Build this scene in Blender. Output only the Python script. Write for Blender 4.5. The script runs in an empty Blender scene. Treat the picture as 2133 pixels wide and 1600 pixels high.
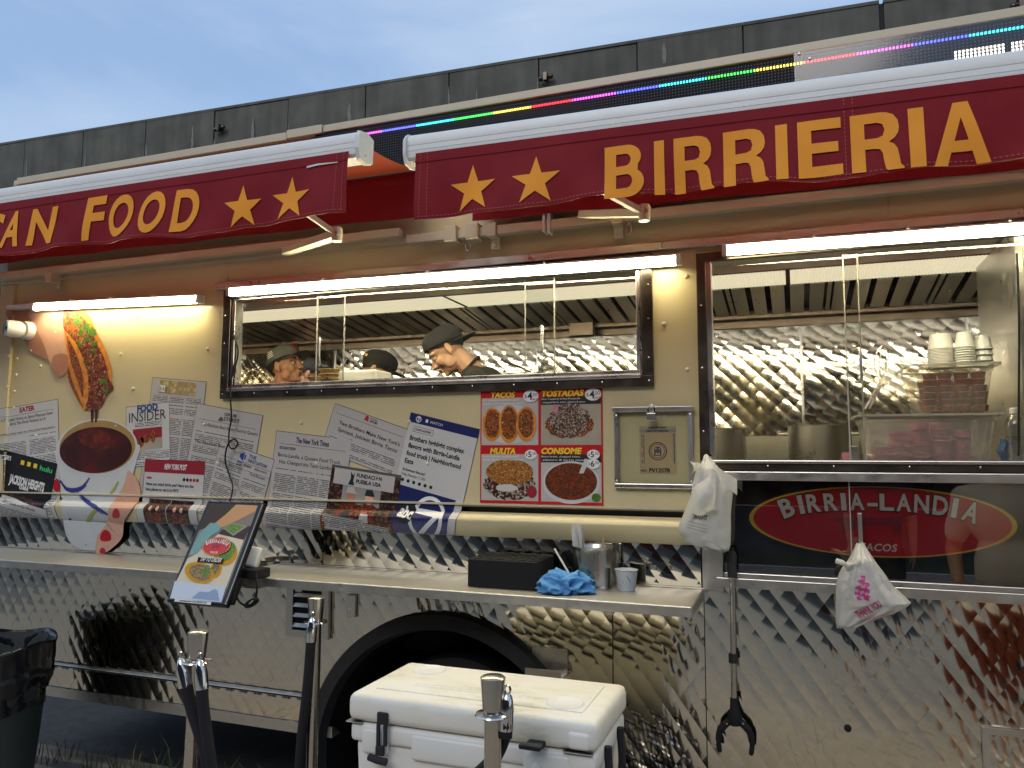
import bpy, bmesh, math, random
from mathutils import Vector, Matrix, Euler, noise
R = math.radians
S = bpy.context.scene
COL = S.collection
random.seed(7)
# ------------------------------------------------------------------ camera
F = 1600.0; CAM = Vector((0, -3.1, 1.6))
AX = Vector((0.93851127, -0.03009427, -0.3439345))     # truck axes in camera coordinates (right, down, forward)
AY = Vector((0.34523877, 0.08932615, 0.93425426))
AZ = Vector((0.00260665, -0.99554768, 0.09422331))
cd = bpy.data.cameras.new('camera'); cam = bpy.data.objects.new('camera', cd); COL.objects.link(cam)
cd.sensor_width = 36; cd.lens = 36 * F / 2133; cd.clip_end = 500; cd.clip_start = 0.05
M3 = Matrix(((AX[0], -AX[1], -AX[2]), (AY[0], -AY[1], -AY[2]), (AZ[0], -AZ[1], -AZ[2])))
cam.matrix_world = Matrix.Translation(CAM) @ M3.to_4x4()
S.camera = cam
# ------------------------------------------------------------------ world, sun, exposure
W = bpy.data.worlds.new('World'); S.world = W; W.use_nodes = True
wn = W.node_tree.nodes; wl = W.node_tree.links; wn.clear()
SUN_EL, SUN_AZ = R(36), R(190)
sky = wn.new('ShaderNodeTexSky'); sky.sky_type = 'NISHITA'; sky.sun_disc = False
sky.sun_elevation = SUN_EL; sky.sun_rotation = SUN_AZ; sky.air_density = 1.3; sky.dust_density = 0.6; sky.ozone_density = 2.5
hs = wn.new('ShaderNodeVectorMath'); hs.operation = 'SCALE'; hs.inputs['Scale'].default_value = 1.0
tc = wn.new('ShaderNodeTexCoord'); mp = wn.new('ShaderNodeMapping'); mp.inputs['Scale'].default_value = (1.0, 1.0, 3.2)
nz = wn.new('ShaderNodeTexNoise'); nz.inputs['Scale'].default_value = 2.6; nz.inputs['Detail'].default_value = 5; nz.inputs['Roughness'].default_value = 0.52
cr = wn.new('ShaderNodeValToRGB'); cr.color_ramp.elements[0].position = 0.36; cr.color_ramp.elements[0].color = (0.72, 0.72, 0.72, 1)
cr.color_ramp.elements[1].position = 0.72; cr.color_ramp.elements[1].color = (0.97, 0.97, 0.97, 1)
mx = wn.new('ShaderNodeMix'); mx.data_type = 'RGBA'
cl = wn.new('ShaderNodeValToRGB'); cl.color_ramp.elements[0].position = 0.38; cl.color_ramp.elements[0].color = (0.37, 0.55, 0.87, 1); cl.color_ramp.elements[1].position = 0.64; cl.color_ramp.elements[1].color = (0.62, 0.77, 1.0, 1)
cs = wn.new('ShaderNodeVectorMath'); cs.operation = 'SCALE'; cs.inputs['Scale'].default_value = 4.55
n2 = wn.new('ShaderNodeTexNoise'); n2.inputs['Scale'].default_value = 1.7; n2.inputs['Detail'].default_value = 6; n2.inputs['Roughness'].default_value = 0.55; n2.inputs['Distortion'].default_value = 0.6
wl.new(mp.outputs[0], n2.inputs['Vector']); wl.new(n2.outputs[0], cl.inputs[0]); wl.new(cl.outputs[0], cs.inputs[0]); wl.new(cs.outputs[0], mx.inputs['B'])
bg = wn.new('ShaderNodeBackground'); bg.inputs['Strength'].default_value = 0.14
wo = wn.new('ShaderNodeOutputWorld')
wl.new(sky.outputs[0], hs.inputs[0]); wl.new(tc.outputs['Generated'], mp.inputs[0]); wl.new(mp.outputs[0], nz.inputs['Vector'])
wl.new(nz.outputs[0], cr.inputs[0]); wl.new(cr.outputs[0], mx.inputs['Factor']); wl.new(hs.outputs[0], mx.inputs['A'])
wl.new(mx.outputs['Result'], bg.inputs[0]); wl.new(bg.outputs[0], wo.inputs[0])
sd = bpy.data.lights.new('sun', 'SUN'); sd.energy = 0.9; sd.angle = R(35); sd.color = (1.0, 0.93, 0.84)
sun = bpy.data.objects.new('sun', sd); COL.objects.link(sun)
sdir = Vector((math.sin(SUN_AZ) * math.cos(SUN_EL), math.cos(SUN_AZ) * math.cos(SUN_EL), math.sin(SUN_EL)))
sun.rotation_euler = (-sdir).to_track_quat('-Z', 'Y').to_euler(); sun.location = sdir * 30
S.view_settings.view_transform = 'Standard'; S.view_settings.look = 'None'; S.view_settings.exposure = 0.48; S.view_settings.gamma = 1
S.view_settings.use_curve_mapping = False
S.render.engine = 'CYCLES'
S.cycles.use_denoising = True; S.cycles.max_bounces = 10; S.cycles.glossy_bounces = 5; S.cycles.transparent_max_bounces = 14
S.cycles.transmission_bounces = 6; S.cycles.diffuse_bounces = 4; S.cycles.sample_clamp_indirect = 6; S.cycles.caustics_reflective = False; S.cycles.caustics_refractive = False
# ------------------------------------------------------------------ helpers
def ray(px, py): 
    c = Vector((px - 1066.5, py - 800, F)); return Vector((AX.dot(c), AY.dot(c), AZ.dot(c)))
def A(px, py, Y=0.0):                       # point of the photograph on the vertical plane Y (parallel to the truck side)
    d = ray(px, py); return CAM + d * ((Y - CAM.y) / d.y)
def AZp(px, py, Z):                         # point of the photograph on the level plane Z
    d = ray(px, py); return CAM + d * ((Z - CAM.z) / d.z)
def lin(c):
    if isinstance(c, str):
        c = tuple(int(c[i:i + 2], 16) / 255 for i in (0, 2, 4))
        c = tuple(x / 12.92 if x <= 0.04045 else ((x + 0.055) / 1.055) ** 2.4 for x in c)
    return (c[0], c[1], c[2], 1)
MATS = {}
def base_mat(name):
    m = bpy.data.materials.new(name); m.use_nodes = True; MATS[name] = m
    return m, m.node_tree.nodes, m.node_tree.links, m.node_tree.nodes['Principled BSDF']
def mat(name, col, rough=0.5, metal=0.0, var=0.0, vscale=6.0, bump=0.0, bscale=60.0, emit=None, es=0.0, coat=0.0, spec=0.5, trans=0.0, alpha=1.0, sub=0.0, rvar=0.0):
    m, n, l, p = base_mat(name); c = lin(col)
    p.inputs['Base Color'].default_value = c; p.inputs['Roughness'].default_value = rough; p.inputs['Metallic'].default_value = metal
    p.inputs['Specular IOR Level'].default_value = spec; p.inputs['Coat Weight'].default_value = coat; p.inputs['Coat Roughness'].default_value = 0.1
    p.inputs['Transmission Weight'].default_value = trans; p.inputs['Alpha'].default_value = alpha
    if sub: p.inputs['Subsurface Weight'].default_value = sub; p.inputs['Subsurface Radius'].default_value = (0.02, 0.008, 0.004)
    if emit is not None: p.inputs['Emission Color'].default_value = lin(emit); p.inputs['Emission Strength'].default_value = es
    if var or bump or rvar:
        g = n.new('ShaderNodeNewGeometry')
    if var or rvar:
        t = n.new('ShaderNodeTexNoise'); t.inputs['Scale'].default_value = vscale; t.inputs['Detail'].default_value = 6; t.inputs['Roughness'].default_value = 0.62
        l.new(g.outputs['Position'], t.inputs['Vector'])
        if var:
            r = n.new('ShaderNodeMapRange'); r.inputs[1].default_value = 0.25; r.inputs[2].default_value = 0.75; r.inputs[3].default_value = 1 - var; r.inputs[4].default_value = 1 + var * 0.6
            l.new(t.outputs[0], r.inputs[0])
            v = n.new('ShaderNodeVectorMath'); v.operation = 'SCALE'; v.inputs[0].default_value = c[:3]; l.new(r.outputs[0], v.inputs['Scale'])
            l.new(v.outputs[0], p.inputs['Base Color'])
        if rvar:
            r2 = n.new('ShaderNodeMapRange'); r2.inputs[1].default_value = 0.3; r2.inputs[2].default_value = 0.7; r2.inputs[3].default_value = max(0.01, rough - rvar); r2.inputs[4].default_value = rough + rvar
            l.new(t.outputs[0], r2.inputs[0]); l.new(r2.outputs[0], p.inputs['Roughness'])
    if bump:
        t2 = n.new('ShaderNodeTexNoise'); t2.inputs['Scale'].default_value = bscale; t2.inputs['Detail'].default_value = 4
        l.new(g.outputs['Position'], t2.inputs['Vector'])
        b = n.new('ShaderNodeBump'); b.inputs['Strength'].default_value = bump; b.inputs['Distance'].default_value = 0.01
        l.new(t2.outputs[0], b.inputs['Height']); l.new(b.outputs[0], p.inputs['Normal'])
    return m
def food(name, cols, scale=60, rough=0.4, bump=0.3, warp=0.5):     # printed or real mixed food: patches of several colours
    m, n, l, p = base_mat(name)
    g = n.new('ShaderNodeNewGeometry'); ns = n.new('ShaderNodeTexNoise'); ns.inputs['Scale'].default_value = scale * 0.5; ns.inputs['Detail'].default_value = 5
    l.new(g.outputs['Position'], ns.inputs['Vector'])
    mi = n.new('ShaderNodeMix'); mi.data_type = 'RGBA'; mi.inputs['Factor'].default_value = 0.03 * warp
    l.new(g.outputs['Position'], mi.inputs['A']); l.new(ns.outputs['Color'], mi.inputs['B'])
    v = n.new('ShaderNodeTexVoronoi'); v.inputs['Scale'].default_value = scale; l.new(mi.outputs['Result'], v.inputs['Vector'])
    sp = n.new('ShaderNodeSeparateColor'); l.new(v.outputs['Color'], sp.inputs[0])
    ma = n.new('ShaderNodeMix'); ma.inputs['Factor'].default_value = 0.45; l.new(sp.outputs[0], ma.inputs['A']); l.new(ns.outputs[0], ma.inputs['B'])
    r = n.new('ShaderNodeValToRGB'); e = r.color_ramp.elements
    while len(e) < len(cols): e.new(0.5)
    for i, c in enumerate(cols): e[i].position = 0.15 + 0.7 * i / max(1, len(cols) - 1); e[i].color = lin(c)
    l.new(ma.outputs[0], r.inputs[0])
    d = n.new('ShaderNodeMapRange'); d.inputs[1].default_value = 0; d.inputs[2].default_value = 0.6; d.inputs[3].default_value = 1.15; d.inputs[4].default_value = 0.55
    l.new(v.outputs['Distance'], d.inputs[0])
    sc = n.new('ShaderNodeVectorMath'); sc.operation = 'SCALE'; l.new(r.outputs[0], sc.inputs[0]); l.new(d.outputs[0], sc.inputs['Scale'])
    l.new(sc.outputs[0], p.inputs['Base Color']); p.inputs['Roughness'].default_value = rough
    return m
class MB:
    def __init__(s): s.v = []; s.f = []; s.uv = None; s.mi = []
    def add(s, vs, fs, mi=0):
        o = len(s.v); s.v += [Vector(q) for q in vs]; s.f += [tuple(i + o for i in q) for q in fs]; s.mi += [mi] * len(fs); return s
    def box(s, x0, x1, y0, y1, z0, z1, mi=0, M=None):
        vs = [Vector((x, y, z)) for z in (z0, z1) for y in (y0, y1) for x in (x0, x1)]
        if M is not None: vs = [M @ q for q in vs]
        return s.add(vs, [(0, 2, 3, 1), (4, 5, 7, 6), (0, 1, 5, 4), (2, 6, 7, 3), (0, 4, 6, 2), (1, 3, 7, 5)], mi)
    def rbox(s, x0, x1, y0, y1, z0, z1, r=0.004, mi=0, M=None, seg=2):
        bm = bmesh.new(); bmesh.ops.create_cube(bm, size=1)
        for q in bm.verts: q.co = Vector(((x0 + x1) / 2 + q.co.x * (x1 - x0), (y0 + y1) / 2 + q.co.y * (y1 - y0), (z0 + z1) / 2 + q.co.z * (z1 - z0)))
        bmesh.ops.bevel(bm, geom=list(bm.edges), offset=r, segments=seg, affect='EDGES', profile=0.5)
        bm.verts.index_update(); vs = [(M @ q.co if M is not None else q.co.copy()) for q in bm.verts]; fs = [tuple(q.index for q in f.verts) for f in bm.faces]; bm.free()
        return s.add(vs, fs, mi)
    def tube(s, pts, r, n=10, cap=True, mi=0):
        pts = [Vector(q) for q in pts]; rr = r if isinstance(r, (list, tuple)) else [r] * len(pts)
        o = len(s.v); up = None; fs = []
        for i, q in enumerate(pts):
            a = pts[max(0, i - 1)]; b = pts[min(len(pts) - 1, i + 1)]; t = (b - a)
            if t.length < 1e-9: t = Vector((0, 0, 1))
            t.normalize()
            if up is None: up = Vector((0, 0, 1)) if abs(t.z) < 0.9 else Vector((1, 0, 0))
            e1 = t.cross(up)
            if e1.length < 1e-6: e1 = t.cross(Vector((0, 1, 0)))
            e1.normalize(); e2 = e1.cross(t); up = e2.copy(); up = e2
            for k in range(n):
                w = 2 * math.pi * k / n; s.v.append(q + (e1 * math.cos(w) + e2 * math.sin(w)) * rr[i])
        for i in range(len(pts) - 1):
            for k in range(n): fs.append((o + i * n + k, o + i * n + (k + 1) % n, o + (i + 1) * n + (k + 1) % n, o + (i + 1) * n + k))
        if cap: fs.append(tuple(o + k for k in range(n))[::-1]); fs.append(tuple(o + (len(pts) - 1) * n + k for k in range(n)))
        s.f += fs; s.mi += [mi] * len(fs); return s
    def lathe(s, prof, c=(0, 0, 0), n=24, M=None, mi=0, a0=0, a1=2 * math.pi):    # prof: (radius, z)
        c = Vector(c); o = len(s.v); full = abs(a1 - a0 - 2 * math.pi) < 1e-6; m = n if full else n + 1
        for (r, z) in prof:
            for k in range(m):
                w = a0 + (a1 - a0) * k / n; q = Vector((r * math.cos(w), r * math.sin(w), z))
                s.v.append((M @ q if M is not None else q) + c)
        fs = []
        for i in range(len(prof) - 1):
            for k in range(n): fs.append((o + i * m + k, o + i * m + (k + 1) % m, o + (i + 1) * m + (k + 1) % m, o + (i + 1) * m + k))
        s.f += fs; s.mi += [mi] * len(fs); return s
    def ell(s, c, r, M=None, nu=14, nv=9, mi=0):
        c = Vector(c); r = r if isinstance(r, (list, tuple)) else (r, r, r); vs = []; fs = []
        for j in range(nv + 1):
            ph = math.pi * j / nv
            for k in range(nu):
                w = 2 * math.pi * k / nu; q = Vector((r[0] * math.sin(ph) * math.cos(w), r[1] * math.sin(ph) * math.sin(w), r[2] * math.cos(ph)))
                vs.append((M @ q if M is not None else q) + c)
        for j in range(nv):
            for k in range(nu): fs.append((j * nu + k, (j + 1) * nu + k, (j + 1) * nu + (k + 1) % nu, j * nu + (k + 1) % nu))
        return s.add(vs, fs, mi)
    def prism(s, poly, d, f3, mi=0):           # poly: 2D outline; f3(x, y, h) -> 3D; d: thickness
        n = len(poly); vs = [f3(x, y, d) for x, y in poly] + [f3(x, y, 0) for x, y in poly]
        return s.add(vs, [tuple(range(n)), tuple(range(2 * n - 1, n - 1, -1))] + [(i, i + n, (i + 1) % n + n, (i + 1) % n) for i in range(n)], mi)
    def extr(s, prof, x0, x1, mi=0, cap=True):     # (y,z) profile extruded along X
        n = len(prof); vs = [(x0, y, z) for y, z in prof] + [(x1, y, z) for y, z in prof]
        fs = [(i, (i + 1) % n, (i + 1) % n + n, i + n) for i in range(n)]
        if cap: fs += [tuple(range(n))[::-1], tuple(range(n, 2 * n))]
        return s.add(vs, fs, mi)
    def sheet(s, fn, nu, nv, mi=0, uv=None):        # grid of fn(i/nu, j/nv)
        vs = [fn(i / nu, j / nv) for j in range(nv + 1) for i in range(nu + 1)]
        fs = [(j * (nu + 1) + i, j * (nu + 1) + i + 1, (j + 1) * (nu + 1) + i + 1, (j + 1) * (nu + 1) + i) for j in range(nv) for i in range(nu)]
        return s.add(vs, fs, mi)
def obj(name, mb, m, parent=None, smooth=False, loc=None, sharp=35, fix=True):
    if not mb.v: raise ValueError(name)
    if parent is not None: o0 = Vector(parent.get('_o', (0, 0, 0)))
    elif loc is not None: o0 = Vector(loc)
    else:
        xs = [q.x for q in mb.v]; ys = [q.y for q in mb.v]; zs = [q.z for q in mb.v]
        o0 = Vector(((min(xs) + max(xs)) / 2, (min(ys) + max(ys)) / 2, min(zs)))
    me = bpy.data.meshes.new(name); me.from_pydata([q - o0 for q in mb.v], [], mb.f)
    if mb.uv: 
        ul = me.uv_layers.new(name='UVMap')
        for lp in me.loops: ul.data[lp.index].uv = mb.uv[lp.vertex_index]
    ms = m if isinstance(m, (list, tuple)) else [m]
    for q in ms: me.materials.append(MATS[q] if isinstance(q, str) else q)
    if len(ms) > 1: me.polygons.foreach_set('material_index', mb.mi)
    if fix:
        bm = bmesh.new(); bm.from_mesh(me); bmesh.ops.recalc_face_normals(bm, faces=bm.faces); bm.to_mesh(me); bm.free()
    if smooth:
        me.polygons.foreach_set('use_smooth', [True] * len(me.polygons))
        if sharp: me.set_sharp_from_angle(angle=R(sharp))
    me.update()
    o = bpy.data.objects.new(name, me); COL.objects.link(o)
    if parent is None: o.location = o0
    else: o.parent = parent
    o['_o'] = tuple(o0)
    return o
def tag(o, label, cat=None, group=None, kind=None):
    if label: o['label'] = label
    if cat: o['category'] = cat
    if group: o['group'] = group
    if kind: o['kind'] = kind
    return o
def thing(name, label, cat, loc=(0, 0, 0), group=None):
    o = bpy.data.objects.new(name, None); COL.objects.link(o); o.location = loc; o['_o'] = tuple(loc); o.empty_display_size = 0.1
    return tag(o, label, cat, group)
def dup(o, loc=None, label=None, rot=None, parent=None):
    c = o.copy(); COL.objects.link(c); c.parent = parent
    if loc is not None: c.location = loc
    if rot is not None: c.rotation_euler = rot
    if label: c['label'] = label
    for ch in list(o.children): dup(ch, parent=c)
    return c
TXC = {}
def text2d(body, bold=0.0, space=1.0, res=3):           # flat letters as (verts, faces), cap height 1
    k = (body, bold, space, res)
    if k not in TXC:
        c = bpy.data.curves.new('t', 'FONT'); c.body = body; c.offset = bold; c.space_character = space; c.resolution_u = res
        o = bpy.data.objects.new('t', c); COL.objects.link(o); dg = bpy.context.evaluated_depsgraph_get()
        me = bpy.data.meshes.new_from_object(o.evaluated_get(dg)); 
        TXC[k] = ([(q.co.x / 0.7, q.co.y / 0.7) for q in me.vertices], [tuple(p.vertices) for p in me.polygons])
        bpy.data.objects.remove(o); bpy.data.curves.remove(c); bpy.data.meshes.remove(me)
    return TXC[k]
def put_text(mb, body, f3, x, y, h, width=None, bold=0.0, shear=0.0, space=1.0, align='l', mi=0, res=3):   # f3(x, y) -> 3D
    vs, fs = text2d(body, bold, space, res)
    if not vs: return mb
    x0 = min(v[0] for v in vs); x1 = max(v[0] for v in vs); sx = h if width is None else width / (x1 - x0)
    w = (x1 - x0) * sx; ox = x - (0 if align == 'l' else w / 2 if align == 'c' else w)
    return mb.add([f3(ox + (v[0] - x0) * sx + shear * v[1] * h, y + v[1] * h) for v in vs], fs, mi)
def arc_pts(cx, cy, rx, ry, n=40, a0=0, a1=2 * math.pi):
    return [(cx + rx * math.cos(a0 + (a1 - a0) * i / n), cy + ry * math.sin(a0 + (a1 - a0) * i / n)) for i in range(n)]
def tess(vs, fs, sx, sz):                      # cut flat 2D faces into small pieces so that they can follow a curved surface
    bm = bmesh.new(); me = bpy.data.meshes.new('t'); me.from_pydata([(x, 0, z) for x, z in vs], [], fs); bm.from_mesh(me); bpy.data.meshes.remove(me)
    for i, st_ in ((0, sx), (2, sz)):
        lo, hi = min(v.co[i] for v in bm.verts), max(v.co[i] for v in bm.verts); c_ = lo + st_
        while c_ < hi:
            co = [0, 0, 0]; co[i] = c_; no = [0, 0, 0]; no[i] = 1; bmesh.ops.bisect_plane(bm, geom=bm.verts[:] + bm.edges[:] + bm.faces[:], plane_co=co, plane_no=no); c_ += st_
    bm.verts.index_update(); r = ([(v.co.x, v.co.z) for v in bm.verts], [tuple(v.index for v in f.verts) for f in bm.faces]); bm.free(); return r
def spline(pts, n=6):                           # Catmull-Rom through points (tuples of any length)
    P = [Vector(p) for p in pts]; out = []
    for i in range(len(P) - 1):
        a = P[max(0, i - 1)]; b = P[i]; c = P[i + 1]; d = P[min(len(P) - 1, i + 2)]
        for k in range(n):
            t = k / n; out.append(0.5 * ((2 * b) + (c - a) * t + (2 * a - 5 * b + 4 * c - d) * t * t + (3 * b - a - 3 * c + d) * t ** 3))
    out.append(P[-1]); return out
def cspline(pts, n=5):                          # closed
    P = [Vector(p) for p in pts]; m = len(P); out = []
    for i in range(m):
        a, b, c, d = P[i - 1], P[i], P[(i + 1) % m], P[(i + 2) % m]
        for k in range(n):
            t = k / n; out.append(0.5 * ((2 * b) + (c - a) * t + (2 * a - 5 * b + 4 * c - d) * t * t + (3 * b - a - 3 * c + d) * t ** 3))
    return out
# ------------------------------------------------------------------ materials
mat('cream', (0.65, 0.555, 0.315), 0.34, var=0.06, vscale=3, bump=0.03, bscale=9, coat=0.15)
mat('cream_trim', (0.58, 0.53, 0.38), 0.4, var=0.06)
mat('steel', (0.60, 0.575, 0.54), 0.3, 1.0, var=0.08, vscale=9, rvar=0.08)
mat('steel_brushed', (0.55, 0.53, 0.49), 0.36, 1.0, var=0.1, vscale=25, rvar=0.1, bump=0.02, bscale=240)
mat('steel_dark', (0.11, 0.09, 0.075), 0.36, 1.0, var=0.2, vscale=12, rvar=0.1)
mat('quilt', (0.58, 0.54, 0.46), 0.075, 1.0, var=0.06, vscale=5, rvar=0.04)
mat('quilt_in', (0.66, 0.63, 0.55), 0.13, 1.0, var=0.06, vscale=7, rvar=0.05)
mat('chrome', (0.72, 0.70, 0.66), 0.09, 1.0, rvar=0.03, vscale=20)
mat('chrome_brushed', (0.50, 0.47, 0.42), 0.24, 1.0, rvar=0.05, vscale=20)
mat('alu_white', (0.82, 0.83, 0.82), 0.4, var=0.05, vscale=8)
mat('plastic_white', (0.75, 0.74, 0.70), 0.35, var=0.04)
mat('black', (0.010, 0.010, 0.011), 0.6, spec=0.25, var=0.2, vscale=20)
mat('black_gloss', (0.008, 0.008, 0.009), 0.12, spec=0.6)
mat('matte_black', (0.006, 0.006, 0.006), 0.95, spec=0.1)
mat('under_lamp', (0.9, 0.9, 0.85), 0.4, emit=(1.0, 0.94, 0.80), es=14.0)
mat('added_front_fill', (0.9, 0.9, 0.85), 0.4, emit=(1.0, 0.86, 0.60), es=45.0)  # glow of the added fill strip above the windows
mat('rubber', (0.014, 0.014, 0.015), 0.75, var=0.3, vscale=15, bump=0.15, bscale=80)
mat('asphalt', (0.062, 0.064, 0.07), 0.85, var=0.4, vscale=14, bump=0.8, bscale=160)
mat('concrete_walk', (0.40, 0.345, 0.27), 0.85, var=0.22, vscale=2.5, bump=0.4, bscale=70)
mat('kerbstone', (0.20, 0.19, 0.175), 0.8, var=0.3, vscale=9, bump=0.5, bscale=50)
mat('burgundy', (0.225, 0.009, 0.016), 0.7, spec=0.2, var=0.16, vscale=7, bump=0.30, bscale=7)
mat('awning_top', (0.36, 0.045, 0.012), 0.65, var=0.1, vscale=6)
mat('gold', (0.90, 0.35, 0.045), 0.75, spec=0.15, var=0.1, vscale=5)
mat('thread', (0.36, 0.10, 0.07), 0.7)
mat('paper', (0.60, 0.59, 0.56), 0.35, coat=0.35, var=0.04, vscale=4)
mat('paper_grey', (0.50, 0.48, 0.45), 0.35, coat=0.35, var=0.04, vscale=4)
mat('ink', (0.012, 0.012, 0.014), 0.5)
mat('ink_grey', (0.09, 0.09, 0.09), 0.5)
mat('ink_white', (0.8, 0.8, 0.78), 0.5)
mat('ink_blue', (0.02, 0.05, 0.22), 0.5)
mat('ink_navy', (0.006, 0.012, 0.10), 0.4, coat=0.35)
mat('ink_red', (0.42, 0.012, 0.02), 0.5)
mat('ink_maroon', (0.28, 0.006, 0.02), 0.5)
mat('ink_green', (0.05, 0.55, 0.15), 0.5)
mat('menu_red', (0.52, 0.004, 0.008), 0.4, coat=0.35)
mat('menu_yellow', (0.86, 0.62, 0.03), 0.45)
mat('pale_wall', (0.40, 0.36, 0.27), 0.5, var=0.25, vscale=6)
mat('skin_print', (0.70, 0.40, 0.27), 0.45, coat=0.35, var=0.12, vscale=12)
mat('skin_print_dark', (0.48, 0.215, 0.125), 0.45, coat=0.35, var=0.15, vscale=12)
mat('nail', (0.5, 0.006, 0.02), 0.3)
mat('cup_print', (0.62, 0.64, 0.62), 0.45, coat=0.35, var=0.06, vscale=10)
mat('kraft', (0.52, 0.38, 0.20), 0.7, var=0.08, vscale=30)
mat('cup_kraft', (0.38, 0.235, 0.065), 0.5, var=0.15, vscale=12)
mat('stroke_blue', (0.03, 0.035, 0.22), 0.5); mat('stroke_lime', (0.38, 0.42, 0.10), 0.5)
mat('tortilla_print', (0.74, 0.27, 0.035), 0.4, var=0.5, vscale=30)
mat('white_rag', (0.75, 0.75, 0.72), 0.9, bump=0.3)
mat('blue_rag', (0.10, 0.30, 0.60), 0.95, var=0.15, vscale=40, bump=0.5, bscale=300)
mat('cooler_side', (0.76, 0.75, 0.71), 0.45, var=0.04, vscale=5, bump=0.04, bscale=150)
mat('can_green', (0.035, 0.045, 0.042), 0.5, var=0.2, vscale=6)
mat('binbag', (0.010, 0.011, 0.014), 0.22, bump=0.25, bscale=35)
mat('velvet', (0.010, 0.009, 0.012), 0.95)
mat('rivet', (0.66, 0.60, 0.48), 0.35)
mat('tray_grey', (0.30, 0.29, 0.27), 0.5)
mat('pot', (0.50, 0.49, 0.46), 0.28, 1.0, var=0.03, vscale=4, rvar=0.03)
mat('red_shirt', (0.50, 0.02, 0.035), 0.85, var=0.1, vscale=20, bump=0.2, bscale=40)
mat('black_shirt', (0.016, 0.016, 0.017), 0.9, var=0.2, vscale=20, bump=0.2, bscale=40)
mat('navy_shirt', (0.04, 0.04, 0.07), 0.9, var=0.2, vscale=20, bump=0.2, bscale=40)
mat('white_shirt', (0.72, 0.70, 0.68), 0.9, var=0.05, vscale=20, bump=0.2, bscale=40)
mat('grey_shirt', (0.20, 0.22, 0.25), 0.9, var=0.1, vscale=20, bump=0.2, bscale=40)
mat('jeans', (0.03, 0.04, 0.075), 0.9, var=0.3, vscale=30, bump=0.2, bscale=60)
mat('dark_trousers', (0.02, 0.02, 0.022), 0.9, var=0.2, vscale=20)
mat('shorts_rust', (0.16, 0.035, 0.02), 0.9, var=0.2, vscale=20)
mat('shoe_white', (0.75, 0.75, 0.74), 0.6)
mat('cap_grey', (0.13, 0.14, 0.12), 0.9, var=0.12, vscale=30, bump=0.15, bscale=120)
mat('cap_black', (0.016, 0.016, 0.018), 0.85, var=0.15, vscale=30, bump=0.15, bscale=120)
mat('cap_brim_light', (0.34, 0.31, 0.25), 0.9)
mat('hair', (0.012, 0.009, 0.007), 0.7, var=0.3, vscale=60, bump=0.5, bscale=250)
mat('skin_a', (0.48, 0.255, 0.15), 0.6, sub=0.12, var=0.10, vscale=18, bump=0.08, bscale=140)
mat('skin_b', (0.52, 0.31, 0.20), 0.6, sub=0.12, var=0.10, vscale=18, bump=0.08, bscale=140)
mat('skin_c', (0.60, 0.36, 0.26), 0.6, sub=0.12, var=0.08, vscale=18)
mat('lip', (0.33, 0.10, 0.07), 0.45); mat('eye_white', (0.7, 0.68, 0.64), 0.25); mat('iris', (0.02, 0.012, 0.008), 0.15)
mat('brow', (0.03, 0.018, 0.012), 0.8)
mat('sauce', (0.25, 0.062, 0.014), 0.25, var=0.5, vscale=25, spec=0.6)
mat('onion', (0.62, 0.24, 0.30), 0.3, var=0.3, vscale=40)
mat('lid_clear', (0.72, 0.68, 0.62), 0.15, alpha=0.35)
mat('diffuser', (0.42, 0.40, 0.34), 0.4, emit=(1.0, 0.88, 0.60), es=0.60)
mat('led_tube', (0.9, 0.9, 0.85), 0.4, emit=(0.98, 0.87, 0.55), es=46.0)
mat('white_block', (0.9, 0.9, 0.9), 0.4, emit=(1.0, 0.93, 0.75), es=3.0)
food('filling', ['3a0b06', '8e2413', '5a1409', 'c0502a', '7b1d10', 'd9a070', '3c5a1c', '6b1a10'], 90)
food('filling_hi', ['7b1d10', 'c9632f', 'e08a3a', '8a2a12', '4f7a26', 'e8d0a0'], 80)
food('broth', ['3c0a05', '560f06', '621407', '480c05', '5a1a08'], 9, warp=3)
food('broth_glow', ['5a1407', '6e1d08', '7a2a0c', '621708', '6a2a10'], 26, warp=3)
food('broth_menu', ['5a1808', '8a2a0c', 'a3480f', '3f3a10', '7a1f0a', '4a5018'], 150)
food('photo_dark', ['060606', '1c1512', '0b0d12', '4a2a18', '101010', '7a5a48', '8a2010', '0a0a0a'], 90)
food('photo_city', ['030405', '05070a', '0a0d12', '030404', '20170d', '040608'], 40)
food('photo_orange', ['1a0c06', 'a03a14', '6a1d0e', '30180c', 'c07040', '180e08'], 120)
food('taco_menu', ['5a1c08', 'c86018', '8a2a0c', 'd88028', '3a4018', '6e1d0a', 'e6c8a0'], 170)
food('tostada_menu', ['2a0c08', '5a1410', 'e8dccb', '3a0d0a', '3a4a1c', '7a1c16', 'c8b090', '4a120c'], 190)
food('bun_menu', ['5a1f08', 'c4761f', '8a3a0c', 'e0b060', 'a85a18'], 200)
food('meat_menu', ['1a0906', '3a0f08', '5a1a0c', 'd8c8b0', '2a0d08'], 110)
food('lettuce', ['1f4a10', '5a8a28', '3c6a1a', '8ab848', '2a5a14'], 240)
food('map_yellow', ['c8a040', 'd8c898', 'c8b070', 'd0a838'], 40)
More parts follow.
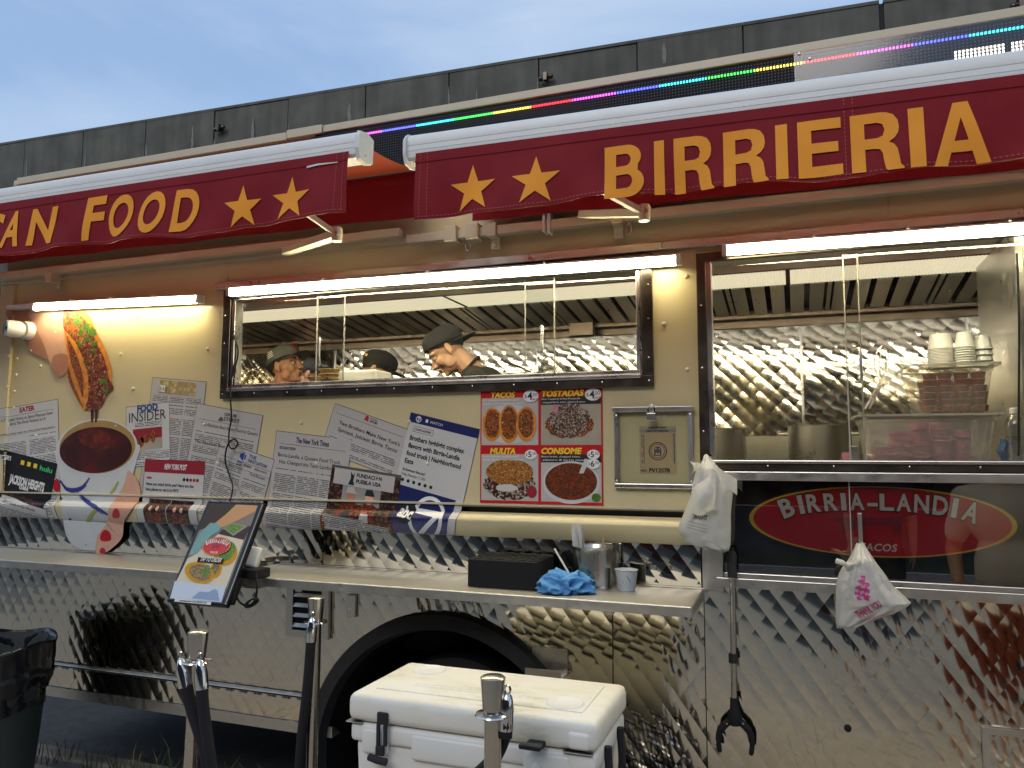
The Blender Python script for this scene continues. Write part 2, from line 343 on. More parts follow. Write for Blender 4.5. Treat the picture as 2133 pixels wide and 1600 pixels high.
def grimy():
    m, n, l, p = base_mat('cooler'); g = n.new('ShaderNodeNewGeometry'); mp_ = n.new('ShaderNodeMapping'); mp_.inputs['Scale'].default_value = (0.35, 1, 1); l.new(g.outputs['Position'], mp_.inputs[0])
    a = n.new('ShaderNodeTexNoise'); a.inputs['Scale'].default_value = 22; a.inputs['Detail'].default_value = 9; a.inputs['Roughness'].default_value = 0.7; l.new(mp_.outputs[0], a.inputs['Vector'])
    b = n.new('ShaderNodeTexNoise'); b.inputs['Scale'].default_value = 3.2; b.inputs['Detail'].default_value = 4; l.new(g.outputs['Position'], b.inputs['Vector'])
    k = n.new('ShaderNodeMath'); k.operation = 'MULTIPLY'; l.new(a.outputs[0], k.inputs[0]); l.new(b.outputs[0], k.inputs[1])
    r = n.new('ShaderNodeValToRGB'); e = r.color_ramp.elements; e[0].position = 0.20; e[0].color = (0.76, 0.74, 0.67, 1); e[1].position = 0.42; e[1].color = (0.48, 0.42, 0.30, 1); q = e.new(0.29); q.color = (0.71, 0.67, 0.55, 1); l.new(k.outputs[0], r.inputs[0]); l.new(r.outputs[0], p.inputs['Base Color'])
    p.inputs['Roughness'].default_value = 0.55; bu = n.new('ShaderNodeBump'); bu.inputs['Strength'].default_value = 0.12; bu.inputs['Distance'].default_value = 0.003; l.new(a.outputs[0], bu.inputs['Height']); l.new(bu.outputs[0], p.inputs['Normal'])
grimy()
# concrete with long vertical streaks
def streaky(name, base, streak):
    m, n, l, p = base_mat(name); g = n.new('ShaderNodeNewGeometry')
    mpn = n.new('ShaderNodeMapping'); mpn.inputs['Scale'].default_value = (1.6, 1.0, 0.12); l.new(g.outputs['Position'], mpn.inputs[0])
    t = n.new('ShaderNodeTexNoise'); t.inputs['Scale'].default_value = 3; t.inputs['Detail'].default_value = 7; l.new(mpn.outputs[0], t.inputs['Vector'])
    t2 = n.new('ShaderNodeTexNoise'); t2.inputs['Scale'].default_value = 2.2; t2.inputs['Detail'].default_value = 8; l.new(g.outputs['Position'], t2.inputs['Vector'])
    r = n.new('ShaderNodeValToRGB'); r.color_ramp.elements[0].position = 0.3; r.color_ramp.elements[0].color = lin(base); r.color_ramp.elements[1].position = 0.85; r.color_ramp.elements[1].color = lin(streak)
    l.new(t.outputs[0], r.inputs[0])
    mr = n.new('ShaderNodeMapRange'); mr.inputs[1].default_value = 0.3; mr.inputs[2].default_value = 0.7; mr.inputs[3].default_value = 0.75; mr.inputs[4].default_value = 1.15; l.new(t2.outputs[0], mr.inputs[0])
    v = n.new('ShaderNodeVectorMath'); v.operation = 'SCALE'; l.new(r.outputs[0], v.inputs[0]); l.new(mr.outputs[0], v.inputs['Scale']); l.new(v.outputs[0], p.inputs['Base Color'])
    p.inputs['Roughness'].default_value = 0.9
    b = n.new('ShaderNodeBump'); b.inputs['Strength'].default_value = 0.35; b.inputs['Distance'].default_value = 0.02; l.new(t2.outputs[0], b.inputs['Height']); l.new(b.outputs[0], p.inputs['Normal'])
streaky('viaduct', (0.078, 0.076, 0.062), (0.13, 0.125, 0.105))
mat('efflorescence', (0.19, 0.19, 0.165), 0.9, var=0.3, vscale=30)
# thin clear sheets (window panes, plastic tubs)
def clear(name, tint, refl=0.08, rough=0.03, haze=0.0):
    m, n, l, p = base_mat(name); n.remove(p); out = n['Material Output']
    t = n.new('ShaderNodeBsdfTransparent'); t.inputs[0].default_value = lin(tint); g = n.new('ShaderNodeBsdfGlossy'); g.inputs['Roughness'].default_value = rough
    fr = n.new('ShaderNodeFresnel'); fr.inputs[0].default_value = 1.45; ad = n.new('ShaderNodeMath'); ad.operation = 'ADD'; ad.inputs[1].default_value = refl; ad.use_clamp = True
    ad.inputs[0].default_value = 0.045; n.remove(fr); mi = n.new('ShaderNodeMixShader'); l.new(ad.outputs[0], mi.inputs[0]); l.new(t.outputs[0], mi.inputs[1]); l.new(g.outputs[0], mi.inputs[2])
    last = mi
    if haze:
        d = n.new('ShaderNodeBsdfDiffuse'); d.inputs[0].default_value = (0.75, 0.72, 0.65, 1); m2 = n.new('ShaderNodeMixShader'); m2.inputs[0].default_value = haze
        if haze < 0.1:
            ge = n.new('ShaderNodeNewGeometry'); ns = n.new('ShaderNodeTexNoise'); ns.inputs['Scale'].default_value = 9; ns.inputs['Detail'].default_value = 8; l.new(ge.outputs['Position'], ns.inputs['Vector'])
            mr = n.new('ShaderNodeMapRange'); mr.inputs[1].default_value = 0.45; mr.inputs[2].default_value = 0.75; mr.inputs[3].default_value = 0; mr.inputs[4].default_value = haze * 2.5; l.new(ns.outputs[0], mr.inputs[0]); l.new(mr.outputs[0], m2.inputs[0])
        l.new(mi.outputs[0], m2.inputs[1]); l.new(d.outputs[0], m2.inputs[2]); last = m2
    l.new(last.outputs[0], out.inputs[0])
clear('glass', (0.95, 0.96, 0.95), 0.005, 0.01, 0.0025)
clear('glass_dark', (0.78, 0.75, 0.72), 0.05, 0.012, 0.004)
clear('tub_frosted', (0.88, 0.84, 0.78), 0.05, 0.15, 0.30)
clear('tub', (0.90, 0.87, 0.82), 0.05, 0.10, 0.19)
clear('pet', (0.90, 0.92, 0.92), 0.10, 0.05, 0.08)
clear('plexi', (0.93, 0.94, 0.96), 0.0, 0.12, 0.01)
clear('acrylic_edge', (0.7, 0.7, 0.62), 0.3, 0.2, 0.45)
# lines of small print; UV in metres
def print_mat(name, paper, ink, pitch):
    m, n, l, p = base_mat(name); uv = n.new('ShaderNodeTexCoord'); s = n.new('ShaderNodeSeparateXYZ'); l.new(uv.outputs['UV'], s.inputs[0])
    def math_(op, a, b=None):
        q = n.new('ShaderNodeMath'); q.operation = op
        for i, x in enumerate((a, b)):
            if x is None: continue
            if isinstance(x, (int, float)): q.inputs[i].default_value = x
            else: l.new(x, q.inputs[i])
        return q.outputs[0]
    row = math_('DIVIDE', s.outputs[1], pitch); fr = math_('FRACT', row); fl = math_('FLOOR', row)
    band = math_('MULTIPLY', math_('GREATER_THAN', fr, 0.22), math_('LESS_THAN', fr, 0.72))
    cmb = n.new('ShaderNodeCombineXYZ'); l.new(math_('DIVIDE', s.outputs[0], pitch), cmb.inputs[0]); l.new(math_('MULTIPLY', fl, 7.31), cmb.inputs[1])
    ns = n.new('ShaderNodeTexNoise'); ns.inputs['Scale'].default_value = 0.55; ns.inputs['Detail'].default_value = 1; l.new(cmb.outputs[0], ns.inputs['Vector'])
    ns2 = n.new('ShaderNodeTexNoise'); ns2.inputs['Scale'].default_value = 2.7; ns2.inputs['Detail'].default_value = 2; l.new(cmb.outputs[0], ns2.inputs['Vector'])
    word = math_('GREATER_THAN', ns.outputs[0], 0.36); let = math_('GREATER_THAN', ns2.outputs[0], 0.40)
    wn_ = n.new('ShaderNodeTexWhiteNoise'); wn_.noise_dimensions = '1D'; l.new(fl, wn_.inputs['W'])
    para = math_('GREATER_THAN', wn_.outputs['Value'], 0.10)
    f = math_('MULTIPLY', math_('MULTIPLY', band, word), math_('MULTIPLY', let, para))
    mi = n.new('ShaderNodeMix'); mi.data_type = 'RGBA'; mi.inputs['A'].default_value = lin(paper); mi.inputs['B'].default_value = lin(ink); l.new(f, mi.inputs['Factor'])
    l.new(mi.outputs['Result'], p.inputs['Base Color']); p.inputs['Roughness'].default_value = 0.5
print_mat('print_fine', (0.60, 0.59, 0.56), (0.07, 0.07, 0.07), 0.0086)
print_mat('print_fine_grey', (0.50, 0.48, 0.45), (0.07, 0.07, 0.07), 0.0086)
print_mat('print_tiny', (0.58, 0.57, 0.54), (0.03, 0.03, 0.03), 0.008)
print_mat('print_tan', (0.50, 0.42, 0.26), (0.03, 0.03, 0.03), 0.008)
# LED board: dark face with a grid of dead diodes
def ledboard():
    m, n, l, p = base_mat('ledboard'); g = n.new('ShaderNodeNewGeometry'); s = n.new('ShaderNodeSeparateXYZ'); l.new(g.outputs['Position'], s.inputs[0])
    def fr(o):
        a = n.new('ShaderNodeMath'); a.operation = 'DIVIDE'; a.inputs[1].default_value = 0.0125; l.new(o, a.inputs[0]); b = n.new('ShaderNodeMath'); b.operation = 'FRACT'; l.new(a.outputs[0], b.inputs[0])
        c = n.new('ShaderNodeMath'); c.operation = 'COMPARE'; c.inputs[1].default_value = 0.5; c.inputs[2].default_value = 0.17; l.new(b.outputs[0], c.inputs[0]); return c.outputs[0]
    k = n.new('ShaderNodeMath'); k.operation = 'MULTIPLY'; l.new(fr(s.outputs[0]), k.inputs[0]); l.new(fr(s.outputs[2]), k.inputs[1])
    mi = n.new('ShaderNodeMix'); mi.data_type = 'RGBA'; mi.inputs['A'].default_value = (0.008, 0.009, 0.013, 1); mi.inputs['B'].default_value = (0.12, 0.13, 0.16, 1); l.new(k.outputs[0], mi.inputs['Factor'])
    l.new(mi.outputs['Result'], p.inputs['Base Color']); p.inputs['Roughness'].default_value = 0.6; p.inputs['Specular IOR Level'].default_value = 0.15
ledboard()
XR0 = A(1110, 228.5).x; XR1 = A(1675, 139).x; PER = XR1 - XR0
def ledcol():
    m, n, l, p = base_mat('led_dots'); g = n.new('ShaderNodeNewGeometry'); s = n.new('ShaderNodeSeparateXYZ'); l.new(g.outputs['Position'], s.inputs[0])
    a = n.new('ShaderNodeMapRange'); a.clamp = False; a.inputs[1].default_value = XR0; a.inputs[2].default_value = XR1; l.new(s.outputs[0], a.inputs[0])
    b = n.new('ShaderNodeMath'); b.operation = 'FRACT'; l.new(a.outputs[0], b.inputs[0])
    r = n.new('ShaderNodeValToRGB'); r.color_ramp.interpolation = 'CONSTANT'; e = r.color_ramp.elements
    cs = [(1, 0.03, 0.06), (0.9, 0.1, 0.75), (0.10, 0.12, 1), (0.05, 0.75, 0.80), (0.06, 0.75, 0.10), (0.95, 0.72, 0.10)]
    while len(e) < 6: e.new(0.5)
    for i, c in enumerate(cs): e[i].position = i / 6; e[i].color = (*c, 1)
    l.new(b.outputs[0], r.inputs[0]); l.new(r.outputs[0], p.inputs['Emission Color']); p.inputs['Emission Strength'].default_value = 2.2; p.inputs['Base Color'].default_value = (0.02, 0.02, 0.02, 1)
ledcol()
mat('led_white', (0.1, 0.1, 0.1), 0.4, emit=(1.0, 0.9, 0.75), es=2.5)
mat('ground_far', (0.25, 0.24, 0.22), 0.9, var=0.2, vscale=1)

# ------------------------------------------------------------------ the setting
tag(obj('road', MB().add([(-60, 0.2, -0.13), (60, 0.2, -0.13), (60, 60, -0.13), (-60, 60, -0.13)], [(0, 1, 2, 3)]), 'asphalt', loc=(0, 0, -0.13)), None, kind='structure')
side = tag(obj('sidewalk', MB().box(-60, 60, -9.1, 0.05, -0.16, -0.006), 'kerbstone', loc=(0, 0, 0)), None, kind='structure')
k = MB(); slabs = []
xs = [-9 + 1.5 * i for i in range(11)]
ys = [-9 + 1.5 * i for i in range(6)] + [-0.03]
slab = None
for j in range(len(ys) - 1):
    for x in xs:
        y0, y1 = ys[j], ys[j + 1]
        s_ = obj('paving_slab', MB().rbox(x + 0.006, x + 1.494, y0 + 0.006, y1 - 0.006, -0.02, random.uniform(-0.002, 0.002), 0.005, seg=1), 'concrete_walk', side)
xk = -9.0
kerb = tag(thing('kerb', None, None, (0, 0.125, -0.13)), None, kind='structure')
while xk < 7.5:
    obj('kerb_stone', MB().rbox(xk + 0.004, xk + 1.196, 0.053, 0.2, -0.15, -0.004, 0.02), 'kerbstone', kerb); xk += 1.2

# long concrete retaining wall of the road ramp behind the truck
YV = 8.9
def vtop(px, py): q = A(px, py, YV); return q
V0 = A(0, 303, YV); V1 = A(1850, 5, YV); SL = (V1.z - V0.z) / (V1.x - V0.x)
def VZ(x): return V0.z + (x - V0.x) * SL
vw = thing('ramp_wall', 'long dark concrete ramp wall with panel joints rising behind the food truck', 'wall', (0, YV + 0.3, -0.13))
obj('core', MB().add([(-40, YV + 0.06, -0.13), (30, YV + 0.06, -0.13), (30, YV + 0.06, VZ(30) + 0.03), (-40, YV + 0.06, VZ(-40) + 0.03), (-40, YV + 0.6, -0.13), (30, YV + 0.6, -0.13), (30, YV + 0.6, VZ(30) + 0.03), (-40, YV + 0.6, VZ(-40) + 0.03)], [(0, 1, 2, 3), (7, 6, 5, 4), (3, 2, 6, 7), (0, 4, 5, 1), (0, 3, 7, 4), (1, 5, 6, 2)]), 'black', vw)
jx = [A(q, 200, YV).x for q in (59, 179, 308, 449, 601, 762, 935, 1122, 1328, 1551, 1840)]
st = (jx[-2] - jx[0]) / 9
jx = [jx[0] - st * i for i in range(14, 0, -1)] + jx + [jx[-1] + st * i for i in range(1, 8)]
for i in range(len(jx) - 1):
    a, b = jx[i] + 0.012, jx[i + 1] - 0.012
    if abs(jx[i] - A(1840, 200, YV).x) < 0.01: a += 0.05
    y = YV + random.uniform(-0.012, 0.012)
    obj('panel', MB().add([(a, y, -0.12), (b, y, -0.12), (b, y, VZ(b)), (a, y, VZ(a)), (a, YV + 0.05, -0.12), (b, YV + 0.05, -0.12), (b, YV + 0.05, VZ(b)), (a, YV + 0.05, VZ(a))], [(0, 1, 2, 3), (3, 2, 6, 7), (1, 5, 6, 2), (0, 3, 7, 4)]), 'viaduct', vw)
    z1 = VZ(b)                                   # thin coping edge
    obj('coping', MB().add([(a - 0.01, YV - 0.015, VZ(a)), (b + 0.01, YV - 0.015, VZ(b)), (b + 0.01, YV - 0.015, VZ(b) + 0.05), (a - 0.01, YV - 0.015, VZ(a) + 0.05), (a - 0.01, YV + 0.6, VZ(a)), (b + 0.01, YV + 0.6, VZ(b)), (b + 0.01, YV + 0.6, VZ(b) + 0.05), (a - 0.01, YV + 0.6, VZ(a) + 0.05)], [(0, 1, 2, 3), (3, 2, 6, 7), (0, 4, 5, 1), (1, 5, 6, 2), (0, 3, 7, 4)]), 'viaduct', vw)
# pale leached streaks under cracks and along joints
for (px, py, h, w) in [(57, 330, 40, 3), (178, 310, 42, 3), (305, 300, 30, 5), (402, 262, 52, 5), (528, 245, 50, 5), (601, 260, 30, 3), (447, 290, 18, 4), (728, 215, 55, 6), (935, 180, 52, 3), (1120, 160, 40, 3), (1383, 90, 42, 6), (993, 185, 30, 2)]:
    c = A(px, py, YV - 0.016); d = A(px, py + h, YV - 0.016); ww = w * 0.0075
    pts = []
    for s_, sg in ((1, 1), (-1, -1)):
        rng = [i / 7 for i in range(8)]; rng = rng if s_ == 1 else rng[::-1]
        for t in rng: pts.append((c.x + s_ * ww * (0.25 + 0.9 * math.sin(min(1, t * 1.1) * 2.4)) * random.uniform(0.4, 1), YV - 0.016, c.z + (d.z - c.z) * t))
    obj('lime_streak', MB().add(pts, [tuple(range(len(pts)))]), 'efflorescence', vw)
for i, (px, py) in enumerate([(461, 270), (1139, 165), (2124, 14)]):
    c = A(px, py, YV - 0.03); m_ = MB()
    m_.tube([(c.x - 0.09, c.y - 0.06, c.z - 0.01), (c.x + 0.09, c.y - 0.06, c.z + 0.01)], 0.035, 10); m_.tube([(c.x, c.y + 0.02, c.z), (c.x, c.y - 0.06, c.z)], 0.03, 8)
    m_.box(c.x - 0.03, c.x + 0.03, c.y - 0.12, c.y - 0.02, c.z - 0.06, c.z + 0.07); m_.ell((c.x + 0.09, c.y - 0.06, c.z + 0.01), 0.045); m_.ell((c.x - 0.09, c.y - 0.06, c.z - 0.01), 0.045)
    tag(obj('pipe_clamp', m_, 'steel_dark', smooth=True), ['dark pipe clamp on the concrete wall above the left awning', 'dark pipe clamp on the concrete wall above the two starred valance ends', 'dark pipe clamp on the concrete wall in the top right corner'][i], 'clamp', 'pipe clamps on the ramp wall')
# ------------------------------------------------------------------ street behind the camera: brick row seen only in reflections
food('brick_red', ['3a1810', '4a2016', '55281c', '30140e'], 9, 0.85); food('brick_tan', ['5a4a38', '4a3c2c', '665540', '54442f'], 9, 0.85)
mat('window_dark', (0.02, 0.022, 0.026), 0.1); mat('cornice', (0.30, 0.28, 0.24), 0.8, var=0.2); mat('shopfront', (0.06, 0.06, 0.065), 0.4); mat('lawn', (0.035, 0.06, 0.02), 0.9, var=0.4, vscale=6)
tag(obj('street', MB().add([(-60, -24, -0.0), (60, -24, 0.0), (60, -10.5, 0.0), (-60, -10.5, 0.0)], [(0, 1, 2, 3)]), 'asphalt', loc=(0, 0, 0)), None, kind='structure')
tag(obj('grass_strip', MB().add([(-60, -10.5, 0.004), (60, -10.5, 0.004), (60, -9.1, 0.004), (-60, -9.1, 0.004)], [(0, 1, 2, 3)]), 'lawn', loc=(0, 0, 0.004)), None, kind='structure')
rb = random.Random(2); xh = -44.0; nth = 0
ORD = ['first', 'second', 'third', 'fourth', 'fifth', 'sixth', 'seventh', 'eighth', 'ninth']
while xh < 40:
    wd_ = rb.choice((9.0, 11.0, 10.0)); hh = rb.choice((12.5, 14.0, 13.2)); m_ = ('brick_red', 'brick_tan')[nth % 2]
    t = thing('row_house', '%s %s brick row house from the left across the street' % (ORD[nth], ('red', 'tan')[nth % 2]), 'house', (xh + wd_ / 2, -28, 0), 'brick row houses across the street')
    obj('wall', MB().box(xh + 0.02, xh + wd_ - 0.02, -34, -24.2, 0, hh), m_, t); obj('roof_cornice', MB().box(xh, xh + wd_, -24.21, -23.7, hh - 0.7, hh + 0.2), 'cornice', t); obj('shopfront', MB().box(xh + 0.5, xh + wd_ - 0.5, -24.25, -24.21, 0.3, 3.1), 'shopfront', t)
    n_ = int(wd_ // 2.2)
    for fl_ in range(3):
        for i in range(n_):
            wx_ = xh + wd_ * (i + 0.5) / n_; z_ = 4.2 + fl_ * 3.0
            w_ = obj('window', MB().box(wx_ - 0.5, wx_ + 0.5, -24.26, -24.21, z_, z_ + 1.7), 'window_dark', t); obj('sill', MB().box(wx_ - 0.6, wx_ + 0.6, -24.33, -24.2, z_ - 0.16, z_ - 0.005), 'cornice', w_)
    xh += wd_; nth += 1
# ------------------------------------------------------------------ the food truck
TX0, TX1 = -4.27, 2.4; WX = -1.45
truck = thing('food_truck', 'cream food truck with serving windows and quilted stainless steel lower side', 'food truck', (-1, 1.1, -0.13))
RB0, RB1, RBD = 1.258, 1.362, 0.036
def Yp(z):                                      # outer surface of the truck side: flat with one rounded rib
    if RB0 < z < RB1:
        t = (RB1 - z) / (RB1 - RB0); return -RBD * (math.sin(math.pi / 2 * t / 0.32) if t < 0.32 else 1 - 0.70 * ((t - 0.32) / 0.68) ** 1.6)
    return 0.0
def PW(px, py):                                 # photograph point -> (X, Z) on that surface
    y = 0.0
    for _ in range(6): q = A(px, py, y); y = 0.5 * y + 0.5 * Yp(q.z)
    return (q.x, q.z)
def wm(x, z, lift=0.002): return Vector((x, Yp(z) - lift, z))
def holed(x0, x1, z0, z1, holes, y0, y1, mb):   # a wall slab with rectangular openings
    xs = sorted({x0, x1, *[min(max(h[i], x0), x1) for h in holes for i in (0, 1)]}); zs = sorted({z0, z1, *[min(max(h[i], z0), z1) for h in holes for i in (2, 3)]})
    ins = lambda x, z: x < x0 or x > x1 or z < z0 or z > z1 or any(h[0] < x < h[1] and h[2] < z < h[3] for h in holes)
    for i in range(len(xs) - 1):
        for j in range(len(zs) - 1):
            a, b, c, d = xs[i], xs[i + 1], zs[j], zs[j + 1]; mx_, mz = (a + b) / 2, (c + d) / 2
            if ins(mx_, mz): continue
            mb.add([(a, y0, c), (b, y0, c), (b, y0, d), (a, y0, d)], [(0, 1, 2, 3)]); mb.add([(a, y1, c), (b, y1, c), (b, y1, d), (a, y1, d)], [(3, 2, 1, 0)])
            for (u, w, p) in ((a - 1e-4, mz, [(a, c), (a, d)]), (b + 1e-4, mz, [(b, d), (b, c)]), (mx_, c - 1e-4, [(b, c), (a, c)]), (mx_, d + 1e-4, [(a, d), (b, d)])):
                if ins(u, w): mb.add([(p[0][0], y0, p[0][1]), (p[1][0], y0, p[1][1]), (p[1][0], y1, p[1][1]), (p[0][0], y1, p[0][1])], [(3, 2, 1, 0)])
    return mb
W1 = (-2.64, -0.575, 1.93, 2.385); W2 = (-0.315, 1.30, 1.585, 2.375); W3 = (-0.27, 1.30, 1.165, 1.505)
obj('side_wall', holed(TX0, TX1, 1.385, 3.17, [W1, (-0.35, 1.34, 1.0, 2.42)], 0.0, 0.045, MB()), 'cream', truck, fix=False)
obj('side_wall', holed(TX0 + 0.02, TX1 - 0.02, 0.36, 1.385, [(-0.35, 1.34, 1.11, 2.42), (WX - 0.66, WX + 0.66, 0.3, 0.93)], 0.032, 0.045, MB()), 'steel_dark', truck, fix=False)
obj('roof', MB().rbox(TX0, TX1, 0.0, 2.3, 3.171, 3.21, 0.01), 'cream_trim', truck)
obj('far_wall', MB().box(TX0, TX1, 2.255, 2.3, 0.36, 3.17), 'cream', truck)
obj('end_wall', MB().box(TX0, TX0 + 0.045, 0.047, 2.253, 0.36, 3.17), 'cream', truck)
obj('end_wall', MB().box(TX1 - 0.045, TX1, 0.047, 2.253, 0.36, 3.17), 'cream', truck)
obj('floor', MB().box(TX0 + 0.05, TX1 - 0.05, 0.53, 2.25, 0.66, 0.72), 'tray_grey', truck)
obj('chassis_rail', MB().box(TX0 + 0.1, TX1 - 0.1, 0.5, 0.62, 0.40, 0.62).box(TX0 + 0.1, TX1 - 0.1, 1.7, 1.82, 0.40, 0.62), 'black', truck)
obj('roof_trim', MB().rbox(-4.20, -2.33, -0.03, -0.001, 3.165, 3.205, 0.003), 'cream_trim', truck)
obj('roof_trim', MB().rbox(-2.325, -2.12, -0.035, -0.001, 3.168, 3.212, 0.003), 'cream_trim', truck)
obj('roof_trim', MB().rbox(-2.115, TX1, -0.03, -0.001, 3.172, 3.208, 0.003), 'cream_trim', truck)
obj('drip_rail', MB().extr([(-0.001, 2.61), (-0.03, 2.602), (-0.03, 2.585), (-0.001, 2.577)], TX0, TX1), 'cream_trim', truck)
obj('corner_post', MB().extr([(-0.001, 1.40), (-0.018, 1.40), (-0.018, 2.575), (-0.001, 2.575)], TX0 - 0.02, TX0 + 0.09), 'cream', truck)
for sx in (-2.68, 0.35): obj('wall_seam', MB().box(sx, sx + 0.004, -0.0035, -0.0005, 2.43, 2.574), 'steel_brushed', truck)
for px, py in [(285, 662), (252, 738), (433, 727), (277, 810), (117, 692), (85, 763), (243, 887), (425, 884), (454, 965), (66, 731), (24, 743), (36, 747), (34, 781), (22, 806), (31, 816), (76, 907), (30, 850), (627, 881), (659, 965), (891, 966), (853, 878), (1430, 576), (1383, 675), (1432, 770), (1384, 868), (268, 965)]:
    q = A(px, py); m_ = MB(); y0 = -0.018 if q.x < TX0 + 0.09 else 0.0
    m_.lathe([(0.0001, 0.006), (0.005, 0.0055), (0.0085, 0.003), (0.0095, -0.002)], (q.x, y0 - 0.0015, q.z), 12, Matrix.Rotation(R(90), 3, 'X'))
    obj('rivet', m_, 'rivet', truck, True)
# rounded rib with lip along the lower edge of the cream wall
prof = [(-0.001, 1.40), (-0.014, 1.40), (-0.014, 1.392), (-0.001, 1.390)]
obj('body_lip', MB().extr(prof, TX0, -0.40), 'cream_trim', truck)
N = 22; zz = [RB0 + (RB1 - RB0) * (0.5 - 0.5 * math.cos(math.pi * i / N)) for i in range(N + 1)]
obj('body_rib', MB().extr([(Yp(z), z) for z in zz] + [(0.01, RB1), (0.01, RB0)], TX0, -0.40), 'cream', truck, True, sharp=60)
obj('body_rib', MB().extr([(Yp(z), z) for z in zz] + [(0.01, RB1), (0.01, RB0)], 1.36, TX1), 'cream', truck, True, sharp=60)
# ---- quilted stainless sheets: every diamond is a shallow pillow with creased edges
def quilt(name, x0, x1, z0, z1, y, cw, ch, amp, m, parent, n=4, hole=None, seed=0, warp=0.0, rot=None, tilt=0.0):
    rnd = random.Random(seed); mb = MB(); i0 = int(math.floor(x0 / (cw / 2))) - 1; i1 = int(math.ceil(x1 / (cw / 2))) + 1; j0 = int(math.floor(z0 / (ch / 2))) - 1; j1 = int(math.ceil(z1 / (ch / 2))) + 1
    for i in range(i0, i1 + 1):
        for j in range(j0, j1 + 1):
            if (i + j) % 2: continue
            cx, cz = i * cw / 2, j * ch / 2; tx, tz = rnd.gauss(0, 1) * tilt, rnd.gauss(0, 1) * tilt; a_ = amp * rnd.uniform(0.75, 1.25)
            def fn(a, b):
                u, v = 2 * a - 1, 2 * b - 1; lx = (u - v) * cw / 4; lz = (u + v) * ch / 4; x, z = cx + lx, cz + lz
                hgt = a_ * ((1 - u * u) + 0.38 * (1 - v * v)) + tx * lx + tz * lz
                if warp: hgt += warp * noise.noise((x * 1.7, z * 2.3, seed * 3.1))
                return (x, y - hgt, z)
            mb.sheet(fn, n, n)
    bm = bmesh.new(); me = bpy.data.meshes.new('q'); me.from_pydata(mb.v, [], mb.f); bm.from_mesh(me); bpy.data.meshes.remove(me)
    for co, no in (((x0, 0, 0), (-1, 0, 0)), ((x1, 0, 0), (1, 0, 0)), ((0, 0, z0), (0, 0, -1)), ((0, 0, z1), (0, 0, 1))):
        bmesh.ops.bisect_plane(bm, geom=bm.verts[:] + bm.edges[:] + bm.faces[:], plane_co=co, plane_no=no, clear_outer=True)
    if hole:
        dl = [f for f in bm.faces if hole(f.calc_center_median())]; bmesh.ops.delete(bm, geom=dl, context='FACES')
    bm.verts.index_update(); o = MB(); o.add([v.co.copy() for v in bm.verts], [tuple(v.index for v in f.verts) for f in bm.faces]); bm.free()
    if rot is not None: o.v = [rot(q) for q in o.v]
    return obj(name, o, m, parent, True, sharp=None, fix=False)
WC = Vector((-1.45, 0, 0.27)); WR = 0.625
arch = lambda c: (c.x - WC.x) ** 2 + (c.z - WC.z) ** 2 < (WR + 0.02) ** 2
CW, CH, AM = 0.082, 0.112, 0.0013
for i, (a, b, z0, z1, h) in enumerate([(TX0, -2.085, 1.098, RB0, None), (-2.08, -0.672, 1.098, RB0, None), (-0.667, -0.36, 1.098, RB0, None), (TX0, -0.713, 0.515, 1.096, arch), (-0.709, -0.352, 0.36, 1.096, arch), (-0.348, TX1, 0.36, 1.105, None), (TX0, -1.95, 0.385, 0.49, arch)]):
    quilt('steel_sheet', a, b, z0, z1, 0.009, CW, CH, AM, 'quilt', truck, 4, h, seed=i + 1, warp=0.010, tilt=0.007)
obj('sheet_seam', MB().box(-0.7125, -0.7095, 0.004, 0.0085, 0.36, 1.07), 'steel_dark', truck)
obj('rub_rail', MB().extr([(0.009, 0.512), (-0.022, 0.508), (-0.026, 0.503), (-0.022, 0.497), (0.009, 0.493)], TX0, -2.08), 'steel_brushed', truck)
obj('rub_rail_insert', MB().box(TX0, -2.08, -0.0285, -0.0265, 0.500, 0.506), 'black', truck)
obj('skirt', MB().extr([(0.009, 0.383), (-0.004, 0.383), (-0.004, 0.335), (0.06, 0.335), (0.06, 0.345)], TX0, -2.0), 'steel_brushed', truck)
# wheel housing, fender and wheel
m_ = MB(); n = 48
for (r0, y0, r1, y1) in ((WR + 0.035, 0.004, WR + 0.03, -0.05), (WR + 0.03, -0.05, WR - 0.03, -0.055), (WR - 0.03, -0.055, WR - 0.045, 0.0)):
    m_.sheet(lambda a, b: Vector((WC.x + (r0 + (r1 - r0) * b) * math.cos(R(-12) + R(204) * a), y0 + (y1 - y0) * b, WC.z + (r0 + (r1 - r0) * b) * math.sin(R(-12) + R(204) * a))), n, 1)
obj('fender', m_, 'rubber', truck, True)
m_ = MB(); m_.sheet(lambda a, b: Vector((WC.x + (WR - 0.04) * math.cos(R(-14) + R(208) * a), 0.0 + 0.5 * b, WC.z + (WR - 0.04) * math.sin(R(-14) + R(208) * a))), 40, 1)
m_.box(WC.x - 0.7, WC.x + 0.7, 0.5, 0.51, 0.05, 0.95)
obj('wheel_housing', m_, 'black', truck)
wh = obj('wheel', MB().lathe([(0.20, -0.11), (0.36, -0.125), (0.41, -0.10), (0.42, -0.05), (0.42, 0.05), (0.41, 0.10), (0.36, 0.125), (0.20, 0.11), (0.20, -0.11)], (WC.x, 0.25, 0.29), 40, Matrix.Rotation(R(90), 3, 'X')), 'rubber', truck, True)
obj('rim', MB().lathe([(0.001, 0.03), (0.06, 0.03), (0.07, 0.0), (0.15, 0.02), (0.19, 0.08), (0.215, 0.09), (0.215, 0.04)], (WC.x, 0.25, 0.29), 32, Matrix.Rotation(R(90), 3, 'X')), 'steel', wh, True)
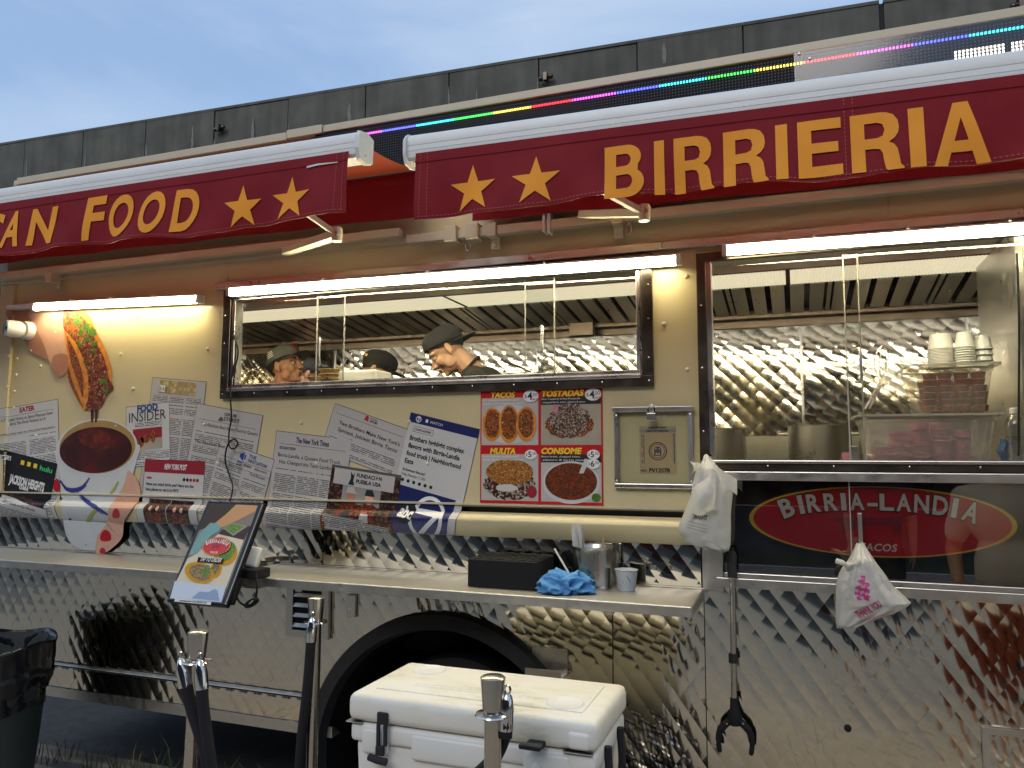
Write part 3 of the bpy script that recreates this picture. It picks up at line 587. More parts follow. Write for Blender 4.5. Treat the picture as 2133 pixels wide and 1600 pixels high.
# louvred vent beside the wheel
vent = obj('louver_vent', holed(-2.262, -2.03, 0.765, 1.01, [(-2.225, -2.067, 0.797, 0.98)], -0.012, 0.008, MB()), 'steel_brushed', truck, fix=False)
obj('vent_back', MB().box(-2.225, -2.067, 0.0, 0.007, 0.797, 0.98), 'black', vent)
for i in range(4):
    z = 0.81 + i * 0.046; obj('slat', MB().add([(-2.224, -0.012, z), (-2.068, -0.012, z), (-2.068, -0.002, z + 0.016), (-2.224, -0.002, z + 0.016), (-2.224, -0.009, z - 0.002), (-2.068, -0.009, z - 0.002), (-2.068, 0.001, z + 0.016), (-2.224, 0.001, z + 0.016)], [(0, 1, 2, 3), (7, 6, 5, 4), (0, 4, 5, 1), (3, 2, 6, 7), (1, 5, 6, 2), (0, 3, 7, 4)]), 'steel_brushed', vent)
q = A(733, 1262); obj('hasp_plate', MB().rbox(q.x - 0.022, q.x + 0.022, -0.008, 0.006, q.z - 0.05, q.z + 0.05, 0.003), 'steel', truck)
q = A(1143, 1378); hb = obj('tie_down_step', MB().box(q.x - 0.07, q.x + 0.08, -0.004, 0.002, q.z - 0.05, q.z + 0.055).box(q.x - 0.075, q.x + 0.075, -0.075, -0.005, q.z - 0.052, q.z - 0.044).box(q.x - 0.075, q.x + 0.075, -0.08, -0.075, q.z - 0.052, q.z - 0.012), 'steel_brushed', truck)
q = A(1766, 1517); obj('drain_plug', MB().lathe([(0.0001, 0.01), (0.008, 0.009), (0.012, 0.004), (0.013, -0.004)], (q.x, -0.002, q.z), 14, Matrix.Rotation(R(90), 3, 'X')), 'black', truck, True)
obj('access_door_frame', holed(0.565, 1.25, 0.40, 0.69, [(0.585, 1.23, 0.42, 0.67)], -0.012, 0.004, MB()), 'steel', truck, fix=False)
# ---- windows
def frame(name, x0, x1, z0, z1, w, y0, y1, parent, m='steel_dark', r=0.003):      # four bars
    obj(name, MB().rbox(x0 - w, x1 + w, y0, y1, z0 - w, z0, r), m, parent); obj(name, MB().rbox(x0 - w, x1 + w, y0, y1, z1, z1 + w, r), m, parent)
    obj(name, MB().rbox(x0 - w, x0, y0, y1, z0 + 0.0005, z1 - 0.0005, r), m, parent); obj(name, MB().rbox(x1, x1 + w, y0, y1, z0 + 0.0005, z1 - 0.0005, r), m, parent)
def pane(x0, x1, y, z0, z1, parent, m='glass', edges=(1, 1)):
    p = obj('pane', MB().box(x0, x1, y, y + 0.004, z0, z1), m, parent)
    for on, x in zip(edges, (x0, x1)):
        if on: obj('pane_edge', MB().box(x - 0.0025, x + 0.0025, y - 0.001, y + 0.005, z0, z1), 'acrylic_edge', p)
    return p
w1 = obj('serving_window', MB().rbox(W1[0] + 0.001, W1[1] - 0.001, -0.03, 0.06, W1[2] - 0.012, W1[2] + 0.004, 0.003), 'steel', truck)
tag(w1, 'long low sliding window with dark frame')
frame('frame', W1[0], W1[1], W1[2], W1[3], 0.047, -0.022, -0.001, w1)
frame('inner_frame', W1[0] + 0.022, W1[1] - 0.022, W1[2] + 0.024, W1[3] - 0.008, 0.018, -0.012, 0.05, w1, 'steel')
z0, z1 = W1[2] + 0.01, W1[3] - 0.01
e = [A(655, 700).x, A(709, 700).x, A(1089, 690).x, A(1152, 690).x]
pane(W1[0] + 0.02, e[1], 0.030, z0, z1, w1, edges=(0, 1)); pane(e[0], e[3], 0.018, z0, z1, w1); pane(e[2], W1[1] - 0.02, 0.030, z0, z1, w1, edges=(1, 0))
def pull(x, za, zb, y, parent):
    obj('pull_handle', MB().tube(spline([(x - 0.018, y, za), (x, y - 0.028, za), (x, y - 0.032, (za + zb) / 2), (x, y - 0.028, zb), (x - 0.018, y, zb)], 4), 0.006, 8), 'steel', parent, True)
q0, q1 = A(674, 708, 0.02), A(672, 760, 0.02); pull(q0.x, q1.z, q0.z, 0.018, w1)
q0, q1 = A(1134, 683, 0.02), A(1132, 738, 0.02); pull(q0.x, q1.z, q0.z, 0.018, w1)
sc = MB()
for i in range(12): sc.ell((W1[0] - 0.03 + i * (W1[1] - W1[0] + 0.06) / 11, -0.0235, W1[2] - 0.024), (0.004, 0.002, 0.004), nu=8, nv=5)
for s_ in (W1[0] - 0.03, W1[1] + 0.03):
    for z in (2.0, 2.16, 2.3): sc.ell((s_, -0.0235, z), (0.004, 0.002, 0.004), nu=8, nv=5)
tag(obj('screw_heads', sc, 'chrome', w1, True), None, kind='stuff')
w2 = obj('serving_window', MB().rbox(W2[0], W2[1], -0.035, 0.10, W2[2] - 0.008, W2[2] + 0.004, 0.003), 'steel', truck)
tag(w2, 'tall sliding service window with steel frame')
frame('frame', W2[0], W2[1], W2[2], W2[3], 0.036, -0.024, -0.001, w2)
obj('frame_sill', MB().rbox(-0.30, 1.30, -0.03, -0.001, 1.512, 1.547, 0.004), 'steel_brushed', w2)
obj('inner_frame', MB().box(-0.3145, -0.296, -0.012, 0.05, W2[2] + 0.005, W2[3]), 'steel', w2)
e = [A(1764, 740).x, A(1795, 740).x]
pane(-0.29, e[1], 0.030, W2[2] + 0.005, W2[3] - 0.006, w2, edges=(0, 1)); pane(e[0], 1.29, 0.018, W2[2] + 0.005, W2[3] - 0.006, w2, edges=(1, 0))
q0, q1 = A(1790, 730, 0.02), A(1793, 795, 0.02); pull(q0.x, q1.z, q0.z, 0.018, w2)
sc = MB()
for x in (-0.29, -0.1, 0.13, 0.38, 0.6, 0.85, 1.1): sc.ell((x, -0.0265, W2[2] - 0.018), (0.004, 0.002, 0.004), nu=8, nv=5)
for z in (1.25, 1.42, 1.7, 1.95, 2.2): sc.ell((-0.335, -0.0265, z), (0.004, 0.002, 0.004), nu=8, nv=5)
tag(obj('screw_heads', sc, 'chrome', w2, True), None, kind='stuff')
w3 = obj('lower_window', MB().rbox(-0.27, 1.30, -0.02, 0.044, 1.145, 1.164, 0.003), 'steel_brushed', truck)
tag(w3, 'dark lower glass panel with an oval red sign behind it')
obj('frame', MB().rbox(-0.30, 1.34, -0.024, -0.001, 1.107, 1.144, 0.003), 'steel_brushed', w3)
obj('frame', MB().rbox(1.302, 1.34, -0.024, -0.001, 1.1445, 1.51, 0.003), 'steel_brushed', w3)
obj('pane', MB().box(-0.269, 1.30, 0.0, 0.004, 1.166, 1.51), 'glass_dark', w3)
obj('pane_edge', MB().box(A(1772, 1100).x - 0.002, A(1772, 1100).x + 0.002, -0.002, -0.0005, 1.166, 1.51), 'acrylic_edge', w3)
obj('post_cover', MB().rbox(-0.352, -0.272, -0.014, 0.02, 1.09, 1.5475, 0.003), 'steel_brushed', truck)
# oval sign behind the lower pane
sg = tag(obj('backing', MB().box(-0.33, 1.33, 0.055, 0.06, 1.12, 1.57), 'black', truck), None)
def oval_logo(parent, f3, cx, cy, rx, ry, tacos=True, lift=0.0015):      # red oval with gold rim and arched lettering; f3(x, y, lift)
    def disc(k, h): return MB().add([f3(x, y, h) for x, y in arc_pts(cx, cy, rx * k, ry * k, 56)], [tuple(range(56))])
    obj('oval_border', disc(1.03, 0), 'ink', parent, fix=False); obj('oval_rim', disc(1.0, lift), 'menu_yellow', parent, fix=False); obj('oval_face', disc(0.965, 2 * lift), 'menu_red', parent, fix=False)
    mb = MB(); sh = MB(); word = 'BIRRIA-LANDIA'
    ws = [0.62 if c in 'I' else 0.7 if c == '-' else 1.0 for c in word]; tot = sum(ws); acc = 0
    tb_ = [R(174) - R(168) * i / 200 for i in range(201)]; ln = [0.0]
    for i in range(200): ln.append(ln[-1] + math.hypot(0.72 * rx * (math.cos(tb_[i + 1]) - math.cos(tb_[i])), 0.40 * ry * (math.sin(tb_[i + 1]) - math.sin(tb_[i]))))
    for c, w in zip(word, ws):
        t = (acc + w / 2) / tot; acc += w
        a = tb_[min(range(201), key=lambda i: abs(ln[i] - t * ln[-1]))]; ex, ey = cx + rx * 0.72 * math.cos(a), cy + ry * (0.40 * math.sin(a) - 0.06)
        ang = math.atan2(-0.40 * ry * math.cos(a), 0.72 * rx * math.sin(a)); ang = max(-0.8, min(0.8, ang))
        h = ry * (0.44 + 0.10 * abs(math.cos(a)))
        def g(x, y, k=0): 
            X = x * math.cos(ang) - y * math.sin(ang); Y_ = x * math.sin(ang) + y * math.cos(ang); return f3(ex + X, ey + Y_, (3 + k) * lift)
        put_text(sh, c, lambda x, y: g(x, y - h * 0.04, 0), 0, 0, h * 1.08, width=rx * 0.113 * (0.42 if c == 'I' else 0.8 if c == '-' else 1.1), bold=0.05, align='c')
        put_text(mb, c, lambda x, y: g(x, y, 1), 0, 0, h, width=rx * 0.098 * (0.40 if c == 'I' else 0.8 if c == '-' else 1.1), bold=0.03, align='c')
    obj('letter_shadow', sh, 'ink', parent, fix=False); obj('lettering', mb, 'ink_white', parent, fix=False)
    if tacos:
        t = MB(); put_text(t, 'TACOS', lambda x, y: f3(x, y, 3 * lift), cx, cy - ry * 0.82, ry * 0.2, bold=0.02, shear=0.2, align='c', space=1.1); obj('small_lettering', t, 'ink_white', parent, fix=False)
        b = MB(); b.add([f3(cx + x * rx, cy + y * ry, 3 * lift) for x, y in [(-.34, .05), (-.2, .12), (.05, .12), (.2, .2), (.28, .12), (.2, .02), (.18, -.3), (.12, -.3), (.1, -.1), (-.15, -.12), (-.2, -.35), (-.26, -.35), (-.26, -.05)]], [tuple(range(13))]); obj('bull_emblem', b, 'ink_maroon', parent, fix=False)
c0 = A(1812, 1085, 0.014); l0 = A(1555, 1085, 0.014); t0 = A(1812, 1013, 0.014); b0 = A(1812, 1160, 0.014)
sgn = thing('oval_sign', 'red oval sign with gold rim and arched white lettering behind the lower dark glass', 'sign', (c0.x, 0.014, b0.z))
oval_logo(sgn, lambda x, y, h: Vector((x, 0.0145 - h, y)), c0.x + 0.02, (t0.z + b0.z) / 2, c0.x - l0.x + 0.01, (t0.z - b0.z) / 2)

# ------------------------------------------------------------------ inside the truck
YB = 2.10
for i, (a, b) in enumerate([(TX0 + 0.05, -3.42), (-3.415, -1.72), (-1.715, 0.05), (0.055, 0.98), (0.985, TX1 - 0.05)]):
    quilt('wall_sheet', a, b, 1.70 if i >= 2 else 1.2, 2.46, YB, 0.104, 0.104, 0.0017, 'quilt_in', truck, 5, seed=20 + i, warp=0.030, tilt=0.012)
for x in (-3.4175, -1.7175, 0.0525, 0.9825): obj('joint_strip', MB().rbox(x - 0.008, x + 0.008, YB - 0.014, YB + 0.02, 1.2, 2.46, 0.002), 'steel', truck)
quilt('wall_sheet', 0.5, YB, 1.2, 2.46, 0.0, 0.104, 0.104, 0.0017, 'quilt_in', truck, 5, seed=31, warp=0.030, tilt=0.012, rot=lambda q: Vector((TX0 + 0.06 - q.y, q.x, q.z)))
obj('splash_back', MB().box(-1.75, 1.5, YB - 0.03, YB - 0.016, 1.0, 1.735), 'pale_wall', truck)
obj('partition', MB().rbox(0.775, 0.80, 0.12, 0.75, 0.73, 2.44, 0.004), 'steel_brushed', truck)
obj('partition', MB().rbox(0.80, 1.36, 0.12, 0.145, 0.73, 2.44, 0.004), 'steel_brushed', truck)
# exhaust hood with light lens and baffle filters
hood = obj('exhaust_hood', MB().box(-3.75, 1.9, 0.06, 0.545, 2.455, 2.475), 'steel_brushed', truck)
obj('hood_lip', MB().box(-3.75, 1.9, 1.42, 1.46, 2.335, 2.47).box(-3.75, 1.9, 1.345, 1.419, 2.375, 2.395), 'steel_dark', hood)
obj('added_front_fill', MB().box(-3.6, 1.3, 0.075, 0.10, 2.436, 2.452), 'added_front_fill', hood)  # unseen glowing strip, added to brighten the workers and counters from the front
obj('rear_lamp', MB().box(-3.6, 1.8, 1.475, 1.50, 2.345, 2.365), 'under_lamp', hood)
obj('hood_back', MB().box(-3.75, 1.9, 1.462, YB + 0.1, 2.44, 2.46), 'steel_dark', truck)
obj('hood_side', MB().box(-3.77, -3.752, 0.05, 1.46, 2.30, 2.48), 'steel', hood)
obj('ceiling', MB().box(TX0 + 0.05, TX1 - 0.05, 0.05, 2.25, 2.72, 2.75), 'steel_brushed', truck)
obj('header', MB().box(TX0 + 0.05, TX1 - 0.05, 0.047, 0.058, 2.445, 2.72), 'steel_brushed', truck)
x = -3.1
i = 0
for (a, b) in [(-3.45, -1.75), (-1.73, -0.02), (0.0, 0.82), (0.84, 1.85)]:
    m_ = MB(); n = int((b - a) / 0.014)
    for kx in range(n):                                # ribbed prismatic lens
        u = a + (b - a) * kx / n; w = (b - a) / n
        m_.add([(u, 0.56, 2.452), (u + w / 2, 0.56, 2.4485), (u + w, 0.56, 2.452), (u, 0.87, 2.452), (u + w / 2, 0.87, 2.4485), (u + w, 0.87, 2.452)], [(0, 1, 4, 3), (1, 2, 5, 4)])
    obj('light_lens', m_, 'diffuser', hood, fix=False)
xb = -3.7
while xb < 1.85:
    for kx in range(5):
        u = xb + kx * 0.094
        obj('baffle', MB().extr([(0.89, 2.455), (0.885, 2.446), (1.335, 2.392), (1.34, 2.401)], u, u + 0.066), 'steel_brushed', hood)
    obj('filter_frame', MB().extr([(0.89, 2.456), (0.885, 2.4465), (1.335, 2.3925), (1.34, 2.402)], xb - 0.03, xb - 0.012), 'steel_brushed', hood); xb += 0.488
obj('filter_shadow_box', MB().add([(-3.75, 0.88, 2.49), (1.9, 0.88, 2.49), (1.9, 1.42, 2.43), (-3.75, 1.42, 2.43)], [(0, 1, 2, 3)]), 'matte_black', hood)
q = A(1215, 690, 1.33); obj('fire_nozzle_box', MB().rbox(q.x - 0.075, q.x + 0.075, 1.27, 1.33, q.z - 0.04, q.z + 0.05, 0.008), 'steel_dark', hood)
# counters and cooking line
obj('counter', MB().rbox(TX0 + 0.1, -0.45, 0.09, 0.42, 1.72, 1.755, 0.005), 'steel_brushed', truck)
obj('counter', MB().rbox(-0.36, 0.77, 0.105, 0.55, 1.54, 1.575, 0.005), 'steel_brushed', truck)
obj('cook_line', MB().rbox(-2.6, 1.4, 1.35, 2.06, 0.73, 1.50, 0.006), 'steel_brushed', truck)
def pot(name, label, cx, cy, z0, r, h, handles=True):
    t = thing(name, label, 'pot', (cx, cy, z0), 'stock pots on the stove')
    obj('pot_body', MB().lathe([(0.001, 0), (r - 0.01, 0), (r, 0.012), (r, h), (r + 0.006, h + 0.004), (r - 0.003, h + 0.002), (r - 0.004, 0.02), (0.001, 0.02)], (cx, cy, z0), 40), 'pot', t, True)
    if handles:
        for s_ in (-1, 1): obj('pot_handle', MB().tube(spline([(cx + s_ * r, cy - 0.05, z0 + h * 0.86), (cx + s_ * (r + 0.045), cy - 0.05, z0 + h * 0.86), (cx + s_ * (r + 0.05), cy, z0 + h * 0.84), (cx + s_ * (r + 0.045), cy + 0.05, z0 + h * 0.86), (cx + s_ * r, cy + 0.05, z0 + h * 0.86)], 4), 0.010, 8), 'chrome', t, True)
q0 = A(1640, 890, 1.5); q1 = A(1778, 890, 1.5)
pot('stock_pot', 'wide steel stock pot with loop handle behind the tall window', (q0.x + q1.x) / 2, 1.68, 1.505, (q1.x - q0.x) / 2, A(1700, 886, 1.5).z - 1.505)
q0 = A(1550, 890, 1.5)
pot('stock_pot', 'steel stock pot half hidden by the left edge of the tall window', q0.x - 0.2, 1.68, 1.505, 0.2, A(1520, 893, 1.5).z - 1.505, False)
def pan(name, label, pxc, pyr, Y, r, hdir):
    c = A(pxc, pyr, Y); t = thing(name, label, 'pan', (c.x, Y, 1.505), 'saucepans on the stove')
    h = c.z - 1.505
    obj('pan_body', MB().lathe([(0.001, 0), (r * 0.96, 0), (r, 0.01), (r, h), (r + 0.004, h), (r - 0.004, h - 0.002), (r - 0.005, 0.02), (0.001, 0.02)], (c.x, Y, 1.505), 36), 'pot', t, True)
    d = Vector(hdir).normalized(); b = c + Vector((d.x * r, d.y * r, -0.03)); e_ = b + Vector((d.x * 0.22, d.y * 0.22, 0.10))
    obj('pan_handle', MB().tube([b, (b + e_) / 2 + Vector((0, 0, 0.01)), e_], [0.011, 0.008, 0.01], 8), 'steel', t, True)
pan('saucepan', 'steel saucepan on the stove right of the bowed cook', 1035, 781, 1.55, 0.16, (-1, -0.3, 0))
pan('saucepan', 'steel saucepan with raised handle left of the hanging hook', 1100, 780, 1.6, 0.15, (-0.8, -0.5, 0))
pan('saucepan', 'steel saucepan by the hanging hook, rightmost on the stove', 1160, 776, 1.55, 0.12, (-0.9, -0.4, 0))
hk = [A(1132, 735, 0.0), A(1133, 745, 0), A(1141, 752, 0), A(1134, 757, 0), A(1126, 752, 0)]
hook = [A(px, py, -0.018) for px, py in [(1129, 739), (1136, 738), (1140, 743), (1133, 748), (1127, 755), (1131, 764), (1138, 763), (1141, 757)]]
tag(obj('s_hook', MB().tube(spline(hook, 5), 0.0035, 8), 'steel', smooth=True), 'bent steel s-hook hanging from the pull handle of the long window', 'hook')
# things on the counter behind the long window
def stack_bowls(label, pxc, py0, py1, Y, r, n, m='kraft'):
    b = A(pxc, py1, Y); a = A(pxc, py0, Y); z0 = 1.757; t = thing('bowl_stack', label, 'bowls', (b.x, Y, z0), 'stacks of paper bowls')
    hh = a.z - z0
    for i in range(n):
        z = z0 + hh * i / n; obj('bowl', MB().lathe([(r * 0.8, z), (r, z + hh / n * 0.75), (r + 0.003, z + hh / n * 0.8), (r + 0.003, z + hh / n * 0.97), (r * 0.9, z + hh / n * 0.97)], (b.x, Y, 0), 28), m, t, True)
stack_bowls('tall stack of kraft paper bowls behind the sliding pane edge', 690, 770, 800, 0.22, 0.062, 12)
stack_bowls('short stack of kraft paper bowls beside the pane handle', 663, 785, 800, 0.2, 0.05, 8)
q0, q1 = A(706, 775, 0.25), A(793, 803, 0.25)
tag(obj('foam_box', MB().rbox(q0.x, q1.x, 0.2, 0.36, 1.757, q0.z, 0.008), 'plastic_white'), 'white foam box on the counter behind the long window', 'box')
q0, q1 = A(764, 793, 0.14), A(864, 800, 0.14)
tag(obj('serving_tray', MB().rbox(q0.x, q1.x, 0.10, 0.19, q1.z - 0.004, q0.z + 0.004, 0.006), 'black'), 'flat black tray on the counter in front of the white box', 'tray')
for i, (a, b) in enumerate([((676, 785), (684, 803)), ((680, 783), (689, 803))]):
    tag(obj('pen', MB().tube([A(*b, 0.13), A(*a, 0.13)], 0.0035, 6), 'ink'), ['black pen leaning left in front of the tall bowl stack', 'black pen leaning right in front of the tall bowl stack'][i], 'pen', 'pens by the bowls')
q = A(812, 795, 0.3); tag(obj('steel_bowl', MB().lathe([(0.03, 0), (0.06, 0.02), (0.075, 0.05), (0.077, 0.052), (0.07, 0.05), (0.03, 0.006)], (q.x, 0.33, 1.757), 24), 'steel', smooth=True), 'small steel bowl right of the white foam box', 'bowl')
# hanging cable loops at the left end of the window
cb = MB()
cb.tube(spline([A(486, 805, -0.03), A(489, 770, -0.035), A(496, 735, -0.04), A(490, 708, -0.035), A(484, 702, -0.03)], 5), 0.004, 6)
cb.tube(spline([A(484, 702, -0.03), A(489, 700, -0.05), A(491, 735, -0.055), A(487, 765, -0.05), A(481, 800, -0.045), A(480, 830, -0.05), A(482, 870, -0.04), A(477, 902, -0.03), A(478, 930, -0.03), A(489, 934, -0.035), A(495, 922, -0.04), A(486, 915, -0.045), A(474, 928, -0.04), A(469, 958, -0.03), A(478, 990, -0.03), A(485, 1015, -0.07), A(479, 1044, -0.09)], 6), 0.0042, 6)
tag(obj('power_cable', cb, 'black', smooth=True), 'thin black cable hanging from the long window down to the tilted screen', 'cable')
tag(obj('hanging_cord', MB().tube(spline([A(2118, 528, 0.08), A(2121, 600, 0.08), A(2123, 700, 0.085), A(2122, 850, 0.08), A(2122, 950, 0.08)], 4), 0.004, 6), 'black', smooth=True), 'dark cord hanging down the steel partition at the right edge', 'cord')

# ---- plastic tubs with sauce cups, paper cups, bottle
def tub(label, x0, x1, y0, y1, z0, h, group='clear food tubs', tm='tub'):
    t = thing('food_tub', label, 'tub', ((x0 + x1) / 2, (y0 + y1) / 2, z0), group)
    rr = 0.03
    def rect(ins, z, k=6):
        a, b, c, d = x0 + ins, x1 - ins, y0 + ins, y1 - ins; pts = []
        for (cx, cy, s_) in ((b - rr, d - rr, 0), (a + rr, d - rr, 90), (a + rr, c + rr, 180), (b - rr, c + rr, 270)):
            pts += [Vector((cx + rr * math.cos(R(s_ + 90 * i / k)), cy + rr * math.sin(R(s_ + 90 * i / k)), z)) for i in range(k + 1)]
        return pts
    def loft(rings, cap):
        m_ = MB(); n = len(rings[0]); vs = [p for r_ in rings for p in r_]
        fs = [(i * n + j, i * n + (j + 1) % n, (i + 1) * n + (j + 1) % n, (i + 1) * n + j) for i in range(len(rings) - 1) for j in range(n)]
        if cap: fs.append(tuple(range(n)))
        return m_.add(vs, fs)
    obj('tub_wall', loft([rect(0.03, z0 + 0.003), rect(0.008, z0 + h * 0.84), rect(0.004, z0 + h * 0.85), rect(0.0, z0 + h)], True), tm, t, True)
    obj('tub_rim', loft([rect(0.002, z0 + h), rect(-0.018, z0 + h), rect(-0.018, z0 + h - 0.008), rect(-0.012, z0 + h - 0.008)], False), 'acrylic_edge', t)
    return t
ZC = 1.577
p0, p1 = A(1795, 900, 0.13), A(2085, 900, 0.13); ztop1 = A(1935, 862, 0.13).z
tub('wide clear tub of pink onion cups standing on the service counter', p0.x, p1.x, 0.13, 0.50, ZC, ztop1 - ZC, tm='tub_frosted')
r0, r1 = A(1897, 800, 0.16), A(2078, 800, 0.16); ztop2 = A(1985, 757, 0.16).z
tub('clear tub of dark red sauce cups stacked on the wide tub', r0.x, r1.x, 0.16, 0.48, ztop1 + 0.004, ztop2 - ztop1 - 0.004)
def cup(name, label, cat, loc, r, h, m, group, lidm='lid_clear'):
    t = thing(name, label, cat, (0, 0, 0), group)
    obj('cup_wall', MB().lathe([(0.001, 0), (r * 0.82, 0), (r * 0.97, h * 0.9), (r * 0.93, h * 0.9), (0.001, h * 0.88)], (0, 0, 0), 20), m, t, True)
    obj('lid', MB().lathe([(r * 1.02, h * 0.86), (r * 1.04, h * 0.98), (r * 0.94, h), (0.001, h * 0.98)], (0, 0, 0), 20), lidm, t, True); t.location = loc
    return t
w = (r1.x - r0.x - 0.065) / 4; first = None
for row in range(2):
    for cx in range(4):
        for lv in range(6):
            if row == 1 and lv > 4: continue
            h = (ztop2 - ztop1 - 0.03) / 6.4; loc = (r0.x + 0.045 + w * (cx + 0.5) + random.uniform(-.004, .004) + 0.0, 0.16 + 0.068 + row * 0.10, ztop1 + 0.012 + lv * h)
            rt = (R(random.uniform(-3, 3)), R(random.uniform(-2, 9) if cx < 2 else 0), 0)
            if first is None: first = cup('sauce_cup', 'lidded cup of dark red sauce in the upper clear tub', 'sauce cup', loc, w * 0.49, h * 0.97, 'sauce', 'sauce cups in the upper tub'); first.rotation_euler = rt
            else: dup(first, loc, rot=rt)
first = None
w = 0.072; h = 0.0295
for (cx, n, dx) in [(0, 1, -0.03), (1, 2, 0), (2, 4, 0), (3, 5, 0), (4, 6, 0), (5, 4, 0)]:
    for row in range(2):
        for lv in range(n - row):
            loc = (p1.x - 0.47 + cx * w + (dx if row == 0 else dx), 0.135 + 0.075 + row * 0.09, ZC + 0.008 + lv * h)
            if loc[2] + h > ztop1 - 0.002: continue
            rt = (R(random.uniform(-4, 4)), R(random.uniform(-14, 3)), random.uniform(0, 6))
            if first is None: first = cup('onion_cup', 'lidded cup of pink pickled onion in the wide clear tub', 'onion cup', loc, 0.036, h * 0.97, 'onion', 'onion cups in the wide tub'); first.rotation_euler = rt
            else: dup(first, loc, rot=rt)
def cup_stack(label, pxc, Y, z0, r, pyt, n, m, upside=True):
    c = A(pxc, pyt, Y); hh = c.z - z0; t = thing('cup_stack', label, 'cups', (c.x, Y, z0), 'stacks of paper cups on the tubs')
    top = 0.45 * hh
    for i in range(n):
        z = z0 + i * (hh - top) / max(1, n - 1)
        last = i == n - 1
        hh2 = top if last else (hh - top) / max(1, n - 1) * 0.9
        obj('paper_cup', MB().lathe([(r, z), (r + 0.003, z + 0.003), (r, z + 0.007), (r - 0.012 * hh2 / 0.08, z + hh2)] + ([(0.001, z + hh2 - 0.004)] if last else []), (c.x, Y, 0), 26), m, t, True)
zt2 = ztop2 + 0.004
tag(obj('tub_lid', MB().rbox(r0.x + 0.02, r1.x - 0.005, 0.30, 0.475, ztop2 + 0.0005, ztop2 + 0.003, 0.001), 'tub'), 'clear plastic lid lying half over the upper tub', 'lid')
cup_stack('white paper bowl stack at the left on the upper tub', 1958, 0.40, zt2, 0.047, 697, 14, 'paper')
cup_stack('tallest printed cup stack in the middle on the upper tub', 2008, 0.37, zt2, 0.036, 693, 9, 'cup_print')
cup_stack('printed cup stack at the right on the upper tub', 2046, 0.39, zt2, 0.033, 700, 4, 'cup_print')
b = A(2117, 950, 0.16); tz = A(2113, 850, 0.16).z; H_ = tz - ZC
bt = thing('water_bottle', 'clear ribbed plastic water bottle with white cap at the right edge', 'bottle', (b.x, 0.16, ZC))
pr = [(0.001, 0.002), (0.027, 0.0)] + [(0.031 - 0.0014 * (i % 2), H_ * (0.05 + 0.55 * i / 14)) for i in range(15)] + [(0.032, H_ * 0.63), (0.031, H_ * 0.72), (0.022, H_ * 0.83), (0.013, H_ * 0.89), (0.012, H_ * 0.92)]
obj('bottle_body', MB().lathe(pr, (b.x, 0.16, ZC), 28), 'pet', bt, True, sharp=60)
obj('water', MB().lathe([(0.001, 0.006), (0.025, 0.006), (0.0285, H_ * 0.1), (0.0285, H_ * 0.5), (0.001, H_ * 0.5)], (b.x, 0.16, ZC), 24), 'pet', bt, True)
obj('cap', MB().lathe([(0.0145, H_ * 0.905), (0.015, H_ * 0.99), (0.013, H_), (0.001, H_)], (b.x, 0.16, ZC), 20), 'plastic_white', bt, True)
q = A(2093, 912, 0.2); tag(obj('blue_cloth', MB().sheet(lambda u, v: Vector((q.x - 0.02 + 0.04 * u + 0.006 * math.sin(9 * v), 0.2 + 0.02 * math.sin(7 * u + 3 * v), ZC + 0.002 + v * 0.09)), 8, 10), 'blue_rag', smooth=True), 'scrap of blue cloth standing behind the water bottle', 'cloth')
# tongs and whisk leaning left of the tubs
q0, q1 = A(1805, 852, 0.25), A(1842, 785, 0.3)
tg = thing('tongs', 'steel tongs leaning left of the upper clear tub', 'tongs', (q0.x, 0.25, q0.z))
for s_ in (-0.006, 0.01): obj('tong_arm', MB().tube([q0 + Vector((s_, 0, 0)), q1 + Vector((s_ * 0.3, 0, 0))], 0.005, 6), 'steel', tg, True)
q0, q1 = A(1833, 795, 0.32), A(1838, 720, 0.34)
wk = MB()
for i in range(7):
    a = 2 * math.pi * i / 7; wk.tube(spline([q0, q0 + (q1 - q0) * 0.4 + Vector((0.028 * math.cos(a), 0.028 * math.sin(a), 0)), q0 + (q1 - q0) * 0.8 + Vector((0.022 * math.cos(a), 0.022 * math.sin(a), 0)), q1], 4), 0.0018, 5)
tag(obj('whisk', wk, 'steel', smooth=True), 'wire whisk standing left of the upper clear tub', 'whisk')
q = A(1810, 790, 0.3)
tag(obj('utensil_crock', MB().lathe([(0.001, 0), (0.045, 0), (0.05, 0.12), (0.047, 0.12), (0.042, 0.01), (0.001, 0.01)], (A(1826, 830, 0.3).x, 0.62, ZC - 0.02), 24), 'steel', smooth=True), 'steel crock holding utensils behind the left end of the tubs', 'crock')
q = A(1778, 940, 0.12); tag(obj('sticker_plate', MB().rbox(q.x - 0.012, q.x + 0.016, 0.118, 0.124, ZC, q.z + 0.02, 0.002), 'steel'), 'small steel plate with a dark mark left of the wide tub', 'plate')
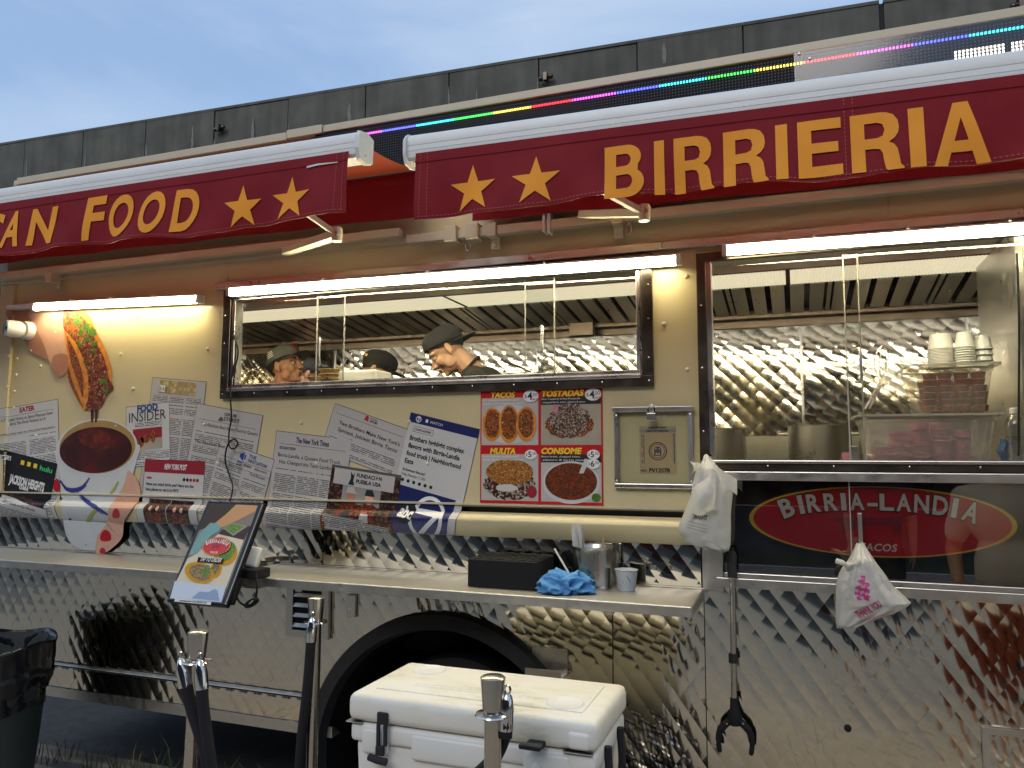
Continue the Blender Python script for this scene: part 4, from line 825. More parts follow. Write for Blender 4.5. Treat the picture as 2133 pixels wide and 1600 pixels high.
# ------------------------------------------------------------------ awnings
def cloth(name, col, tr):
    m, n, l, p = base_mat(name); p.inputs['Base Color'].default_value = lin(col); p.inputs['Roughness'].default_value = 0.7
    t = n.new('ShaderNodeBsdfTranslucent'); t.inputs[0].default_value = lin(tr); mi = n.new('ShaderNodeMixShader'); mi.inputs[0].default_value = 0.45
    l.new(p.outputs[0], mi.inputs[1]); l.new(t.outputs[0], mi.inputs[2]); l.new(mi.outputs[0], n['Material Output'].inputs[0])
cloth('bag_white', (0.74, 0.74, 0.70), (0.70, 0.70, 0.66)); MATS['bag_white'].node_tree.nodes['Principled BSDF'].inputs['Roughness'].default_value = 0.33
_n = MATS['bag_white'].node_tree.nodes; _l = MATS['bag_white'].node_tree.links; _g = _n.new('ShaderNodeNewGeometry'); _t = _n.new('ShaderNodeTexNoise'); _t.inputs['Scale'].default_value = 26; _t.inputs['Detail'].default_value = 5; _t.inputs['Distortion'].default_value = 1.5; _b = _n.new('ShaderNodeBump'); _b.inputs['Strength'].default_value = 0.55; _b.inputs['Distance'].default_value = 0.012
_l.new(_g.outputs['Position'], _t.inputs['Vector']); _l.new(_t.outputs[0], _b.inputs['Height']); _l.new(_b.outputs[0], _n['Principled BSDF'].inputs['Normal'])
cloth('awning_cloth', (0.30, 0.030, 0.012), (0.55, 0.09, 0.02))
YA = -0.60
def awning(label, x0, x1, ztop, slope, drop, xs0):
    zt = lambda x: ztop + slope * (x - xs0)
    t = thing('awning', label, 'awning', ((x0 + x1) / 2, -0.3, zt(x0) - 0.35), 'retractable awnings on the truck')
    pf = [(-0.555, 0.0), (-0.57, 0.008), (-0.60, 0.011), (-0.63, 0.006), (-0.648, -0.006), (-0.652, -0.022), (-0.650, -0.040), (-0.6475, -0.042), (-0.650, -0.044), (-0.6495, -0.060), (-0.647, -0.062), (-0.649, -0.064), (-0.646, -0.085), (-0.635, -0.096), (-0.56, -0.096), (-0.553, -0.085)]
    pf = [(y, z - 0.011) for y, z in pf]; n = len(pf); m_ = MB()
    m_.add([(x0, y, zt(x0) + z) for y, z in pf] + [(x1, y, zt(x1) + z) for y, z in pf], [(i, (i + 1) % n, (i + 1) % n + n, i + n) for i in range(n)])
    obj('front_bar', m_, 'alu_white', t, True, sharp=28)
    for x, s_ in ((x0, -1), (x1, 1)):
        e_ = MB(); pc = [(-0.545, 0.004), (-0.60, 0.016), (-0.645, 0.006), (-0.664, -0.02), (-0.664, -0.07), (-0.65, -0.112), (-0.60, -0.118), (-0.55, -0.10)]
        k = len(pc); e_.add([(x, y, zt(x) + z - 0.011) for y, z in pc] + [(x + s_ * 0.014, -0.6 + (y + 0.6) * 0.93, zt(x) + (z + 0.05) * 0.93 - 0.05 - 0.011) for y, z in pc], [(i, (i + 1) % k, (i + 1) % k + k, i + k) for i in range(k)] + [tuple(range(k)), tuple(range(k, 2 * k))])
        c_ = obj('end_cap', e_, 'plastic_white', t)
        for dz in (-0.02, -0.095): obj('cap_screw', MB().ell((x + s_ * 0.0145, -0.61, zt(x) + dz), (0.003, 0.005, 0.005), nu=8, nv=5), 'steel', c_)
    # cloth from the front bar back up to the roller, and the roller itself
    m_ = MB().sheet(lambda u, v: Vector((x0 + 0.03 + (x1 - x0 - 0.06) * u, -0.56 + 0.50 * v, zt(x0 + (x1 - x0) * u) - 0.02 + 0.075 * v - 0.018 * math.sin(math.pi * v))), 24, 8)
    obj('awning_cloth', m_, 'awning_cloth', t, True)
    r_ = MB(); r_.tube([(x0 + 0.03, -0.06, zt(x0) - 0.0), (x1 - 0.03, -0.06, zt(x1) - 0.0)], 0.045, 16); obj('roller', r_, 'burgundy', t, True)
    # gathered back fall of cloth under the roller
    obj('back_flap', MB().sheet(lambda u, v: Vector((x0 + 0.03 + (x1 - x0 - 0.06) * u, -0.105 + 0.012 * math.sin(u * 40), zt(x0 + (x1 - x0) * u) - 0.02 - 0.16 * v)), 30, 3), 'burgundy', t, True)
    # valance with soft waves
    def vy(x, v): return -0.646 - 0.004 - 0.013 * v * (math.sin(x * 7.3 + 1.1) + 0.7 * math.sin(x * 15.0 + v * 3) + 0.35 * math.sin(x * 31.0 - v * 4)) * (0.4 + 0.6 * v) - 0.012 * v
    def dr(x): return drop + 0.010 * math.sin(x * 5.1 + 0.7) + 0.005 * math.sin(x * 13)
    def vz(x, v): return zt(x) - 0.085 - dr(x) * v
    def xu(u): return x0 + 0.035 + (x1 - x0 - 0.07) * u
    obj('valance', MB().sheet(lambda u, v: Vector((xu(u), vy(xu(u), v), vz(xu(u), v))), 420, 12), 'burgundy', t, True)
    def on(x, z, lift=0.004):                      # point on the valance face at height z
        v = (zt(x) - 0.085 - z) / dr(x); return Vector((x, vy(x, max(0, min(1, v))) - lift, z))
    hm = MB(); w_ = 0.0022
    for (v0, thick) in ((0.13, 0.004),): hm.sheet(lambda u, v: on(xu(u), vz(xu(u), v0) - thick * v, 0.0045), 420, 1)
    obj('top_fold', hm, 'burgundy', t)
    st_ = MB(); x = x0 + 0.05
    while x < x1 - 0.05:
        st_.add([on(x, vz(x, 0.955), 0.0025), on(x + 0.008, vz(x + 0.008, 0.955), 0.0025), on(x + 0.008, vz(x + 0.008, 0.955) - w_, 0.0025), on(x, vz(x, 0.955) - w_, 0.0025)], [(0, 1, 2, 3)]); x += 0.014
    ends = [x0 + 0.055, x0 + 0.085, x1 - 0.055, x1 - 0.085]
    ends += [A(1757, 300, YA).x, A(1775, 300, YA).x] if x1 > 0 else [A(128, 450, YA).x, A(140, 450, YA).x]
    for xe in ends:
        z = vz(xe, 0.02)
        while z > vz(xe, 0.96): st_.add([on(xe, z, 0.0025), on(xe + 0.002, z, 0.0025), on(xe + 0.002, z - 0.008, 0.0025), on(xe, z - 0.008, 0.0025)], [(0, 1, 2, 3)]); z -= 0.013
    tag(obj('stitching', st_, 'thread', t, fix=False), None, kind='stuff')
    ed = MB().sheet(lambda u, v: Vector((xu(u), vy(xu(u), 1) - 0.002 + 0.004 * v, vz(xu(u), 1) - 0.0025 + 0.001 * v)), 420, 1); obj('frayed_edge', ed, 'thread', t)
    return t, on, zt
def star(on, cx, cz, r, tilt=0.0): 
    pts = [(cx + (r if i % 2 == 0 else r * 0.385) * math.sin(math.pi * i / 5 + tilt), cz + (r if i % 2 == 0 else r * 0.385) * math.cos(math.pi * i / 5 + tilt)) for i in range(10)]
    m_ = MB(); vs, fs = tess([(cx, cz)] + pts, [(0, 1 + i, 1 + (i + 1) % 10) for i in range(10)], 0.014, 0.03); m_.add([on(*v) for v in vs], fs); return m_
xL1 = -1.535; xR0 = -1.318
aL, onL, ztL = awning('burgundy awning at the left lettered with gold CAN FOOD and two stars', -5.6, xL1, 2.847, -0.005, 0.255, xL1)
aR, onR, ztR = awning('burgundy awning at the right lettered with two gold stars and BIRRIERIA', xR0, 2.5, 2.799, -0.0165, 0.245, xR0)
def arcp(cx, cy, rx, ry, a0, a1, n=10): return [(cx + rx * math.cos(R(a0 + (a1 - a0) * i / n)), cy + ry * math.sin(R(a0 + (a1 - a0) * i / n))) for i in range(n + 1)]
GLY = {'I': [[(0, 0), (.22, 0), (.22, 1), (0, 1)]],
 'E': [[(0, 0), (.70, 0), (.70, .185), (.22, .185), (.22, .41), (.64, .41), (.64, .585), (.22, .585), (.22, .815), (.69, .815), (.69, 1), (0, 1)]],
 'B': [[(0, 0), (.44, 0)] + arcp(.44, .275, .30, .275, -90, 52) + arcp(.42, .755, .265, .245, -38, 90) + [(0, 1)], [(.22, .17)] + arcp(.41, .30, .115, .13, -90, 90) + [(.22, .43)], [(.22, .595)] + arcp(.39, .7125, .105, .1175, -90, 90) + [(.22, .83)]],
 'R': [[(0, 0), (.22, 0), (.22, .395), (.36, .395), (.45, .375), (.49, .30), (.505, .15), (.525, .04), (.55, 0), (.80, 0), (.80, .03), (.752, .08), (.735, .22), (.715, .35), (.67, .43), (.59, .485), (.68, .54), (.735, .62), (.752, .72), (.735, .84), (.67, .94), (.57, .985), (.47, 1), (0, 1)], [(.22, .57), (.42, .57), (.50, .60), (.53, .70), (.50, .795), (.42, .83), (.22, .83)]],
 'A': [[(0, 0), (.235, 0), (.305, .21), (.665, .21), (.735, 0), (.97, 0), (.615, 1), (.36, 1)], [(.365, .385), (.605, .385), (.485, .75)]]}
def glyph(ch):
    c = bpy.data.curves.new('g', 'CURVE'); c.dimensions = '2D'; c.fill_mode = 'BOTH'
    for lp in GLY[ch]:
        s_ = c.splines.new('POLY'); s_.points.add(len(lp) - 1); s_.use_cyclic_u = True
        for p_, (x, y) in zip(s_.points, lp): p_.co = (x, y, 0, 1)
    o = bpy.data.objects.new('g', c); COL.objects.link(o); dg = bpy.context.evaluated_depsgraph_get(); me = bpy.data.meshes.new_from_object(o.evaluated_get(dg))
    r = ([(q.co.x, q.co.y) for q in me.vertices], [tuple(p_.vertices) for p_ in me.polygons]); bpy.data.objects.remove(o); bpy.data.curves.remove(c); bpy.data.meshes.remove(me); return r
def letters(parent, on, word, pxs, py0s, py1s, bold, shear=0.0, Y=-0.655):         # each letter fitted to its own place
    for ch, (a, b), (ta, tb), (ba, bb) in zip(word, pxs, py0s, py1s):
        p0 = A(a, (ba + ta) / 2, Y); p1 = A(b, (bb + tb) / 2, Y); zt0 = A((a + b) / 2, (ta + tb) / 2, Y).z; zb0 = A((a + b) / 2, (ba + bb) / 2, Y).z
        m_ = MB(); sh = shear * (zt0 - zb0)
        if bold > 0.03:
            vs, fs = glyph(ch); wv_ = max(v[0] for v in vs); vs, fs = tess([(p0.x + (p1.x - p0.x) * v[0] / wv_, zb0 + (zt0 - zb0) * v[1]) for v in vs], fs, 0.014, 0.03); m_.add([on(*v) for v in vs], fs)
        else: put_text(m_, ch, lambda x, y: Vector((x, 0, y)), p0.x, zb0, zt0 - zb0, width=p1.x - p0.x - sh, bold=bold, shear=shear, res=5)
        if bold <= 0.03:
            za_, zb_ = min(v.z for v in m_.v), max(v.z for v in m_.v)
            for v in m_.v: v.z = zb0 + (v.z - za_) / (zb_ - za_) * (zt0 - zb0)
            vs, fs = tess([(v.x, v.z) for v in m_.v], m_.f, 0.014, 0.03); m_ = MB().add([on(*v) for v in vs], fs)
        obj('letter_' + ch.lower(), m_, 'gold', parent, fix=False)
B0 = [(1260, 1342), (1363, 1384), (1404, 1487), (1507, 1600), (1616, 1641), (1662, 1754), (1772, 1880), (1893, 1926), (1943, 2063)]
tp = lambda x: 308 + (x - 1260) * (213 - 308) / (2000 - 1260); bt_ = lambda x: 417 + (x - 1260) * (336 - 417) / (2063 - 1260)
letters(aR, onR, 'BIRRIERIA', B0, [(tp(a), tp(b)) for a, b in B0], [(bt_(a), bt_(b)) for a, b in B0], 0.04)
B1 = [(-48, 12), (8, 54), (60, 119), (172, 222), (223, 284), (290, 352), (358, 420)]
tp = lambda x: 412 + (x - 185) * (393 - 412) / (405 - 185) if x > 150 else 440 + (x - 40) * (430 - 440) / 80
bt_ = lambda x: 501 + (x - 172) * (480 - 501) / (400 - 172) if x > 150 else 519 + (x - 10) * (508 - 519) / 90
letters(aL, onL, 'CANFOOD', B1, [(tp(a), tp(b)) for a, b in B1], [(bt_(a), bt_(b)) for a, b in B1], 0.03, 0.14)
for par, on_, lst in ((aR, onR, [(985, 393, 0.091), (1118, 378, 0.092)]), (aL, onL, [(506, 431, 0.093), (608, 415, 0.094)])):
    for px, py, r in lst:
        q = A(px, py, -0.655); obj('star', star(on_, q.x, q.z - 0.004, r), 'gold', par, fix=False)
q0, q1 = A(640, 351, -0.655), A(705, 341, -0.655)
obj('torn_strip', MB().add([onL(q0.x, q0.z, .006), onL(q0.x + 0.05, q0.z + 0.004, .006), onL(q1.x, q1.z + 0.003, .006), onL(q1.x, q1.z + 0.006, .006), onL(q0.x + 0.05, q0.z + 0.012, .006), onL(q0.x, q0.z + 0.008, .006)], [(0, 1, 4, 5), (1, 2, 3, 4)]), 'paper', aL)
# square bar, wall brackets and folding arms under the awnings
def square_bar(parent, x0, x1, z):
    obj('square_bar', MB().rbox(x0, x1, -0.085, -0.045, z - 0.02, z + 0.02, 0.003), 'cream_trim', parent)
    return z
zR = A(1140, 470, -0.065).z
square_bar(aR, -1.62, 2.4, zR); square_bar(aL, -5.5, -1.66, A(60, 572, -0.065).z + 0.005)
def bracket(parent, px, py):
    q = A(px, py, -0.05); m_ = MB().rbox(q.x - 0.022, q.x + 0.022, -0.10, -0.032, zR - 0.03, zR + 0.03, 0.004).rbox(q.x - 0.02, q.x + 0.02, -0.046, -0.036, q.z - 0.03, zR - 0.02, 0.003)
    b_ = obj('wall_bracket', m_, 'cream_trim', parent); obj('bolt', MB().ell((q.x, -0.048, q.z - 0.012), (0.008, 0.005, 0.008), nu=8, nv=6), 'steel', b_, True)
bracket(aR, 1031, 505); bracket(aR, 1288, 482); bracket(aL, 115, 590)
def eye(parent, px, py):
    q = A(px, py, -0.07); r_ = MB(); pts = [(q.x + 0.012 * math.cos(a), -0.07, q.z + 0.022 * math.sin(a)) for a in [2 * math.pi * i / 14 for i in range(15)]]; r_.tube(pts, 0.003, 6, False); r_.tube([(q.x, -0.07, q.z + 0.02), (q.x, -0.07, zR - 0.02)], 0.008, 8)
    obj('crank_eye', r_, 'steel', parent, True)
eye(aR, 975, 512); eye(aR, 1309, 478)
q = A(1138, 468, -0.09); obj('strap_clip', MB().rbox(q.x - 0.016, q.x - 0.003, -0.10, -0.04, zR - 0.035, zR + 0.05, 0.004).rbox(q.x + 0.005, q.x + 0.018, -0.10, -0.04, zR - 0.04, zR + 0.05, 0.004), 'plastic_white', aR)
for px in (940, 985): q = A(px, 480, -0.09); obj('shoulder_block', MB().rbox(q.x - 0.03, q.x + 0.03, -0.11, -0.04, zR - 0.035, zR + 0.035, 0.006), 'cream_trim', aR)
def arm(parent, a, b, w0, w1, th=0.035):
    a, b = Vector(a), Vector(b); d = (b - a).normalized(); s_ = d.cross(Vector((0, 0, 1))).normalized(); u = s_.cross(d); vs = []
    for p, w in ((a, w0), (b, w1)): vs += [p + s_ * w + u * th * 0.5, p - s_ * w + u * th * 0.5, p - s_ * w - u * th * 0.5, p + s_ * w - u * th * 0.5]
    obj('folding_arm', MB().add(vs, [(0, 1, 2, 3), (7, 6, 5, 4), (0, 4, 5, 1), (1, 5, 6, 2), (2, 6, 7, 3), (3, 7, 4, 0)]), 'cream_trim', parent)
def elbow(parent, q):
    e_ = obj('arm_elbow', MB().lathe([(0.001, -0.03), (0.02, -0.03), (0.023, -0.02), (0.023, 0.02), (0.02, 0.03), (0.001, 0.03)], q, 16), 'cream_trim', parent, True)
    obj('elbow_pin', MB().rbox(q[0] + 0.003, q[0] + 0.018, q[1] - 0.025, q[1] - 0.014, q[2] - 0.009, q[2] + 0.009, 0.002), 'steel', e_)
zL = A(700, 489, -0.38).z
e1 = Vector((A(702, 490, -0.38).x, -0.38, zL)); arm(aL, (A(598, 470, -0.12).x, -0.12, zL + 0.035), e1, 0.022, 0.024, 0.03); elbow(aL, e1); arm(aL, e1, (-2.0, -0.56, zL + 0.17), 0.012, 0.012, 0.02)
e2 = Vector((A(1342, 445, -0.36).x, -0.36, A(1342, 444, -0.36).z)); arm(aR, (e2.x - 0.3, -0.12, e2.z + 0.10), e2, 0.018, 0.02, 0.028); elbow(aR, e2); arm(aR, e2, (e2.x - 0.3, -0.56, e2.z + 0.16), 0.012, 0.012, 0.02)
# ------------------------------------------------------------------ LED message board on the roof edge
lb = thing('led_board', 'long black led message board with a rainbow dot line above the right awning', 'led board', (0.2, -0.01, 2.86))
obj('board_face', MB().rbox(A(772, 285).x - 0.3, TX1, -0.022, -0.002, 2.80, 3.168, 0.003), 'ledboard', lb)
dm = MB(); x = -1.9
zd = 3.132
while x < TX1 - 0.05:
    dm.box(x, x + 0.007, -0.028, -0.0225, zd - 0.005, zd + 0.003); x += 0.0125
tag(obj('led_row', dm, 'led_dots', lb, fix=False), None, kind='stuff')
dm = MB()
for (pa, pb) in ((1985, 2090), (2104, 2200)):
    a, b = A(pa, 110).x, A(pb, 110).x; x = a
    while x < b:
        for k in range(4): dm.box(x, x + 0.0065, -0.028, -0.0225, 3.035 + k * 0.0125, 3.0415 + k * 0.0125)
        x += 0.0125
tag(obj('led_letters', dm, 'led_white', lb, fix=False), None, kind='stuff')
q = A(1655, 160, -0.045); obj('cover_sheet', MB().box(q.x, 1.6, -0.045, -0.042, 2.80, 3.165), 'plexi', lb)
for (px, py) in ((1665, 112), (1687, 122)): q = A(px, py, -0.047); obj('cover_screw', MB().ell((q.x, -0.047, q.z), (0.006, 0.003, 0.006), nu=8, nv=5), 'steel', lb, True)
# ------------------------------------------------------------------ LED strip lights under the awnings
obj('light_rail', MB().rbox(-2.74, 2.3, -0.028, -0.001, 2.437, 2.472, 0.003), 'steel_brushed', truck)
def strip_light(label, pa, pb, Y=-0.055, th=0.033):
    a, b = A(*pa, Y), A(*pb, Y); t = thing('strip_light', label, 'light', ((a.x + b.x) / 2, Y, min(a.z, b.z)), 'led strip lights under the awnings')
    d = (b - a).normalized(); u = Vector((-d.z, 0, d.x))
    def bar(s0, s1, y0, y1, h0, h1, m, nm):
        vs = [a + d * s + u * h + Vector((0, y, 0)) for s in (s0, s1) for (y, h) in ((y0, h0), (y1, h0), (y1, h1), (y0, h1))]
        return obj(nm, MB().add(vs, [(0, 1, 2, 3), (7, 6, 5, 4), (0, 4, 5, 1), (1, 5, 6, 2), (2, 6, 7, 3), (3, 7, 4, 0)]), m, t)
    Ln = (b - a).length
    bar(-0.02, Ln + 0.02, 0.012, 0.03, -th * 0.5, th * 0.75, 'alu_white', 'light_channel'); bar(0, Ln, -0.014, 0.0118, -th * 0.5, th * 0.5, 'led_tube', 'led_tube')
    bar(-0.02, Ln + 0.02, -0.0185, 0.0118, th * 0.52, th * 0.75, 'alu_white', 'channel_hood')
    bar(-0.02, -0.0005, -0.016, 0.0118, -th * 0.6, th * 0.6, 'plastic_white', 'end_cap'); bar(Ln + 0.0005, Ln + 0.02, -0.016, 0.0118, -th * 0.6, th * 0.6, 'plastic_white', 'end_cap')
    for f in (0.25, 0.5, 0.75): bar(Ln * f - 0.004, Ln * f + 0.004, -0.024, 0.031, th * 0.76, th * 0.95, 'plastic_white', 'mount_clip')
    bar(Ln * 0.02, Ln * 0.98, 0.031, 0.052, -0.004, 0.004, 'steel_brushed', 'mount_strip')
    return t
strip_light('glowing led strip light above the long low window', (482, 609), (1408, 543))
strip_light('glowing led strip light above the tall service window at right', (1515, 522), (2330, 462))
strip_light('glowing led strip light above the taco picture at left', (75, 640), (412, 624))
q0, q1 = A(16, 641, -0.05), A(75, 638, -0.05); obj('light_bracket', MB().rbox(q0.x, q1.x - 0.02, -0.06, -0.002, q0.z - 0.008, q0.z + 0.012, 0.003), 'alu_white', truck)
# ------------------------------------------------------------------ security camera
q = A(45, 690, -0.10)
sc_ = thing('security_camera', 'white round security camera on the wall beside the taco picture', 'camera', (q.x, -0.08, q.z - 0.06))
w_ = A(58, 690, 0); obj('base_mount', MB().lathe([(0.052, 0.0), (0.052, 0.03), (0.045, 0.045), (0.001, 0.045)], (w_.x + 0.02, -0.001, w_.z), 24, Matrix.Rotation(R(90), 3, 'X')), 'plastic_white', sc_, True)
Mr = Euler((R(88), 0, R(-22))).to_matrix()
c = Vector((w_.x + 0.005, -0.075, w_.z)); obj('camera_ball', MB().lathe([(0.001, -0.045), (0.03, -0.04), (0.046, -0.02), (0.048, 0.0), (0.046, 0.03), (0.042, 0.05), (0.036, 0.052)], c, 28, Mr), 'plastic_white', sc_, True)
obj('lens_window', MB().lathe([(0.036, 0.050), (0.02, 0.046), (0.001, 0.045)], c, 24, Mr), 'black_gloss', sc_, True); obj('lens', MB().lathe([(0.012, 0.047), (0.009, 0.051), (0.001, 0.0515)], c, 16, Mr), 'black', sc_, True)
# ------------------------------------------------------------------ printed graphics on the truck side (they run over the rounded rib)
def wobj(name, mb, m, parent, uvf=None, clip=False):            # mb verts: (x, -lift, z); wrapped on the side profile
    bm = bmesh.new(); me = bpy.data.meshes.new('w'); me.from_pydata(mb.v, [], mb.f); bm.from_mesh(me); bpy.data.meshes.remove(me)
    if min(v.x for v in mb.v) < TX0 + 0.092:
        bmesh.ops.bisect_plane(bm, geom=bm.verts[:] + bm.edges[:] + bm.faces[:], plane_co=(TX0 - 0.018, 0, 0), plane_no=(-1, 0, 0), clear_outer=True)
        if not bm.faces: bm.free(); return None
        for xx in (TX0 + 0.0915, TX0 + 0.0935): bmesh.ops.bisect_plane(bm, geom=bm.verts[:] + bm.edges[:] + bm.faces[:], plane_co=(xx, 0, 0), plane_no=(1, 0, 0))
    if min(v.z for v in mb.v) < 1.37:
        if clip: bmesh.ops.bisect_plane(bm, geom=bm.verts[:] + bm.edges[:] + bm.faces[:], plane_co=(0, 0, RB0 + 0.004), plane_no=(0, 0, -1), clear_outer=True)
        if not bm.faces: bm.free(); return None
        for z in zz[::2] + [RB1 + 0.002]: bmesh.ops.bisect_plane(bm, geom=bm.verts[:] + bm.edges[:] + bm.faces[:], plane_co=(0, 0, z), plane_no=(0, 0, 1))
        bmesh.ops.triangulate(bm, faces=bm.faces[:])
    elif any(len(f.verts) > 4 for f in bm.faces): bmesh.ops.triangulate(bm, faces=bm.faces[:])
    bmesh.ops.recalc_face_normals(bm, faces=bm.faces)
    for f in bm.faces:
        if f.normal.y > 0: f.normal_flip()
    bm.verts.index_update(); o = MB(); o.add([Vector((v.co.x, v.co.y + Yp(v.co.z) - (0.018 if v.co.x < TX0 + 0.092 and v.co.z > 1.401 else 0), v.co.z)) for v in bm.verts], [tuple(v.index for v in f.verts) for f in bm.faces])
    if uvf: o.uv = [uvf(v.x, v.z) for v in o.v]
    bm.free(); return obj(name, o, m, parent, fix=False)
def poly(pts, lift, mb=None): mb = mb or MB(); return mb.add([(x, -lift, z) for x, z in pts], [tuple(range(len(pts)))])
class Paper:
    def __init__(s, name, label, cat, TL, TR, h, lift, m='paper', border=True, group='printed articles on the truck side', rot=None):
        s.O = Vector(PW(*TL)); R_ = Vector(PW(*TR)); s.u = (R_ - s.O).normalized(); s.d = Vector((s.u.y, -s.u.x)); s.w = (R_ - s.O).length; s.h = h; s.lift = lift
        s.t = thing(name, label, cat, (s.O.x, -lift, s.at(0, h)[1]), group)
        if border: wobj('sheet_border', poly([s.at(-0.0022, -0.0022), s.at(s.w + 0.0022, -0.0022), s.at(s.w + 0.0022, h + 0.0022), s.at(-0.0022, h + 0.0022)], lift - 0.0003), 'ink', s.t, None, True)
        wobj('sheet', poly([s.at(0, 0), s.at(s.w, 0), s.at(s.w, h), s.at(0, h)], lift), m, s.t, None, True)
    def at(s, x, y): p = s.O + s.u * x + s.d * y; return (p.x, p.y)
    def L(s, px, py): q = Vector(PW(px, py)) - s.O; return (q.dot(s.u), q.dot(s.d))
    def rect(s, x0, y0, x1, y1, m, k=1, name='print_block', uv=False):
        return wobj(name, poly([s.at(x0, y0), s.at(x1, y0), s.at(x1, y1), s.at(x0, y1)], s.lift + 0.0004 * k), m, s.t, (lambda x, z: ((Vector((x, z)) - s.O).dot(s.u), -(Vector((x, z)) - s.O).dot(s.d))) if uv else None, True)
    def shape(s, pts, m, k=2, name='print_shape'): return wobj(name, poly([s.at(*p) for p in pts], s.lift + 0.0004 * k), m, s.t, None, True)
    def body(s, x0, y0, x1, y1, m='print_fine'): return s.rect(x0, y0, x1, y1, m, 1, 'text_column', True)
    def text(s, body, x, y, h, width=None, m='ink', bold=0.0, shear=0.0, align='l', k=2, name='headline'):
        mb = MB(); put_text(mb, body, lambda a, b: (lambda p: Vector((p[0], -(s.lift + 0.0004 * k), p[1])))(s.at(a, y - b)), x, 0, h, width, bold, shear, align=align, res=2)
        return wobj(name, mb, m, s.t, None, True)
    def rule(s, y, x0=None, x1=None, m='ink', t=0.0016): return s.rect(s.w * 0.06 if x0 is None else x0, y, s.w * 0.94 if x1 is None else x1, y + t, m, 1, 'rule')
# -- map article (lowest)
p = Paper('article_print', 'printed page with a yellow map header and three text columns', 'poster', (319, 787), (430, 796), 0.62, 0.0020, 'paper_grey')
p.rect(p.w * 0.15, 0.008, p.w * 0.83, 0.075, 'map_yellow', 2, 'map_strip')
p.rect(p.w * 0.16, 0.035, p.w * 0.26, 0.068, 'ink_white', 3); p.text('EAT', p.w * 0.17, 0.062, 0.02, m='ink', k=4)
for i in range(3): p.body(p.w * (0.05 + 0.31 * i), 0.09, p.w * (0.33 + 0.31 * i), 0.61, 'print_fine_grey')
# -- EATER page
pe = Paper('article_print', 'white printed page headed EATER in red at the left edge', 'poster', (-80, 868), (121, 832), 0.78, 0.0022)
x, y = pe.L(42, 861); x2, _ = pe.L(73, 861); pe.text('EATER', x, y - 0.004, 0.027, x2 - x, 'ink_red', 0.04, name='masthead')
pe.rule(pe.L(60, 866)[1] - 0.014, 0.02, pe.w - 0.03)
x, y = pe.L(-4, 882); x2, _ = pe.L(111, 862); pe.text('NYC Is Finally Home to Spicy Mexican Stew', x, y + 0.001, 0.018, x2 - x)
x, y = pe.L(22, 886); x2, _ = pe.L(96, 872); pe.text('Birria That Rivals Versions in LA', x, y + 0.003, 0.018, x2 - x)
xa, ya = pe.L(-30, 905); xb, yb = pe.L(116, 882); pe.body(xa, yb + 0.016, xb, yb + 0.026, 'print_tiny')
x1_, y1_ = pe.L(55, 905); x2_, _ = pe.L(62, 905); pe.body(0.03, yb + 0.05, x1_, 0.76); pe.body(x2_, yb + 0.04, xb, 0.76)
# -- grub street page
p = Paper('article_print', 'grey printed page headed GRUB STREET below the window corner', 'poster', (412, 841), (548, 866), 0.52, 0.0028, 'paper_grey')
x, y = p.L(468, 866); p.text('GRUB', x, y, 0.016, 0.075, bold=0.02, name='masthead'); p.text('STREET', x, y + 0.024, 0.018, 0.10, bold=0.02, name='masthead'); p.shape([(x - 0.035, y + 0.03), (x - 0.02, y + 0.008), (x - 0.004, y + 0.014), (x - 0.002, y + 0.03)], 'ink_grey')
p.rule(y + 0.037)
x, y = p.L(420, 884); p.text('The Absolute Best Street Food In Queens', x, y + 0.003, 0.017, p.w * 0.86)
p.body(0.02, y + 0.022, p.w - 0.025, y + 0.083, 'print_fine_grey'); x, y = p.L(406, 920); p.text('The Absolute Best', x, y + 0.002, 0.015, p.w * 0.48, bold=0.015)
p.body(0.02, y + 0.012, p.w * 0.45, y + 0.05, 'print_fine_grey'); p.body(0.02, y + 0.065, p.w - 0.03, 0.50, 'print_fine_grey')
# -- infatuation page
p = Paper('article_print', 'printed page with blue megaphone emblem and THE INFATUATION heading', 'poster', (461, 920), (572, 958), 0.36, 0.0034, 'paper_grey')
x, y = p.L(519, 955); p.text('THE', x, y - 0.004, 0.017, m='ink_blue', bold=0.02, name='masthead'); p.text('INFATUATION', x, y + 0.018, 0.017, 0.115, 'ink_blue', 0.02, name='masthead')
p.shape([(x - 0.055, y - 0.008), (x - 0.03, y - 0.022), (x - 0.03, y + 0.022), (x - 0.055, y + 0.006)], 'ink_blue'); p.shape([(x - 0.026, y - 0.012), (x - 0.018, y - 0.012), (x - 0.018, y + 0.012), (x - 0.026, y + 0.012)], 'ink_blue')
p.rect(x - 0.062, y + 0.028, x - 0.028, y + 0.046, 'ink_blue', 2); p.text('NYC', x - 0.058, y + 0.043, 0.011, m='ink_white', k=3); p.text('REVIEW', x - 0.02, y + 0.044, 0.012, 0.05, bold=0.02); p.text('BIRRIA-LANDIA', x + 0.05, y + 0.044, 0.010, 0.075)
p.rule(y + 0.06, 0.015, p.w); p.rule(0.06, 0.015, p.w)
p.body(0.015, 0.075, p.w * 0.50, 0.35, 'print_fine_grey'); x, y = p.L(523, 985); p.text('Food Rundown', x, y + 0.012, 0.014, 0.09); p.body(p.w * 0.56, y + 0.03, p.w - 0.01, 0.35, 'print_fine_grey')
